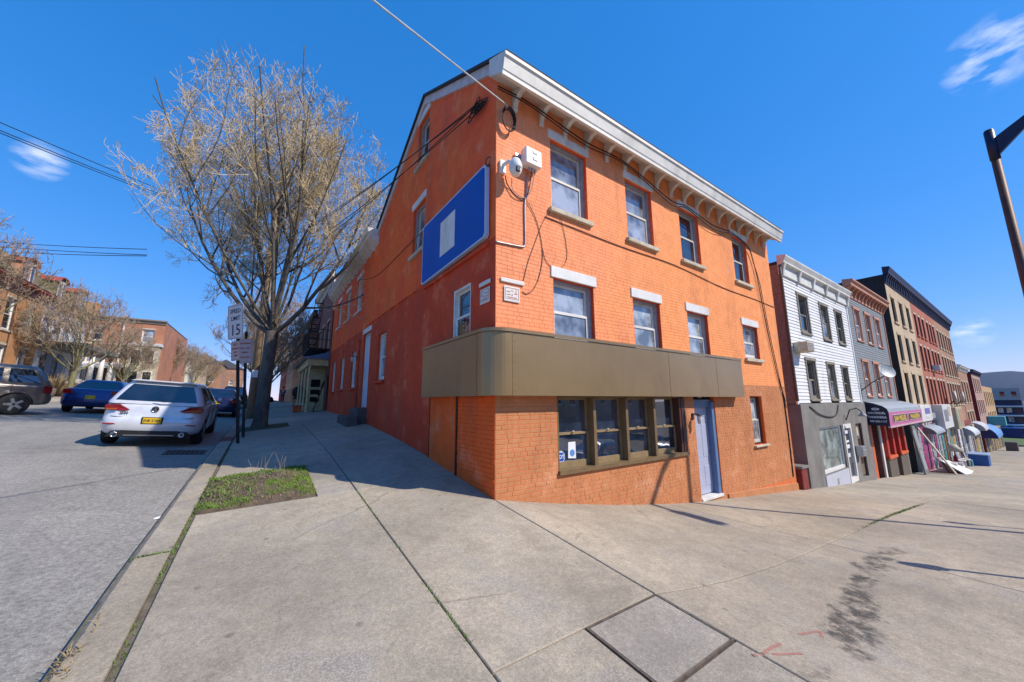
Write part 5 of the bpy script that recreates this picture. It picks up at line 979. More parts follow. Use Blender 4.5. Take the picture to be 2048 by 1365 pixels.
def car(name, label, kind, paint, loc, rz, tilt=(0, 0), group=None, detail=None):
    c = CARS[kind]; t = thing(name, label, 'car', loc, group, rz); ORG[t.name] = Vector()
    t.rotation_euler = (tilt[0], tilt[1], rz); L, Wd = c['L'], c['W']
    key = 'body_'+kind
    if key not in bpy.data.meshes:
        o = car_body(c).build('tmp_body', paint, None, True); b = o.modifiers.new('s', 'SUBSURF'); b.levels = b.render_levels = 1
        best = None
        for solver, jit in (('EXACT', 0), ('EXACT', .0071), ('FAST', .0043), ('FAST', .011), ('EXACT', .013)):
            for m_ in [m_ for m_ in o.modifiers if m_.type == 'BOOLEAN']: o.modifiers.remove(m_)
            cuts = []
            for wy in c['wheels']:
                for s in (-1, 1):
                    cut = MB(); cut.lathe((s*(Wd-.10)+jit, wy+jit, c['wr']+.01), [(c['wr']+.055, -.16), (c['wr']+.055, .2)], 28, 'x'); co = cut.build('tmp_cut', M_trimblk, None); cuts.append(co)
                    bm_ = o.modifiers.new('b', 'BOOLEAN'); bm_.object = co; bm_.operation = 'DIFFERENCE'; bm_.solver = solver
            me = bpy.data.meshes.new_from_object(o.evaluated_get(bpy.context.evaluated_depsgraph_get()))
            for co in cuts: bpy.data.objects.remove(co)
            ok = len(me.polygons) > 700 and max(abs(v.co.x) for v in me.vertices) < Wd+.02 and min(v.co.z for v in me.vertices) > .1
            if ok: break
        me.name = key
        bpy.data.objects.remove(o)
    me = bpy.data.meshes[key].copy(); me.materials.clear(); me.materials.append(paint)
    for p in me.polygons: p.use_smooth = True; p.material_index = 0
    bo = bpy.data.objects.new('body', me); COL.objects.link(bo); bo.parent = t; ORG[bo.name] = Vector()
    es = bo.modifiers.new('e', 'EDGE_SPLIT'); es.split_angle = R(38)
    def B_(mb, nm, m, par=None, sm=False, bv=0):
        o = mb.build(nm, m, par or t, sm); return bevel(o, bv) if bv else o
    # cabin shell, then glass a few millimetres proud
    y0, y1 = c['gy']; r0, r1 = c['ry']; be, rzt, tp, gw, rw = c['belt'], c['rz'], c['top'], c['gw'], c['rw']
    rings = [rrect(y0, y1, gw, .16, be-.03)]
    for q in (0.0, .35, .7, .9): rings.append(rrect(lerp(y0, r0, q), lerp(y1, r1, q), lerp(gw, rw, q**1.15), .16, lerp(be, rzt, q)))
    rings += [rrect(r0+.06, r1-.04, rw-.05, .14, lerp(rzt, tp, .55)), rrect(r0+.2, r1-.2, rw-.2, .1, tp)]
    k = len(rings[0]); mb = MB(); mb.v = [p for r_ in rings for p in r_]
    for i in range(len(rings)-1):
        for j in range(k): mb.f.append((i*k+j, i*k+(j+1) % k, (i+1)*k+(j+1) % k, (i+1)*k+j)); mb.m.append(0)
    mb.f.append(tuple((len(rings)-1)*k+j for j in range(k))); mb.m.append(0); cab = B_(mb, 'cabin', paint, None, True)
    W_at = lambda q: lerp(gw, rw, q**1.15)
    def endglass(rear, q0, q1, inset):
        mb = MB(); nq, nx = 4, 8
        for i in range(nq+1):
            q = lerp(q0, q1, i/nq); hw = W_at(q)-inset; z = lerp(be, rzt, q)
            for j in range(nx+1):
                x = lerp(-hw, hw, j/nx); e = max(0, abs(x)-(W_at(q)-.16)); off = .16-math.sqrt(max(0, .0256-e*e))
                y = lerp(y0, r0, q)+off-.014 if rear else lerp(y1, r1, q)-off+.014
                mb.v.append((x, y, z))
        for i in range(nq):
            for j in range(nx): a = i*(nx+1)+j; mb.f.append((a, a+1, a+nx+2, a+nx+1)); mb.m.append(0)
        return mb
    B_(endglass(True, .10, .86, .115), 'rear_window', M_carglass, cab, True); B_(endglass(False, .08, .9, .10), 'windscreen', M_carglass, cab, True)
    for s in (-1, 1):
        for f0, f1 in ((.12, .50), (.54, .88)) if kind != 'suv' else ((.07, .30), (.34, .62), (.66, .90)):
            mb = MB(); vs = []
            for q in (.08, .5, .86):
                a, b = lerp(y0, r0, q), lerp(y1, r1, q); vs += [(s*(W_at(q)+.007), lerp(a, b, f0+.02*q), lerp(be, rzt, q)), (s*(W_at(q)+.007), lerp(a, b, f1), lerp(be, rzt, q))]
            mb.add(vs, ((0, 1, 3, 2), (2, 3, 5, 4))); B_(mb, 'side_window', M_carglass, cab)
        mb = MB(); mb.lathe((s*(gw+.11), y1-.62, be+.07), [(.03, -.09), (.075, -.07), (.08, 0), (.05, .05)], 10, 'y'); B_(mb, 'mirror', paint, None, True)
        for hy in ((1.15, 2.2) if kind != 'sedan' else (1.5, 2.55)): mb = MB(); mb.box(s*Wd*.985-.012, s*Wd*.985+.012, hy, hy+.2, be-.14, be-.11); B_(mb, 'door_handle', paint, bo, False, .008)
        for dy in ((1.05, 2.0, 2.95) if kind != 'sedan' else (1.35, 2.3, 3.25)): mb = MB(); mb.box(s*Wd*.992-.006, s*Wd*.992+.006, dy, dy+.008, .34, be-.03); B_(mb, 'door_gap', M_trimblk, bo)
    for wy in c['wheels']:
        for s in (-1, 1):
            wr = c['wr']; cx = s*(Wd-.115); mb = MB()
            mb.lathe((cx, wy, wr), [(wr*.62, -.10), (wr*.93, -.105), (wr, -.075), (wr, .075), (wr*.93, .105), (wr*.62, .10)], 28, 'x'); wh = B_(mb, 'wheel', M_tyre, None, True)
            mb = MB(); mb.lathe((cx+s*.085, wy, wr), [(wr*.64, 0), (wr*.60, s*.012), (wr*.56, -s*.01), (wr*.1, -s*.0)], 24, 'x'); B_(mb, 'rim', M_trimblk, wh)
            for q in range(5):
                a = 2*math.pi*q/5; mb = MB(); ca, sa = math.cos(a), math.sin(a); px, pz = -sa*.03, ca*.03
                P0 = Vector((cx+s*.09, wy+ca*wr*.1, wr+sa*wr*.1)); P1 = Vector((cx+s*.095, wy+ca*wr*.6, wr+sa*wr*.6)); sd2 = Vector((0, -sa*.045, ca*.045)); ou = Vector((s*.015, 0, 0))
                mb.hexa([P0-sd2, P0+sd2, P1+sd2*.8, P1-sd2*.8, P0-sd2+ou, P0+sd2+ou, P1+sd2*.8+ou, P1-sd2*.8+ou]); B_(mb, 'spoke', M_rim, wh)
    if detail: detail(t, bo, cab, B_)
    return t
def rear_std(t, bo, cab, B_, W, zl, zh, plate_z, amber=False, yy=.0, chromebar=False, txt=None):
    for s in (-1, 1):
        mb = MB(); mb.hexa([(s*(W-.36), .045, zl), (s*(W-.05), .12, zl), (s*(W-.015), .34, zl+.02), (s*(W-.4), .3, zl), (s*(W-.33), .06, zh), (s*(W-.06), .13, zh), (s*(W-.03), .34, zh-.01), (s*(W-.4), .3, zh)]); B_(mb, 'tail_light', M_redlens, bo, False, .015)
        if amber: mb = MB(); mb.lathe((s*(W-.25), .055, (zl+zh)/2), [(.05, .0), (.045, -.02)], 12, 'y'); B_(mb, 'indicator', M_amber, bo)
    mb = MB(); mb.box(-.155, .155, .0+yy, .012+yy, plate_z, plate_z+.155); pl = B_(mb, 'licence_plate', M_plate, bo, False, .006)
def FCAR(y): return Frame((0, y, 0), (1, 0, 0), (0, -1, 0))
def gti(t, bo, cab, B_):
    W = .89
    for s in (-1, 1):                                    # slim swept lamps
        mb = MB(); mb.plate(FCAR(0), [(s*.42, .80), (s*.52, .765), (s*.84, .775), (s*.84, .885), (s*.60, .905)], -.24, -.062); 
        mb.v = [(x, y+max(0, abs(x)-.5)**2*.75, z) for x, y, z in mb.v]; B_(mb, 'tail_light', M_redlens, bo, False, .012)
        mb = MB(); mb.hexa([(s*.62, .05, .79), (s*.80, .10, .79), (s*.80, .12, .79), (s*.62, .08, .79), (s*.62, .05, .815), (s*.80, .10, .815), (s*.80, .12, .815), (s*.62, .08, .815)]); B_(mb, 'lamp_strip', M_amber, bo)
        mb = MB(); mb.box(s*.66-.12, s*.66+.12, .03, .06, .475, .505); B_(mb, 'reflector', M_redlens, bo, False, .006)
        mb = MB(); mb.lathe((s*.56, .02, .27), [(.045, .10), (.055, .06), (.055, -.02), (.045, -.022), (.040, .02), (.0, .03)], 18, 'y'); B_(mb, 'exhaust_tip', M_chrome, bo, True)
    mb = MB(); mb.plate(FCAR(0), [(-.70, .215), (.70, .215), (.64, .33), (.45, .36), (-.45, .36), (-.64, .33)], -.25, -.045); B_(mb, 'diffuser', M_trimblk, bo, False, .01)
    mb = MB(); mb.box(-.42, .42, .035, .05, .245, .262); B_(mb, 'diffuser_bar', M_rim, bo)
    mb = MB(); mb.box(-.18, .18, .000, .03, .50, .655); pl0 = B_(mb, 'plate_frame', M_trimblk, bo, False, .008); mb = MB(); mb.box(-.155, .155, -.008, .004, .515, .640); pl = B_(mb, 'licence_plate', M_plate, bo, False, .004)
    text('plate_lettering', 'JNE·2709', .075, M_ink, FCAR(0), 0, .010, .553, pl, .001, bold=.001)
    mb = MB(); mb.lathe((0, .068, .83), [(.066, .02), (.066, -.006), (.058, -.008), (.056, .0), (.0, .002)], 24, 'y'); em = B_(mb, 'emblem', M_chrome, bo, True); mb = MB(); mb.lathe((0, .063, .83), [(.055, .004), (.055, .001), (.0, .0009)], 20, 'y'); B_(mb, 'emblem_field', M_trimblk, em)
    text('emblem_letter', 'V', .062, M_chrome, FCAR(0), 0, -.059, .834, em, .002, bold=.001); text('emblem_letter', 'W', .058, M_chrome, FCAR(0), 0, -.059, .786, em, .002, bold=.001)
    text('badge', 'GTI', .062, M_trimblk, FCAR(0), -.50, -.066, .705, bo, .002, bold=.003, sx=1.3)
    mb = MB(); mb.plate(FCAR(0), [(-.60, 1.44), (.60, 1.44), (.52, 1.475), (-.52, 1.475)], -.60, -.40); B_(mb, 'roof_spoiler', MATS['white_pearl'], cab, False, .012)
    mb = MB(); mb.tube([(0, .95, 1.47), (0, .78, 1.56)], .008, 5); B_(mb, 'aerial', M_trimblk, cab)
    mb = MB(); mb.tube([(-.70, .072, .655), (-.60, .070, .64), (.60, .070, .64), (.70, .072, .655)], .006, 5); B_(mb, 'hatch_gap', M_trimblk, bo)
    mb = MB(); mb.tube([(-.05, .08, 1.02), (.10, .07, 1.00), (.30, .075, 1.01)], .009, 5); B_(mb, 'wiper', M_trimblk, cab)
P_white = carpaint('white_pearl', (.72, .73, .76), .15, .25); P_blue = carpaint('deep_blue', (.02, .045, .19), .5); P_dkblue = carpaint('dark_navy', (.01, .015, .07), .4); P_taupe = carpaint('taupe_metallic', (.20, .17, .145), .5, .3); P_silver = carpaint('silver_paint', (.38, .39, .41), .6); P_black = carpaint('black_paint', (.012, .012, .015), .3)
def slopes(x, y, rz):
    """pitch and roll of the road under a car"""
    f = Vector((-math.sin(rz), math.cos(rz))); s = Vector((f.y, -f.x)); q = lambda dx, dy: road(x+dx, y+dy)
    p = (q(f.x*2, f.y*2) - q(-f.x*2, -f.y*2))/4; r_ = (q(s.x, s.y) - q(-s.x, -s.y))/2
    return (math.atan(p), -math.atan(r_))
def park(name, label, kind, paint, x, y, rz, detail=None, group=None, L=2.1):
    cx, cy = x - math.sin(rz)*L, y + math.cos(rz)*L; tp, tr = slopes(cx, cy, rz)
    return car(name, label, kind, paint, (x, y, road(cx, cy) - math.tan(tp)*L + .01), rz, (tp, tr), group, detail)
park('parked_car', 'white hot hatch parked at the kerb behind the speed limit sign', 'hatch', P_white, -4.92, 7.5, R(0), gti).scale = (1.03, 1.03, 1.05)
park('parked_car', 'dark navy saloon parked at the kerb in front of the white hatch', 'sedan', P_dkblue, -4.75, 19.5, R(0), lambda t, bo, cab, B_: rear_std(t, bo, cab, B_, .91, .70, .90, .66, True))
park('driving_car', 'blue and silver saloon driving up the middle of the street', 'sedan', P_blue, -8.9, 18.6, R(2), lambda t, bo, cab, B_: rear_std(t, bo, cab, B_, .91, .80, .98, .60))
park('driving_suv', 'taupe estate car at the left edge of the picture', 'suv', P_taupe, -9.75, 17.6, R(118), lambda t, bo, cab, B_: rear_std(t, bo, cab, B_, .95, .80, 1.08, .75))
park('parked_car', 'silver saloon parked far up the left side of the street', 'sedan', P_silver, -12.2, 36, R(0), group='cars parked farther up the street'); park('parked_car', 'dark car parked far up the right kerb beyond the navy saloon', 'suv', P_black, -4.8, 33, R(0), group='cars parked farther up the street')
# storm drain grate in the gutter behind the white car
gx, gy = -4.05, 6.75; t = thing('drain_grate', 'rusty iron storm drain grate in the gutter behind the white car', 'drain', (gx, gy, road(gx, gy)))
mb = MB(); patch(mb, gx-.42, gx+.30, gy-.32, gy+.32, road, 2, 2, .004, .02); mb.build('pit', M_black, t, False, False)
for k in range(9): mb = MB(); x = gx-.40+k*.082; patch(mb, x, x+.04, gy-.3, gy+.3, road, 1, 2, .012, .02); mb.build('bar', M_iron, t, False, False)

# ------------------------------------------------------------------ planter, weeds, grass
M_grass = mat('grass_blade', (.20, .34, .03), .8, .5, 9, 0); M_weed = mat('weed_leaf', (.15, .23, .05), .8, .4, 9, 0); M_straw = mat('dead_straw', (.34, .25, .13), .9, .3, 9, 0)
def blades(spots, h0, h1, wd, lean, rnd, n=1):
    mb = MB()
    for x, y, z in spots:
        for _ in range(n):
            a = rnd.uniform(0, 6.283); h = rnd.uniform(h0, h1); l = rnd.uniform(0, lean)*h; dx, dy = math.cos(a), math.sin(a); px, py = -dy*wd, dx*wd
            b = Vector((x+rnd.uniform(-.012, .012), y+rnd.uniform(-.012, .012), z-.01))
            m_ = b+Vector((dx*l*.35, dy*l*.35, h*.62)); e = b+Vector((dx*l, dy*l, h))
            mb.add([b-Vector((px, py, 0)), b+Vector((px, py, 0)), m_+Vector((px*.8, py*.8, 0)), m_-Vector((px*.8, py*.8, 0)), e], ((0, 1, 2, 3), (3, 2, 4)))
    return mb
rg = random.Random(21)
def planterz(x, y): return walk(x, y) + .012 + .035*math.sin((x+3.3)/1.25*math.pi)*math.sin((y-1.35)/1.75*math.pi) + .008*math.sin(x*17+y*9)
PL = thing('planting_bed', 'weedy soil bed with green tufts cut into the sidewalk near the kerb', 'planting bed', (-2.7, 2.2, walk(-2.7, 2.2)))
mb = MB(); patch(mb, -3.32, -2.06, 1.34, 3.11, planterz, 14, 18, .0, .05); mb.build('soil', M_soil, PL, True, False)
def inbed(cond, n):
    out = []
    while len(out) < n:
        u, v = rg.random(), rg.random()
        if cond(u, v) > rg.random(): x, y = -3.32+u*1.27+rg.gauss(0, .015), 1.34+v*1.78+rg.gauss(0, .015); out.append((x, y, planterz(x, y)))
    return out
green = lambda u, v: (.9 if (u > .86 or v > .86 or (u > .55 and .12 < v < .5) or (u < .4 and v < .16)) else .05) * (.35+.65*(math.sin(u*23)*math.sin(v*17) > -.3))
tag(blades(inbed(green, 3000), .012, .042, .003, .9, rg, 2).build('grass', M_grass, PL, False, False), None, kind='stuff')
tag(blades(inbed(lambda u, v: 1 if (u < .45 and v < .95) or (v > .75) else .12, 700), .02, .05, .007, 1.6, rg, 2).build('weeds', M_weed, PL, False, False), None, kind='stuff')
tag(blades(inbed(lambda u, v: .8 if not green(u, v) > .5 else .15, 2200), .012, .04, .0035, 2.6, rg, 1).build('straw', M_straw, PL, False, False), None, kind='stuff')
for k in range(14):
    u = rg.uniform(.35, .75); x, y = -3.3+u*1.22, rg.uniform(2.0, 2.8); z = planterz(x, y); h = rg.uniform(.14, .36); a = rg.uniform(-.5, .5)
    mb = MB(); mb.tube([(x, y, z), (x+a*h*.3, y+.02, z+h*.5), (x+a*h*.8, y+.05, z+h)], [.004, .0035, .002], 4); mb.build('dead_stem', M_trimbrown, PL)
# weeds in the slab and kerb joints
sp = []
for _ in range(700):
    y = rg.uniform(-2.2, 1.2); q = rg.random()
    if math.sin(y*7)+math.sin(y*2.3) > -.2: sp.append((-1.55+rg.uniform(-.012, .012), y, walk(-1.55, y)-.01))
for _ in range(1100):
    y = rg.uniform(-3.5, 6.2)
    if math.sin(y*3.1)+math.sin(y*1.1+1) > -.4: sp.append((-3.325+rg.uniform(-.02, .02), y, walk(-3.3, y)-.015))
for _ in range(2200):
    x = rg.gauss(8.4, 1.3); 
    if 5.5 < x < 12: sp.append((x, -2.48+rg.uniform(-.03, .03), walk(x, -2.48)-.005))
for _ in range(160): x = rg.uniform(-3.6, -3.35); sp.append((x, .22+rg.uniform(-.01, .01), Kf(.22)-.005))
tag(blades(sp, .010, .036, .0035, 1.2, rg, 1).build('joint_weeds', M_weed, None, False, False), 'small weeds sprouting along the pavement and kerb joints', 'weeds', None, 'stuff')
sp = [(-3.45+rg.gauss(0, .10), rg.gauss(-1.35, .30), 0) for _ in range(500)]; sp = [(x, y, max(Kf(y)-.13 if x < -3.6 else Kf(y), -1)) for x, y, z in sp if x < -3.52]
tag(blades(sp, .01, .05, .004, 2.5, rg, 2).build('dead_leaves', M_straw, None, False, False), 'dry brown debris collected in the gutter', 'debris', None, 'stuff')
sp = []
for _ in range(1500): x, y = rg.uniform(-3.28, -1.96), rg.uniform(9.95, 11.45); sp.append((x, y, walk(x, y)-.02))
PT = thing('tree_pit', 'dark grassy tree pit around the big bare tree', 'tree pit', (-2.6, 10.7, walk(-2.6, 10.7))); mb = MB(); patch(mb, -3.3, -1.95, 9.92, 11.48, walk, 3, 3, -.012, .04); mb.build('soil', M_soil, PT, True, False)
tag(blades(sp, .02, .07, .004, 1, rg, 1).build('grass', M_weed, PT, False, False), None, kind='stuff')
sp = [(x, -4.22-abs(rg.gauss(0, .25)), 0) for x in [rg.uniform(1, 9) for _ in range(2500)]]; sp = [(x, y, walk(x, y)-.01) for x, y, z in sp if y > -4.9]
tag(blades(sp, .02, .07, .003, 1, rg, 1).build('verge_grass', M_grass, None, False, False), 'grass growing on the verge at the right edge', 'grass', None, 'stuff')
# sprayed red marks and gutter litter
M_spray = mat('red_spray', (.38, .19, .15), .9, .3, 40, 0)
for lab, strokes in (('faint red sprayed arrow mark on the pavement', ([(-.06, -3.21), (.12, -3.27), (.36, -3.33)], [(.02, -3.235), (.20, -3.22), (.34, -3.22)])), ('small faint red sprayed tick beside the oil stain', ([(.68, -3.21), (.84, -3.235), (.95, -3.26)], [(.84, -3.30), (.95, -3.26)]))):
    mb = MB()
    for st in strokes:
        for (x0, y0), (x1, y1) in zip(st, st[1:]):
            d = Vector((x1-x0, y1-y0)).normalized()*.011; q = [(x0-d.y, y0+d.x), (x1-d.y, y1+d.x), (x1+d.y, y1-d.x), (x0+d.y, y0-d.x)]; mb.add([(a, b, walk(a, b)+.0035) for a, b in q], [(0, 1, 2, 3)])
    o = mb.build('paint_mark', M_spray, None); tag(o, lab, 'paint mark', 'sprayed pavement marks')
mb = MB(); z = road(-3.72, 1.75); mb.hexa([(-3.72, 1.72, z+.005), (-3.66, 1.73, z+.006), (-3.655, 1.77, z+.015), (-3.71, 1.77, z+.01), (-3.715, 1.725, z+.02), (-3.665, 1.735, z+.03), (-3.66, 1.765, z+.03), (-3.705, 1.76, z+.02)]); tag(mb.build('litter', M_stwhite, None), 'crumpled white scrap of litter in the gutter', 'litter')

# ------------------------------------------------------------------ street signs, poles, lamps
M_signface = mat('sign_white', (.62, .58, .58), .45, .06, 6, 0); M_signred = mat('sign_red_print', (.42, .06, .05), .5, .1, 6, 0); M_signpink = mat('faded_sign', (.52, .40, .38), .5, .08, 8, 0); M_post = mat('green_black_post', (.035, .035, .04), .5, .3, 12, .1, metal=.3)
def signpost(name, label, x, y, h, plates):
    z0 = walk(x, y); t = thing(name, label, 'sign', (x, y, z0)); mb = MB()
    mb.box(x-.035, x-.028, y-.03, y+.03, z0-.1, z0+h); mb.box(x+.028, x+.035, y-.03, y+.03, z0-.1, z0+h); mb.box(x-.028, x+.028, y+.01, y+.02, z0-.1, z0+h); mb.build('post', M_post, t)
    for (nx, ny), wd, za, zb, m, lines in plates:
        N = Vector((nx, ny, 0)).normalized(); X = Vector((0, 0, 1)).cross(N); F = Frame(Vector((x, y, 0))+N*.06, X, N); r = .04
        poly = []
        for cu, cz, a0 in ((wd/2-r, za+r, -90), (wd/2-r, zb-r, 0), (-wd/2+r, zb-r, 90), (-wd/2+r, za+r, 180)):
            for i in range(4): a = R(a0+30*i); poly.append((cu+r*math.cos(a), cz+r*math.sin(a)))
        mb = MB(); mb.plate(F, poly, -.004, .0); pl = mb.build('plate', m, t)
        for sgn_ in (1,):
            e = .022; mb = MB()
            for a in ((-wd/2+e, wd/2-e, zb-e-.008, zb-e), (-wd/2+e, wd/2-e, za+e, za+e+.008), (-wd/2+e, -wd/2+e+.008, za+e+.008, zb-e-.008), (wd/2-e-.008, wd/2-e, za+e+.008, zb-e-.008)): mb.fbox(F, a[0], a[1], 0, .0015, a[2], a[3])
            mb.build('border', M_ink if m is M_signface else M_signred, pl)
        for s_, sz, zz, mm, sx in lines: text('lettering', s_, sz, mm, F, 0, .0015, zz, pl, .0008, bold=.003, sx=sx)
    return t
signpost('speed_limit_sign', 'white SPEED LIMIT 15 sign above a faded red parking sign on a dark post', -3.18, 7.04, 3.55, [((-.80, -.60), .56, 2.96, 3.86, M_signface, [('SPEED', .15, 3.64, M_ink, .95), ('LIMIT', .15, 3.45, M_ink, .95), ('15', .40, 3.06, M_ink, .95)]), ((-.80, -.60), .32, 2.40, 2.90, M_signpink, [('NO', .10, 2.78, M_signred, 1), ('PARKING', .065, 2.69, M_signred, .9), ('ANY', .065, 2.60, M_signred, 1), ('TIME', .065, 2.51, M_signred, 1)])]).rotation_euler = (0, R(-5.5), 0)
signpost('parking_sign', 'faded pink parking regulation sign on the second post behind the speed limit sign', -3.12, 8.3, 3.0, [((-.35, -.94), .40, 2.45, 3.15, M_signpink, [('NO STANDING', .055, 3.0, M_signred, .8), ('8 AM - 6 PM', .055, 2.86, M_signred, .8), ('TUESDAY', .055, 2.74, M_signred, .8), ('TOW AWAY', .055, 2.60, M_signred, .8)])]).rotation_euler = (0, R(-4), 0)
# utility pole with a sheath of cables and a blue banner
M_pole = barkmat('pole_wood', (.20, .12, .07), (.32, .22, .14), 9); zp = walk(-3.15, 16.5)
UP = thing('utility_pole', 'brown wooden utility pole standing behind the big bare tree', 'utility pole', (-3.15, 16.5, zp))
mb = MB(); mb.tube([(-3.15, 16.5, zp-.2), (-3.12, 16.5, zp+5), (-3.05, 16.5, zp+11.5)], [.19, .165, .12], 14); mb.build('pole', M_pole, UP, True)
mb = MB(); mb.box(-4.1, -2.0, 16.42, 16.52, zp+10.6, zp+10.75); mb.build('crossarm', M_pole, UP)
for k in range(4): mb = MB(); mb.lathe((-3.95+.6*k, 16.47, zp+10.75), [(.03, 0), (.05, .05), (.05, .1), (.02, .14)], 8); mb.build('insulator', M_greywood, UP)
mb = MB(); mb.box(-3.28, -3.04, 16.30, 16.33, zp+1.9, zp+2.25); mb.build('tag_plate', M_stwhite, UP)
mb = MB(); mb.tube([(-2.96, 16.36, zp), (-2.94, 16.36, zp+5), (-2.92, 16.36, zp+9)], .045, 8); mb.build('cable_guard', M_stone, UP)
t = thing('banner', 'blue banner hanging from the utility pole among the branches', 'banner', (-3.7, 16.3, zp+6.7)); mb = MB(); mb.hexa([(-4.15, 16.3, zp+7.0), (-3.3, 16.3, zp+6.75), (-3.3, 16.32, zp+6.75), (-4.15, 16.32, zp+7.0), (-4.2, 16.3, zp+7.55), (-3.3, 16.3, zp+7.5), (-3.3, 16.32, zp+7.5), (-4.2, 16.32, zp+7.55)]); mb.build('cloth', mat('turquoise_banner', (.02, .22, .48), .5, .4, 7, 0), t); mb = MB(); mb.tube([(-3.15, 16.42, zp+7.55), (-4.2, 16.33, zp+7.6)], .02, 6); mb.build('rod', M_steel, t)
ptop = Vector((-3.05, 16.47, zp+8.6))
for k, (dz, ez) in enumerate(((.0, 6.52), (.18, 6.58), (-.5, 6.48), (-.62, 6.60))):
    cable('black service cable %s from the building corner to the pole' % ['first', 'second', 'third', 'lowest'][k], [FS(.30+.03*k, .06, ez), ptop+Vector((0, 0, dz-.2*k))], .009, M_black, sag=.30+.08*k, group='service cables to the pole')
t = thing('cable_knot', 'tangle of black cable loops at the top of the corner', 'cable coil', FS(.35, .05, 6.5)); mb = MB()
for k in range(5): mb.tube([FS(.42+.13*k*.3+.22*math.cos(2*math.pi*i/14), .05+.015*k, 6.5+(.05+.02*k)*math.sin(2*math.pi*i/14+k)) for i in range(15)], .009, 5)
mb.build('loop', M_black, t, True)
cable('thin wire running level along the side wall above the blue sign', [FS(.18, .02, 5.24), FS(2.0, .02, 5.28), FS(4.2, .02, 5.34), FS(7.4, .03, 5.45), FS(9.0, .3, 5.7)], .008, M_black)
t = thing('wire_ring', 'small ring of black wire hooked at the corner edge beside the blue sign', 'cable coil', FS(.03, .03, 5.2)); mb = MB(); mb.tube([FS(.06+.07*math.cos(2*math.pi*i/14), .10+.02*math.sin(i), 5.18+.08*math.sin(2*math.pi*i/14)) for i in range(15)], .008, 5); mb.build('loop', M_black, t, True)
for k, (a, b) in enumerate((((0, 238), (330, 383)), ((0, 254), (330, 392)), ((0, 259), (330, 396)))):
    pa, pb = rayp(a[0], a[1], 16), rayp(b[0], b[1], 21.0); d = pb-pa; cable('overhead wire %s crossing the upper left sky' % ['topmost', 'middle', 'bottom'][k], [pa-d*1.2, pb+d*.05], .012, M_black, sag=.1, group='overhead wires across the left sky')
for k, (y0, y1) in enumerate(((481, 497), (490, 508), (500, 511))):
    pa, pb = rayp(0, y0, 45), rayp(260, y1, 30); d = pb-pa; cable('distant overhead wire %s of three above the left trees' % ['topmost', 'middle', 'lowest'][k], [pa-d*.6, pb+d*.1], .02, M_black, sag=.15, group='distant wires above the left trees')
# rusty street lamp at the right edge
M_rust = mat('rust_brown_steel', (.13, .055, .035), .6, .35, 6, .3, metal=.2); M_bluegrey = mat('dark_blue_steel', (.02, .025, .06), .45, .3, 8, .1, metal=.3)
lx, ly = 8.5, -4.63; lz = walk(lx, -4.63); ltop = 5.92
LP = thing('street_lamp', 'rusty brown street lamp pole with curved arm at the right edge', 'street lamp', (lx, ly, lz))
mb = MB(); mb.tube([(lx, ly, lz-.1), (lx, ly, ltop)], [.078, .056], 12); mb.build('pole', M_rust, LP, True)
mb = MB(); mb.tube([(lx, ly, ltop), (lx, ly, ltop+.60)], .068, 12); mb.build('collar', M_bluegrey, LP, True)
mb = MB(); mb.lathe((lx, ly, ltop+.60), [(.068, 0), (.06, .03), (.0, .05)], 12); mb.build('cap', M_bluegrey, LP, True)
am = [Vector((lx, ly-.06, ltop+.32)), Vector((lx, ly-.45, ltop+.62)), Vector((lx, ly-1.2, ltop+.95)), Vector((lx, ly-2.4, ltop+1.1))]
mb = MB(); vs = []
for i, p in enumerate(am):
    hh = [.24, .13, .08, .05][i]; vs += [p+Vector((-.04, 0, -hh)), p+Vector((.04, 0, -hh)), p+Vector((.04, 0, hh*.5)), p+Vector((-.04, 0, hh*.5))]
mb.add(vs, [(i*4+j, i*4+(j+1) % 4, i*4+4+(j+1) % 4, i*4+4+j) for i in range(3) for j in range(4)]); mb.build('arm', M_bluegrey, LP)
mb = MB(); mb.hexa([(lx-.15, ly-3.1, ltop+1.0), (lx+.15, ly-3.1, ltop+1.0), (lx+.15, ly-2.3, ltop+1.0), (lx-.15, ly-2.3, ltop+1.0), (lx-.1, ly-3.05, ltop+1.16), (lx+.1, ly-3.05, ltop+1.16), (lx+.1, ly-2.3, ltop+1.2), (lx-.1, ly-2.3, ltop+1.2)]); bevel(mb.build('lamp_head', M_bluegrey, LP), .03)
# parking meters on the verge just out of frame: their shadows fall across the pavement
for k, (x, y, h, lab) in enumerate(((5.02, -4.55, 1.62, 'grey parking meter on the verge nearest the corner'), (9.0, -4.5, 1.62, 'second grey parking meter along the verge'))):
    z0 = walk(x, y); t = thing('parking_meter', lab, 'parking meter', (x, y, z0), 'parking meters on the verge'); mb = MB(); mb.tube([(x, y, z0-.1), (x, y, z0+h-.4)], .032, 8); mb.build('post', M_steel, t)
    mb = MB(); mb.lathe((x, y, z0+h-.4), [(.04, 0), (.09, .06), (.10, .2), (.085, .34), (.03, .42)], 12); mb.build('head', M_greywood, t, True); mb = MB(); mb.box(x-.05, x+.05, y-.12, y-.085, z0+h-.22, z0+h-.1); mb.build('display', M_carglass, t)

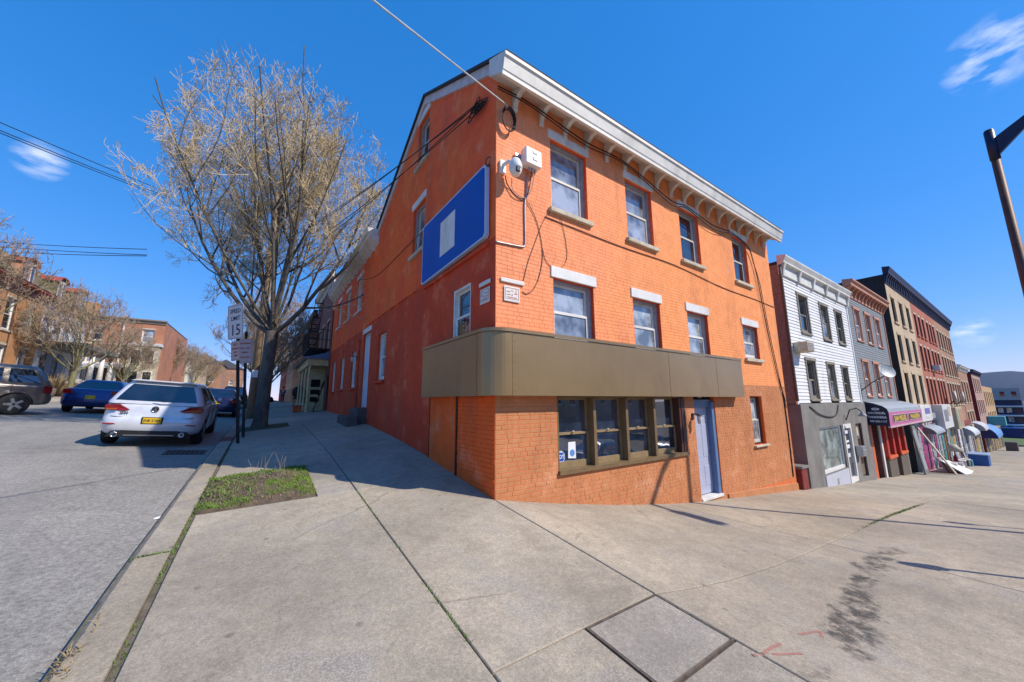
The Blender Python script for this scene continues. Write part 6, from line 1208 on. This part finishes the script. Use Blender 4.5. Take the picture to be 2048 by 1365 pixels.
# ------------------------------------------------------------------ bare trees
M_bark = barkmat('pear_bark', (.055, .045, .04), (.16, .14, .115)); M_twig = mat('lit_twigs', (.60, .46, .26), .85, .35, 5, 0); M_twig2 = mat('reddish_twigs', (.40, .29, .20), .85, .35, 5, 0); M_bark2 = barkmat('mossy_bark', (.13, .12, .06), (.24, .22, .12))
def tree_meshes(seed, height, spread, trunk_h, trunk_r, nl, dens, twr, bark, twig, big_limbs=()):
    r = random.Random(seed); T = MB(); C = MB()
    def seg(mb, pts, rad, n): mb.tube(pts, rad, n, cap=False)
    def env(p):
        """1 inside the egg-shaped crown, falling to 0 outside"""
        q = (p.z-trunk_h*.7)/(height-trunk_h*.7); q = max(0, min(1.05, q)); w_ = spread*min(1, .58+q*1.4)*max(.12, 1-.80*q**2.4); return math.hypot(p.x, p.y)/max(.05, w_)
    def grow(p, d, L, rad, lv, n=None):
        n = n or (9, 7, 5, 4, 3)[lv]; st = L/n; pts = [p.copy()]; rr = [rad]; d = d.normalized(); kids = []; out = False; lim = r.uniform(.80, 1.12)
        for i in range(n):
            wob = (.08, .13, .24, .36, .40)[lv]; d = (d + Vector((r.uniform(-1, 1), r.uniform(-1, 1), r.uniform(-.7, .9)))*wob + Vector((0, 0, (.11, .12, .10, .08, .06)[lv]))).normalized()
            p = p + d*st; pts.append(p.copy()); rr.append(max(twr, rad*(1-.80*(i+1)/n)))
            e = env(p)
            if e > lim or p.z > height*lim: out = True; break
            if i >= (1 if lv < 2 else 0):
                for _ in range((3, 2, 2, 2, 0)[lv]):
                    if r.random() < (.62, .70, .76, .66, 0)[lv]*dens: kids.append((p.copy(), d.copy(), 1-(i+1)/n, rr[-1]))
        mb = T if lv <= 1 else C
        seg(mb, pts, rr, (8, 6, 4, 3, 3)[lv])
        if lv < 4:
            for kp, kd, f, kr in kids:
                a = r.uniform(0, 6.283); side = kd.cross(Vector((math.cos(a), math.sin(a), .3))).normalized(); an = R(r.uniform(28, 58)); nd = kd*math.cos(an)+side*math.sin(an)
                ln = L*r.uniform(.34, .58)*(.55+.55*f) if lv < 2 else L*r.uniform(.36, .62)
                grow(kp, nd, max(.22, ln), max(twr, min(kr*.72, rad*.5)), lv+1)
            if lv < 3 and not out: grow(pts[-1], d, L*.28, rr[-1], lv+1)
    # trunk with a flare at the foot
    pts = [Vector((0, 0, -.15)), Vector((0, 0, .0)), Vector((.01, 0, .25)), Vector((.03, .01, trunk_h*.5)), Vector((.07, .0, trunk_h))]
    T.tube(pts, [trunk_r*1.6, trunk_r*1.35, trunk_r*1.08, trunk_r*.97, trunk_r*1.0], 14, cap=False)
    for k in range(nl):
        a = 2*math.pi*k/nl*1.0 + r.uniform(-.35, .35); inc = R(r.uniform(22, 50)) if k % 2 else R(r.uniform(10, 30)); d = Vector((math.cos(a)*math.sin(inc), math.sin(a)*math.sin(inc), math.cos(inc)))
        grow(Vector((.06, 0, trunk_h-.25+.5*r.random())), d, (height-trunk_h)*r.uniform(.78, 1.0), trunk_r*r.uniform(.22, .36), 0)
    grow(Vector((.07, 0, trunk_h-.1)), Vector((.02, .02, 1)), (height-trunk_h)*1.02, trunk_r*.52, 0)
    for d, L in big_limbs: grow(Vector((.06, 0, trunk_h-.15)), Vector(d), L, trunk_r*.42, 0)
    return T.mesh('trunk', bark, smooth=True, fix=False), C.mesh('crown', twig, smooth=False, fix=False)
# directions for the two long low limbs follow the image plane of the street: towards the building and towards the road
tA = tree_meshes(4, 13.5, 5.9, 3.35, .205, 9, .775, .0058, M_bark, M_twig, [((.75, -.35, .62), 6.4), ((-.80, .30, .50), 6.2), ((-.55, .6, .62), 6.0)])
tB = tree_meshes(9, 9.2, 4.3, 2.1, .17, 7, .66, .0085, M_bark2, M_twig2, [((.8, .2, .6), 5.0), ((-.8, -.1, .55), 5.0)])
def plant(name, label, meshes, x, y, z, sc=1, rz=0, group=None):
    t = thing(name, label, 'tree', (x, y, z), group, rz); t.scale = (sc, sc, sc)
    for nm, me in zip(('trunk', 'crown'), meshes): o = bpy.data.objects.new(nm, me); COL.objects.link(o); o.parent = t
    return t
plant('bare_tree', 'tall bare street tree with spreading twigs before the orange building', tA, -2.77, 10.6, walk(-2.77, 10.6)-.02)
for k, (x, y, sc, rz, lab) in enumerate(((-14.4, 35.5, .95, .4, 'bare reddish tree with mossy trunk before the white porch'), (-14.9, 22.6, 1.0, 2.0, 'bare tree cut off by the left edge of the picture'), (-14.0, 45.5, .78, 4.1, 'smaller bare tree between the pale porch and the flat brick house'), (-14.6, 58, 1.0, 3.1, 'low spreading bare tree before the far brick house'), (-14.6, 74, 1.05, 1.2, 'fourth bare tree up the left side of the street'), (-14.6, 92, 1.15, 4.4, 'fifth bare tree up the left side of the street'), (-14.6, 114, 1.2, 5.2, 'sixth bare tree near the far end of the left row'), (-13.0, 140, 1.3, .9, 'farthest bare tree at the end of the left row'), (-2.7, 24.5, .95, 2.6, 'bare street tree just beyond the utility pole'), (-2.6, 40, 1.0, 5.6, 'bare street tree on the right sidewalk behind the walking person'), (-2.2, 62, 1.2, 1.9, 'far bare street tree on the right sidewalk'))):
    plant('bare_tree', lab, tB, x, y, (far_left(x, y) if x < -10 else walk(x, y))-.02, sc, rz, 'bare street trees')

# ------------------------------------------------------------------ houses across the side street
FL = Frame((-17.0, 0, 0), (0, 1, 0), (1, 0, 0)); gl = far_left
M_orb = brickmat('orange_brick', (.58, .27, .10), (.50, .22, .08), (.42, .30, .2), 1, .3); M_mans = mat('olive_mansard_slate', (.17, .145, .07), .85, .35, 5, .3); M_redtr = mat('red_roof_trim', (.36, .075, .05), .6, .2, 5, .1); M_pblue = mat('pale_blue_siding', (.55, .60, .70), .6, .15, 4, .1)
def mansard(t, F, u0, u1, z, h, back, dorm, dm, edge):
    mb = MB(); mb.prism(F, [(.15, z), (-back, z+h), (-back-5, z+h), (-back-5, z)], u0, u1); mb.build('mansard', M_mans, t)
    cornice(t, F, u0-.1, u1+.1, z, [(0, -.5), (.08, -.5), (.1, -.1), (.5, -.02), (.5, .08), (.55, .14), (0, .2)], edge, [(.08, -.45), (.14, -.45), (.2, -.2), (.45, -.02), (.08, -.02)], .8, M_dkbrown, .14)
    for u in dorm:
        mb = MB(); mb.plate(F, [(u-.75, z+.1), (u+.75, z+.1), (u+.75, z+h*.72)] + [(u+.75*math.cos(k*math.pi/8), z+h*.72+.4*math.sin(k*math.pi/8)) for k in range(1, 8)] + [(u-.75, z+h*.72)], -1.6, -.05); d_ = mb.build('dormer', dm, t)
        for a in (-.35, .35): mb = MB(); mb.fbox(F, u+a-.22, u+a+.22, -.06, -.03, z+.35, z+h*.78); mb.build('dormer_window', M_white, d_); mb = MB(); mb.fbox(F, u+a-.16, u+a+.16, -.04, -.02, z+.42, z+h*.72); mb.build('pane', M_pane, d_)
        mb = MB(); pr = [(u+.9*math.cos(k*math.pi/8), z+h*.72+.5*math.sin(k*math.pi/8)) for k in range(9)]; pr += [(u+.75*math.cos(k*math.pi/8), z+h*.72+.4*math.sin(k*math.pi/8)) for k in range(8, -1, -1)]; mb.plate(F, pr, -1.5, .12); mb.build('dormer_hood', M_redtr, d_)
g0 = gl(-17, 31)
HA, _w = rowhouse('brick_mansard_house', 'orange brick house with olive mansard roof and red dormer at the left edge', FL, 20.0, 37.4, g0-.5, 9.2, M_orb, [(u, u+1.1, a, b) for a, b in ((g0+.9, g0+3.2), (g0+4.2, g0+6.3)) for u in (21.5, 24.3, 27.1, 29.9, 32.7, 35.3)], 11, [M_pane, M_pane_sky], M_white, M_white, M_stone, .12, M_stone, cat='house')
mansard(HA, FL, 20, 37.4, 9.3, 2.3, 1.2, (24.5, 29.5, 34.6), M_salmon, M_redtr)
mb = MB(); mb.fbox(FL, 29.8, 33.2, -6.0, -2.0, 9.5, 12.6); mb.fbox(FL, 29.7, 33.3, -6.1, -1.9, 12.6, 12.8); mb.build('chimney_block', M_orb, HA)
g1 = gl(-17, 41)
HB, _w = rowhouse('pale_porch_house', 'pale blue painted house with white columned porch left of the street', FL, 37.4, 45.4, g1-.5, 9.2, M_pblue, [(u, u+1.0, a, b) for a, b in ((g1+.8, g1+3.0), (g1+4.0, g1+6.1)) for u in (38.3, 40.1, 41.9, 43.7)], 11, [M_pane_sky, M_pane], M_white, M_white, None, .1, M_white, cat='house')
mansard(HB, FL, 37.4, 45.4, 9.3, 2.3, 1.2, (39.5, 43.2), M_mans, M_dkbrown)
pv = 2.3; mb = MB(); mb.fbox(FL, 37.5, 45.3, .0, pv, g1-.5, g1+.75); mb.build('porch_base', M_pblue, HB); mb = MB(); mb.fbox(FL, 37.4, 45.4, .0, pv+.1, g1+.75, g1+.9); mb.build('porch_floor', M_white, HB)
mb = MB(); mb.fbox(FL, 37.3, 45.5, -.1, pv+.25, g1+3.5, g1+3.9); mb.build('porch_roof', M_greyparge, HB)
for u in (37.8, 40.3, 42.6, 44.9): mb = MB(); mb.tube([FL(u, pv-.15, g1+.9), FL(u, pv-.15, g1+3.5)], [.20, .15], 12); mb.build('column', M_white, HB, True); mb = MB(); mb.fbox(FL, u-.26, u+.26, pv-.4, pv+.12, g1+.9, g1+1.1); mb.build('column_base', M_white, HB)
for u in (39.0, 41.0): mb = MB(); mb.fbox(FL, u, u+1.1, .02, .08, g1+.9, g1+3.2); mb.build('blue_door', M_doorblue, HB)
mb = MB(); mb.fbox(FL, 41.4, 45.2, pv+.0, pv+.06, g1-.3, g1+.6); mb.build('lattice_void', M_dark, HB)
for k in range(16): mb = MB(); mb.fbox(FL, 41.5+.23*k, 41.58+.23*k, pv+.06, pv+.09, g1-.3, g1+.6); mb.build('lattice_slat', M_trimbrown, HB)
FCt = Frame((0, 50, 0), (1, 0, 0), (0, -1, 0)); g2 = gl(-16, 50)
HC, _w = rowhouse('flat_brick_house', 'orange brick house with flat roof and chimney facing down the street', FCt, -21.5, -12.4, g2-.5, 10.2, brickmat('russet_brick', (.50, .20, .10), (.44, .16, .08), (.36, .24, .17), 1, .3), [(u, u+1.0, a, b) for a, b in ((g2+1.0, g2+2.6), (g2+3.3, g2+4.9), (g2+5.6, g2+7.1)) for u in (-20.3, -18.0, -14.2)], 14, [M_pane_sky, M_pane], M_white, M_white, M_stone, .12, M_stone, cat='house')
cornice(HC, FCt, -21.6, -12.3, 10.2, [(0, -.3), (.1, -.3), (.12, -.1), (.3, 0), (.3, .12), (0, .18)], M_trimbrown)
mb = MB(); mb.plate(FCt, [(-14.9, g2-.3), (-12.5, g2-.3), (-12.5, g2+5.2), (-14.9, g2+5.2)], 0, .8); bay = mb.build('bay', M_stone, HC)
for zb in (g2+.9, g2+3.2):
    for u in (-14.6, -13.55): mb = MB(); mb.fbox(FCt, u, u+.8, .8, .85, zb, zb+1.6); mb.build('bay_window', M_white, bay); mb = MB(); mb.fbox(FCt, u+.09, u+.71, .85, .86, zb+.09, zb+1.51); mb.build('bay_pane', M_pane, bay)
mb = MB(); mb.fbox(FCt, -15.1, -12.35, -.05, .95, g2+5.2, g2+5.5); mb.build('bay_roof', M_white, bay)
for zb in (g2+2.85, g2+5.2): mb = MB(); mb.fbox(FCt, -21.5, -15.1, 0, .05, zb, zb+.14); mb.build('string_course', M_stone, HC)
mb = MB(); mb.fbox(FCt, -19.8, -18.6, -4, -2.8, 10, 12.2); mb.build('chimney', M_orb, HC); mb = MB(); mb.tube([FCt(-15.6, .15, g2), FCt(-15.6, .15, 10.1)], .09, 8); mb.build('downpipe', M_cornice, HC)
mb = MB(); mb.prism(FCt, [(0, g2+3.0), (3.4, g2+2.55), (3.4, g2+2.75), (0, g2+3.35)], -21.2, -14.8); po = mb.build('porch_roof', M_white, HC)
for u in (-21, -19, -17, -15): mb = MB(); mb.fbox(FCt, u-.1, u+.1, 3.1, 3.3, g2-.2, g2+2.55); mb.build('porch_post', M_white, HC)
mb = MB(); mb.fbox(FCt, -21.2, -14.8, 0, 3.4, g2-.5, g2+.5); mb.build('porch_floor', M_trimbrown, HC)
def gable_house(name, label, x0, x1, y0, y1, zt, wallm, roofm):
    g_ = gl(x1, y0); F = Frame((0, y0, 0), (1, 0, 0), (0, -1, 0)); n_ = int((x1-x0)/2.4)
    t, _ = rowhouse(name, label, F, x0, x1, g_-.5, zt, wallm, [(x0+.7+2.4*k, x0+1.7+2.4*k, a, b) for a, b in ((g_+.9, g_+2.5), (g_+3.9, g_+5.4)) for k in range(n_)], y1-y0, [M_pane, M_pane_sky], M_white, M_white, None, .1, M_white, cat='house', group='houses farther up the street')
    xm = (x0+x1)/2; mb = MB(); mb.add([(x0-.3, y0-.3, zt-.1), (x1+.3, y0-.3, zt-.1), (xm, y0-.3, zt+2.6), (x0-.3, y1, zt-.1), (x1+.3, y1, zt-.1), (xm, y1, zt+2.6)], ((0, 2, 5, 3), (1, 4, 5, 2), (0, 1, 2), (3, 5, 4))); mb.build('gable_roof', roofm, t)
for k, (x0, x1, y0, y1, zt, wm, rm, lab) in enumerate(((-22, -15.6, 62, 69, 9.6, M_redb, M_redtr, 'reddish gabled house beyond the flat brick house'), (-21, -15.2, 71, 78, 9.2, M_clap, M_slate, 'white gabled house second beyond the flat brick house'), (-22, -15.4, 80, 88, 10.2, M_orb, M_roof, 'orange brick gabled house midway up the left side'), (-21, -15.2, 90, 98, 9.8, M_cornice, M_slate, 'cream gabled house farther up the left side'), (-22, -14.6, 101, 112, 11, M_tan, M_roof, 'tan gabled house near the end of the left row'), (-20, -12, 116, 128, 11.2, M_brn, M_slate, 'low brown gabled house almost at the end of the left row'), (-17, -8.5, 134, 146, 11.5, M_brn, M_slate, 'brown gabled house closing the end of the street'))): gable_house('gable_house', lab, x0, x1, y0, y1, zt, wm, rm)
# shrub and tub at the foot of the mossy tree
def shrub(name, label, x, y, z, rx, h, n, seed, m):
    r = random.Random(seed); t = thing(name, label, 'shrub', (x, y, z)); mb = MB()
    for _ in range(n):
        a = r.uniform(0, 6.28); q = r.random()**.5; tx, ty, tz = x+math.cos(a)*rx*q, y+math.sin(a)*rx*q, z+h*r.uniform(.5, 1)*(1-.4*q); mb.tube([(x+math.cos(a)*.1, y+math.sin(a)*.1, z), (x+math.cos(a)*rx*q*.6, y+math.sin(a)*rx*q*.6, z+(tz-z)*.6), (tx, ty, tz)], [.012, .01, .006], 3, cap=False)
    tag(mb.build('stems', m, t, False, False), None, kind='stuff')
shrub('bare_shrub', 'twiggy bare shrub beside the mossy tree trunk', -15.6, 37.2, gl(-15.6, 37.2), 1.3, 2.0, 500, 5, M_twig)
t = thing('planter_tub', 'small round wooden tub on the grass before the porch', 'planter', (-14.9, 33.6, gl(-14.9, 33.6))); mb = MB(); mb.lathe((-14.9, 33.6, gl(-14.9, 33.6)), [(.38, -.05), (.45, .25), (.47, .55), (.42, .56)], 14); mb.build('tub', M_oak, t, True)
for k in range(2): mb = MB(); mb.lathe((-14.9, 33.6, gl(-14.9, 33.6)+.12+.28*k), [(.43+.03*k, 0), (.435+.03*k, .05)], 14); mb.build('hoop', M_iron, t)
# ------------------------------------------------------------------ right side of the side street, beyond the orange building
M_cream = mat('yellowed_cream_paint', (.68, .60, .33), .65, .2, 4, .15); FV2 = Frame((0, 17.2, 0), (1, 0, 0), (0, -1, 0)); g3 = walk(0, 19)
VH, _w = rowhouse('victorian_house', 'cream Victorian house with blue porch roof beside the orange building', FS, 16.9, 24.0, g3-.5, 8.3, brickmat('maroon_brick', (.32, .12, .09), (.27, .10, .075), (.2, .15, .12), 1, .3), [(u, u+1.0, a, b) for a, b in ((g3+4.0, g3+5.9),) for u in (17.6, 19.6, 21.6)], 12, [M_pane, M_pane_sky], M_white, M_white, M_stone, .1, M_stone, cat='house')
cornice(VH, FS, 16.9, 24.1, 8.3, STD, M_cornice, BRK, .8)
mb = MB(); mb.box(-.9, .0, 17.3, 23.6, g3-.4, g3+.55); mb.build('porch_base', M_step, VH)
mb = MB(); mb.box(-.84, .35, 17.95, 18.05, g3+.55, g3+3.3); mb.build('porch_end_wall', M_cream, VH)
for k, (a, b) in enumerate(((2.15, 2.55), (1.75, 2.0), (1.35, 1.6))): mb = MB(); mb.box(-.66, -.22, 17.90, 17.95, g3+a, g3+b); mb.build('mailbox_panel', M_dark, VH)
for y in (17.4, 19.4, 21.4, 23.5):
    mb = MB(); mb.tube([(-.82, y, g3+.55), (-.82, y, g3+1.2), (-.82, y, g3+1.3), (-.82, y, g3+3.2)], [.09, .09, .06, .05], 8); mb.build('porch_post', M_cream, VH)
    for s in (-1, 1): mb = MB(); mb.plate(FS, [(y+s*.05, g3+3.25), (y+s*.55, g3+3.25), (y+s*.22, g3+3.02), (y+s*.05, g3+2.7)], .80, .84); mb.build('porch_bracket', M_cream, VH)
mb = MB(); mb.box(-.95, .0, 17.1, 23.8, g3+3.25, g3+3.6); mb.build('porch_frieze', M_cream, VH); mb = MB(); mb.hexa([(-1.15, 16.9, g3+3.6), (0, 16.9, g3+3.6), (0, 24, g3+3.6), (-1.15, 24, g3+3.6), (-1.1, 16.95, g3+3.66), (0, 16.95, g3+4.0), (0, 24, g3+4.0), (-1.1, 24, g3+3.66)]); mb.build('porch_roof', M_doorblue, VH)
FEs = thing('fire_escape', 'black iron fire escape balcony above the blue porch roof', 'fire escape', (-.5, 19, g3+4.2))
mb = MB(); mb.box(-1.0, .0, 17.0, 20.6, g3+4.10, g3+4.18); mb.build('platform', M_black, FEs)
for k in range(9): mb = MB(); mb.tube([(-1.0, 17.0+.45*k, g3+4.15), (-1.0, 17.0+.45*k, g3+5.2)], .014, 4); mb.build('baluster', M_black, FEs)
for k in range(3): mb = MB(); mb.tube([(-1.0+.4*k, 17.0, g3+4.15), (-1.0+.4*k, 17.0, g3+5.2)], .014, 4); mb.build('baluster', M_black, FEs)
for z in (4.65, 5.2): mb = MB(); mb.tube([(0, 17.0, g3+z), (-1.0, 17.0, g3+z), (-1.0, 20.6, g3+z), (0, 20.6, g3+z)], .02, 5); mb.build('rail', M_black, FEs)
for y in (17.3, 20.3): mb = MB(); mb.tube([(-.95, y, g3+4.1), (0, y, g3+3.4)], .02, 5); mb.build('strut', M_black, FEs)
for s in (-.2, .2): mb = MB(); mb.tube([(-.6+s, 20.2, g3+4.2), (-.6+s, 17.6, g3+7.0)], .02, 5); mb.build('stair_string', M_black, FEs)
for k in range(8): mb = MB(); mb.box(-.8, -.4, 20.0-.33*k, 20.15-.33*k, g3+4.35+.35*k, g3+4.38+.35*k); mb.build('tread', M_black, FEs)
for k, (y0, y1, zt, m, lab) in enumerate(((24.2, 30.5, 7.6, M_redb, 'dark red row house beyond the Victorian porch'), (30.5, 37, 7.0, M_brn, 'brown row house with stoop farther up the right side'), (37, 46, 8.2, M_orb, 'orange brick row house far up the right side'), (46, 60, 7.4, M_tan, 'tan row house far up the right side'), (60, 84, 8.0, M_redb, 'farthest red row house on the right side'))):
    g_ = walk(0, y0); n_ = int((y1-y0)/2)
    t, _ = rowhouse('row_house', lab, FS, y0+.05, y1-.05, g_-.6, zt, m, [(y0+.6+2*q, y0+1.5+2*q, a, b) for a, b in ((g_+1.2, g_+2.9), (g_+4.0, g_+5.6)) for q in range(n_)], 10, [M_pane, M_pane_sky], M_white, M_white, M_stone, .1, cat='house', group='row houses on the right of the side street'); cornice(t, FS, y0, y1, zt, STD, M_cornice if k % 2 else M_dkbrown, BRK, .8)
    for q in range(3): mb = MB(); mb.fbox(FS, y0+.5, y0+1.7, 0, .9-.28*q, g_-.4, g_+.2+.2*q); mb.build('stoop_step', M_stone, t)
t = thing('sheet_of_glass', 'tall dark pane leaning against the end of the orange building', 'pane', (-.3, 16.6, walk(-.2, 16.6))); mb = MB(); z0 = walk(-.4, 16.6); mb.hexa([(-.62, 16.45, z0), (-.58, 16.45, z0), (-.58, 17.0, z0), (-.62, 17.0, z0), (-.08, 16.45, z0+1.9), (-.04, 16.45, z0+1.9), (-.04, 17.0, z0+1.9), (-.08, 17.0, z0+1.9)]); mb.build('sheet', M_pane, t)
t = thing('orange_crate', 'low orange crate at the foot of the porch', 'crate', (-1.2, 18.0, walk(-1.2, 18.0))); z0 = walk(-1.2, 18.0); mb = MB(); mb.box(-1.4, -1.0, 17.7, 18.3, z0, z0+.32); bevel(mb.build('tub', M_orange, t), .02); mb = MB(); mb.box(-1.43, -.97, 17.67, 18.33, z0+.32, z0+.36); bevel(mb.build('rim', M_red, t), .01)
t = thing('office_chair', 'dark round-backed chair with slim legs on the sidewalk by the porch', 'chair', (-.72, 24.3, walk(-.72, 24.3))); x, y, z0 = -.72, 24.3, walk(-.72, 24.3)
for a in (-.3, .3):
    for b in (-.28, .28): mb = MB(); mb.tube([(x+a, y+b, z0), (x+a*.7, y+b*.7, z0+.6)], .025, 5); mb.build('leg', M_salmon if b < 0 else M_black, t)
mb = MB(); mb.lathe((x, y, z0+.55), [(.30, 0), (.36, .08), (.34, .14)], 14); mb.build('seat', M_black, t, True); mb = MB(); mb.lathe((x, y+.05, z0+1.05), [(.30, -.12), (.42, -.05), (.42, .05), (.30, .12)], 18, 'y'); mb.build('backrest', M_black, t, True)
t = thing('litter_bin', 'black wheelie bin between the chair and the porch', 'bin', (-.2, 24.4, walk(-.2, 24.4))); x, y, z0 = -.2, 24.4, walk(-.2, 24.4); mb = MB(); mb.hexa([(x-.2, y-.2, z0), (x+.2, y-.2, z0), (x+.2, y+.2, z0), (x-.2, y+.2, z0), (x-.26, y-.26, z0+.9), (x+.26, y-.26, z0+.9), (x+.26, y+.26, z0+.9), (x-.26, y+.26, z0+.9)]); bevel(mb.build('tub', M_black, t), .02); mb = MB(); mb.box(x-.28, x+.28, y-.28, y+.28, z0+.9, z0+.97); bevel(mb.build('lid', M_black, t), .02)
# ------------------------------------------------------------------ the person walking down the sidewalk
def person(label, x, y, yaw, joints, cols, extras=None):
    z0 = walk(x, y); t = thing('person', label, 'person', (x, y, z0), None, yaw); ORG[t.name] = Vector()
    V = []; E = []; Rr = []; idx = {}
    for nm, par, p, r_ in joints:
        idx[nm] = len(V); V.append(p); Rr.append(r_)
        if par: E.append((idx[par], idx[nm]))
    me = bpy.data.meshes.new('body'); me.from_pydata(V, E, []); o = bpy.data.objects.new('tmp', me); COL.objects.link(o)
    sk = o.modifiers.new('skin', 'SKIN'); sk.use_smooth_shade = True
    for i, r_ in enumerate(Rr): me.skin_vertices[0].data[i].radius = r_ if isinstance(r_, tuple) else (r_, r_)
    me.skin_vertices[0].data[0].use_root = True
    sb = o.modifiers.new('sub', 'SUBSURF'); sb.levels = sb.render_levels = 2
    m2 = bpy.data.meshes.new_from_object(o.evaluated_get(bpy.context.evaluated_depsgraph_get())); bpy.data.objects.remove(o); m2.name = 'body'
    m2.materials.clear()
    for c in cols['mats']: m2.materials.append(c)
    for p in m2.polygons: p.material_index = cols['pick'](p.center); p.use_smooth = True
    b = bpy.data.objects.new('body', m2); COL.objects.link(b); b.parent = t; ORG[b.name] = Vector()
    if extras: extras(t)
    return t
M_skin = mat('skin', (.28, .15, .10), .6, .1, 8, 0); M_jacket = mat('black_jacket', (.018, .018, .022), .85, .2, 15, .1); M_jeans = mat('dark_jeans', (.03, .035, .07), .9, .2, 15, .1); M_shirt = mat('pale_blue_shirt', (.45, .52, .68), .8, .1, 8, .05); M_hair = mat('dark_hair', (.012, .01, .009), .8, .2, 30, .2)
walkj = [('pelvis', None, (0, 0, .95), (.15, .11)), ('spine', 'pelvis', (0, .01, 1.15), (.15, .10)), ('chest', 'spine', (0, .0, 1.34), (.17, .11)), ('neck', 'chest', (0, -.01, 1.50), .055), ('head0', 'neck', (0, -.03, 1.60), (.075, .09)), ('head', 'head0', (0, -.035, 1.70), (.075, .085)),
 ('shL', 'chest', (-.19, 0, 1.42), .06), ('elL', 'shL', (-.26, .02, 1.16), .047), ('wrL', 'elL', (-.17, -.18, 1.08), .035), ('haL', 'wrL', (-.10, -.22, 1.09), .032),
 ('shR', 'chest', (.19, 0, 1.42), .06), ('elR', 'shR', (.27, .03, 1.16), .047), ('wrR', 'elR', (.17, -.17, 1.06), .035), ('haR', 'wrR', (.10, -.22, 1.08), .032),
 ('hipL', 'pelvis', (-.10, 0, .88), .085), ('knL', 'hipL', (-.10, -.10, .50), .06), ('anL', 'knL', (-.09, -.10, .09), .042), ('ftL', 'anL', (-.09, -.24, .04), .038),
 ('hipR', 'pelvis', (.10, 0, .88), .085), ('knR', 'hipR', (.10, .04, .50), .06), ('anR', 'knR', (.10, .16, .10), .042), ('ftR', 'anR', (.10, .04, .05), .038)]
def pk(c):
    if c.z > 1.52: return 0
    if c.z > .93: return 3 if (abs(c.x) < .085 and c.y < -.04) else 1
    return 2 if c.z > .11 else 1
def px(t):
    mb = MB(); mb.lathe((0, -.02, 1.68), [(.03, .14), (.075, .115), (.098, .06), (.10, 0), (.085, -.03)], 14); mb.build('hair', M_hair, t, True)
    mb = MB(); mb.lathe((.02, -.29, 1.08), [(.04, -.12), (.10, -.08), (.12, .02), (.07, .11), (.02, .13)], 12); mb.build('held_bag', mat('blue_bag', (.05, .16, .55), .5, .2, 9, .1), t, True)
person('person in a black jacket walking down the sidewalk holding a blue bag', -.92, 43.0, 0, walkj, dict(mats=[M_skin, M_jacket, M_jeans, M_shirt], pick=pk), px)
t = thing('hydrant_bag', 'heap of bright lime bags on the far sidewalk behind the person', 'bags', (-2.4, 52, walk(-2.4, 52))); mb = MB(); z0 = walk(-2.4, 52); mb.lathe((-2.6, 52, z0), [(.3, 0), (.45, .3), (.4, .8), (.1, 1.1)], 10); mb.build('bag', mat('lime_plastic', (.35, .55, .03), .5), t, True); mb = MB(); mb.lathe((-1.9, 52.3, z0), [(.3, 0), (.4, .25), (.3, .6), (.08, .75)], 10); mb.build('bag', M_black, t, True)
# ------------------------------------------------------------------ across the avenue, seen only in the shop windows
FB = Frame((0, -27, 0), (1, 0, 0), (0, 1, 0))
for k, (a, b, zt, m, lab) in enumerate(((-16, -3, 7.5, M_orb, 'brick building across the avenue opposite the corner'), (-3, 9, 6.0, M_greyclap, 'grey clapboard building across the avenue'), (9, 24, 7.0, M_brn, 'brown building across the avenue'), (24, 44, 6.5, M_tan, 'tan building across the avenue'))):
    t, _ = rowhouse('opposite_building', lab, FB, a, b, -3, zt, m, [(a+1+2.6*q, a+2.1+2.6*q, z0, z0+1.6) for z0 in (.8, 3.8) for q in range(int((b-a-1)/2.6))], 10, M_pane, M_white, M_white, M_stone, .1, group='buildings across the avenue')
for k, (x, kind, p, lab) in enumerate(((2.0, 'suv', P_silver, 'silver car parked on the avenue behind the camera'), (7.6, 'sedan', P_black, 'black saloon parked on the avenue behind the camera'), (13.2, 'hatch', P_white, 'white hatchback parked on the avenue'))):
    car('avenue_car', lab, kind, p, (x, -6.3, avenue(x, -6.3)-.15), R(-90), (-.09 if x < 6 else -.07, 0), 'cars parked on the avenue')

# ------------------------------------------------------------------ the air between here and the hill
hz = bpy.data.materials.new('haze_air'); hz.use_nodes = True; ht = hz.node_tree; ht.nodes.clear(); ho = ht.nodes.new('ShaderNodeOutputMaterial'); hv = ht.nodes.new('ShaderNodeVolumePrincipled')
hv.inputs['Color'].default_value = (.45, .62, .98, 1); hv.inputs['Density'].default_value = .00004; hv.inputs['Anisotropy'].default_value = .2; ht.links.new(hv.outputs[0], ho.inputs['Volume'])
mb = MB(); mb.box(-5010, 5310, -3510, 3510, -80, 262); tag(mb.build('haze', hz, None), None, kind='stuff')
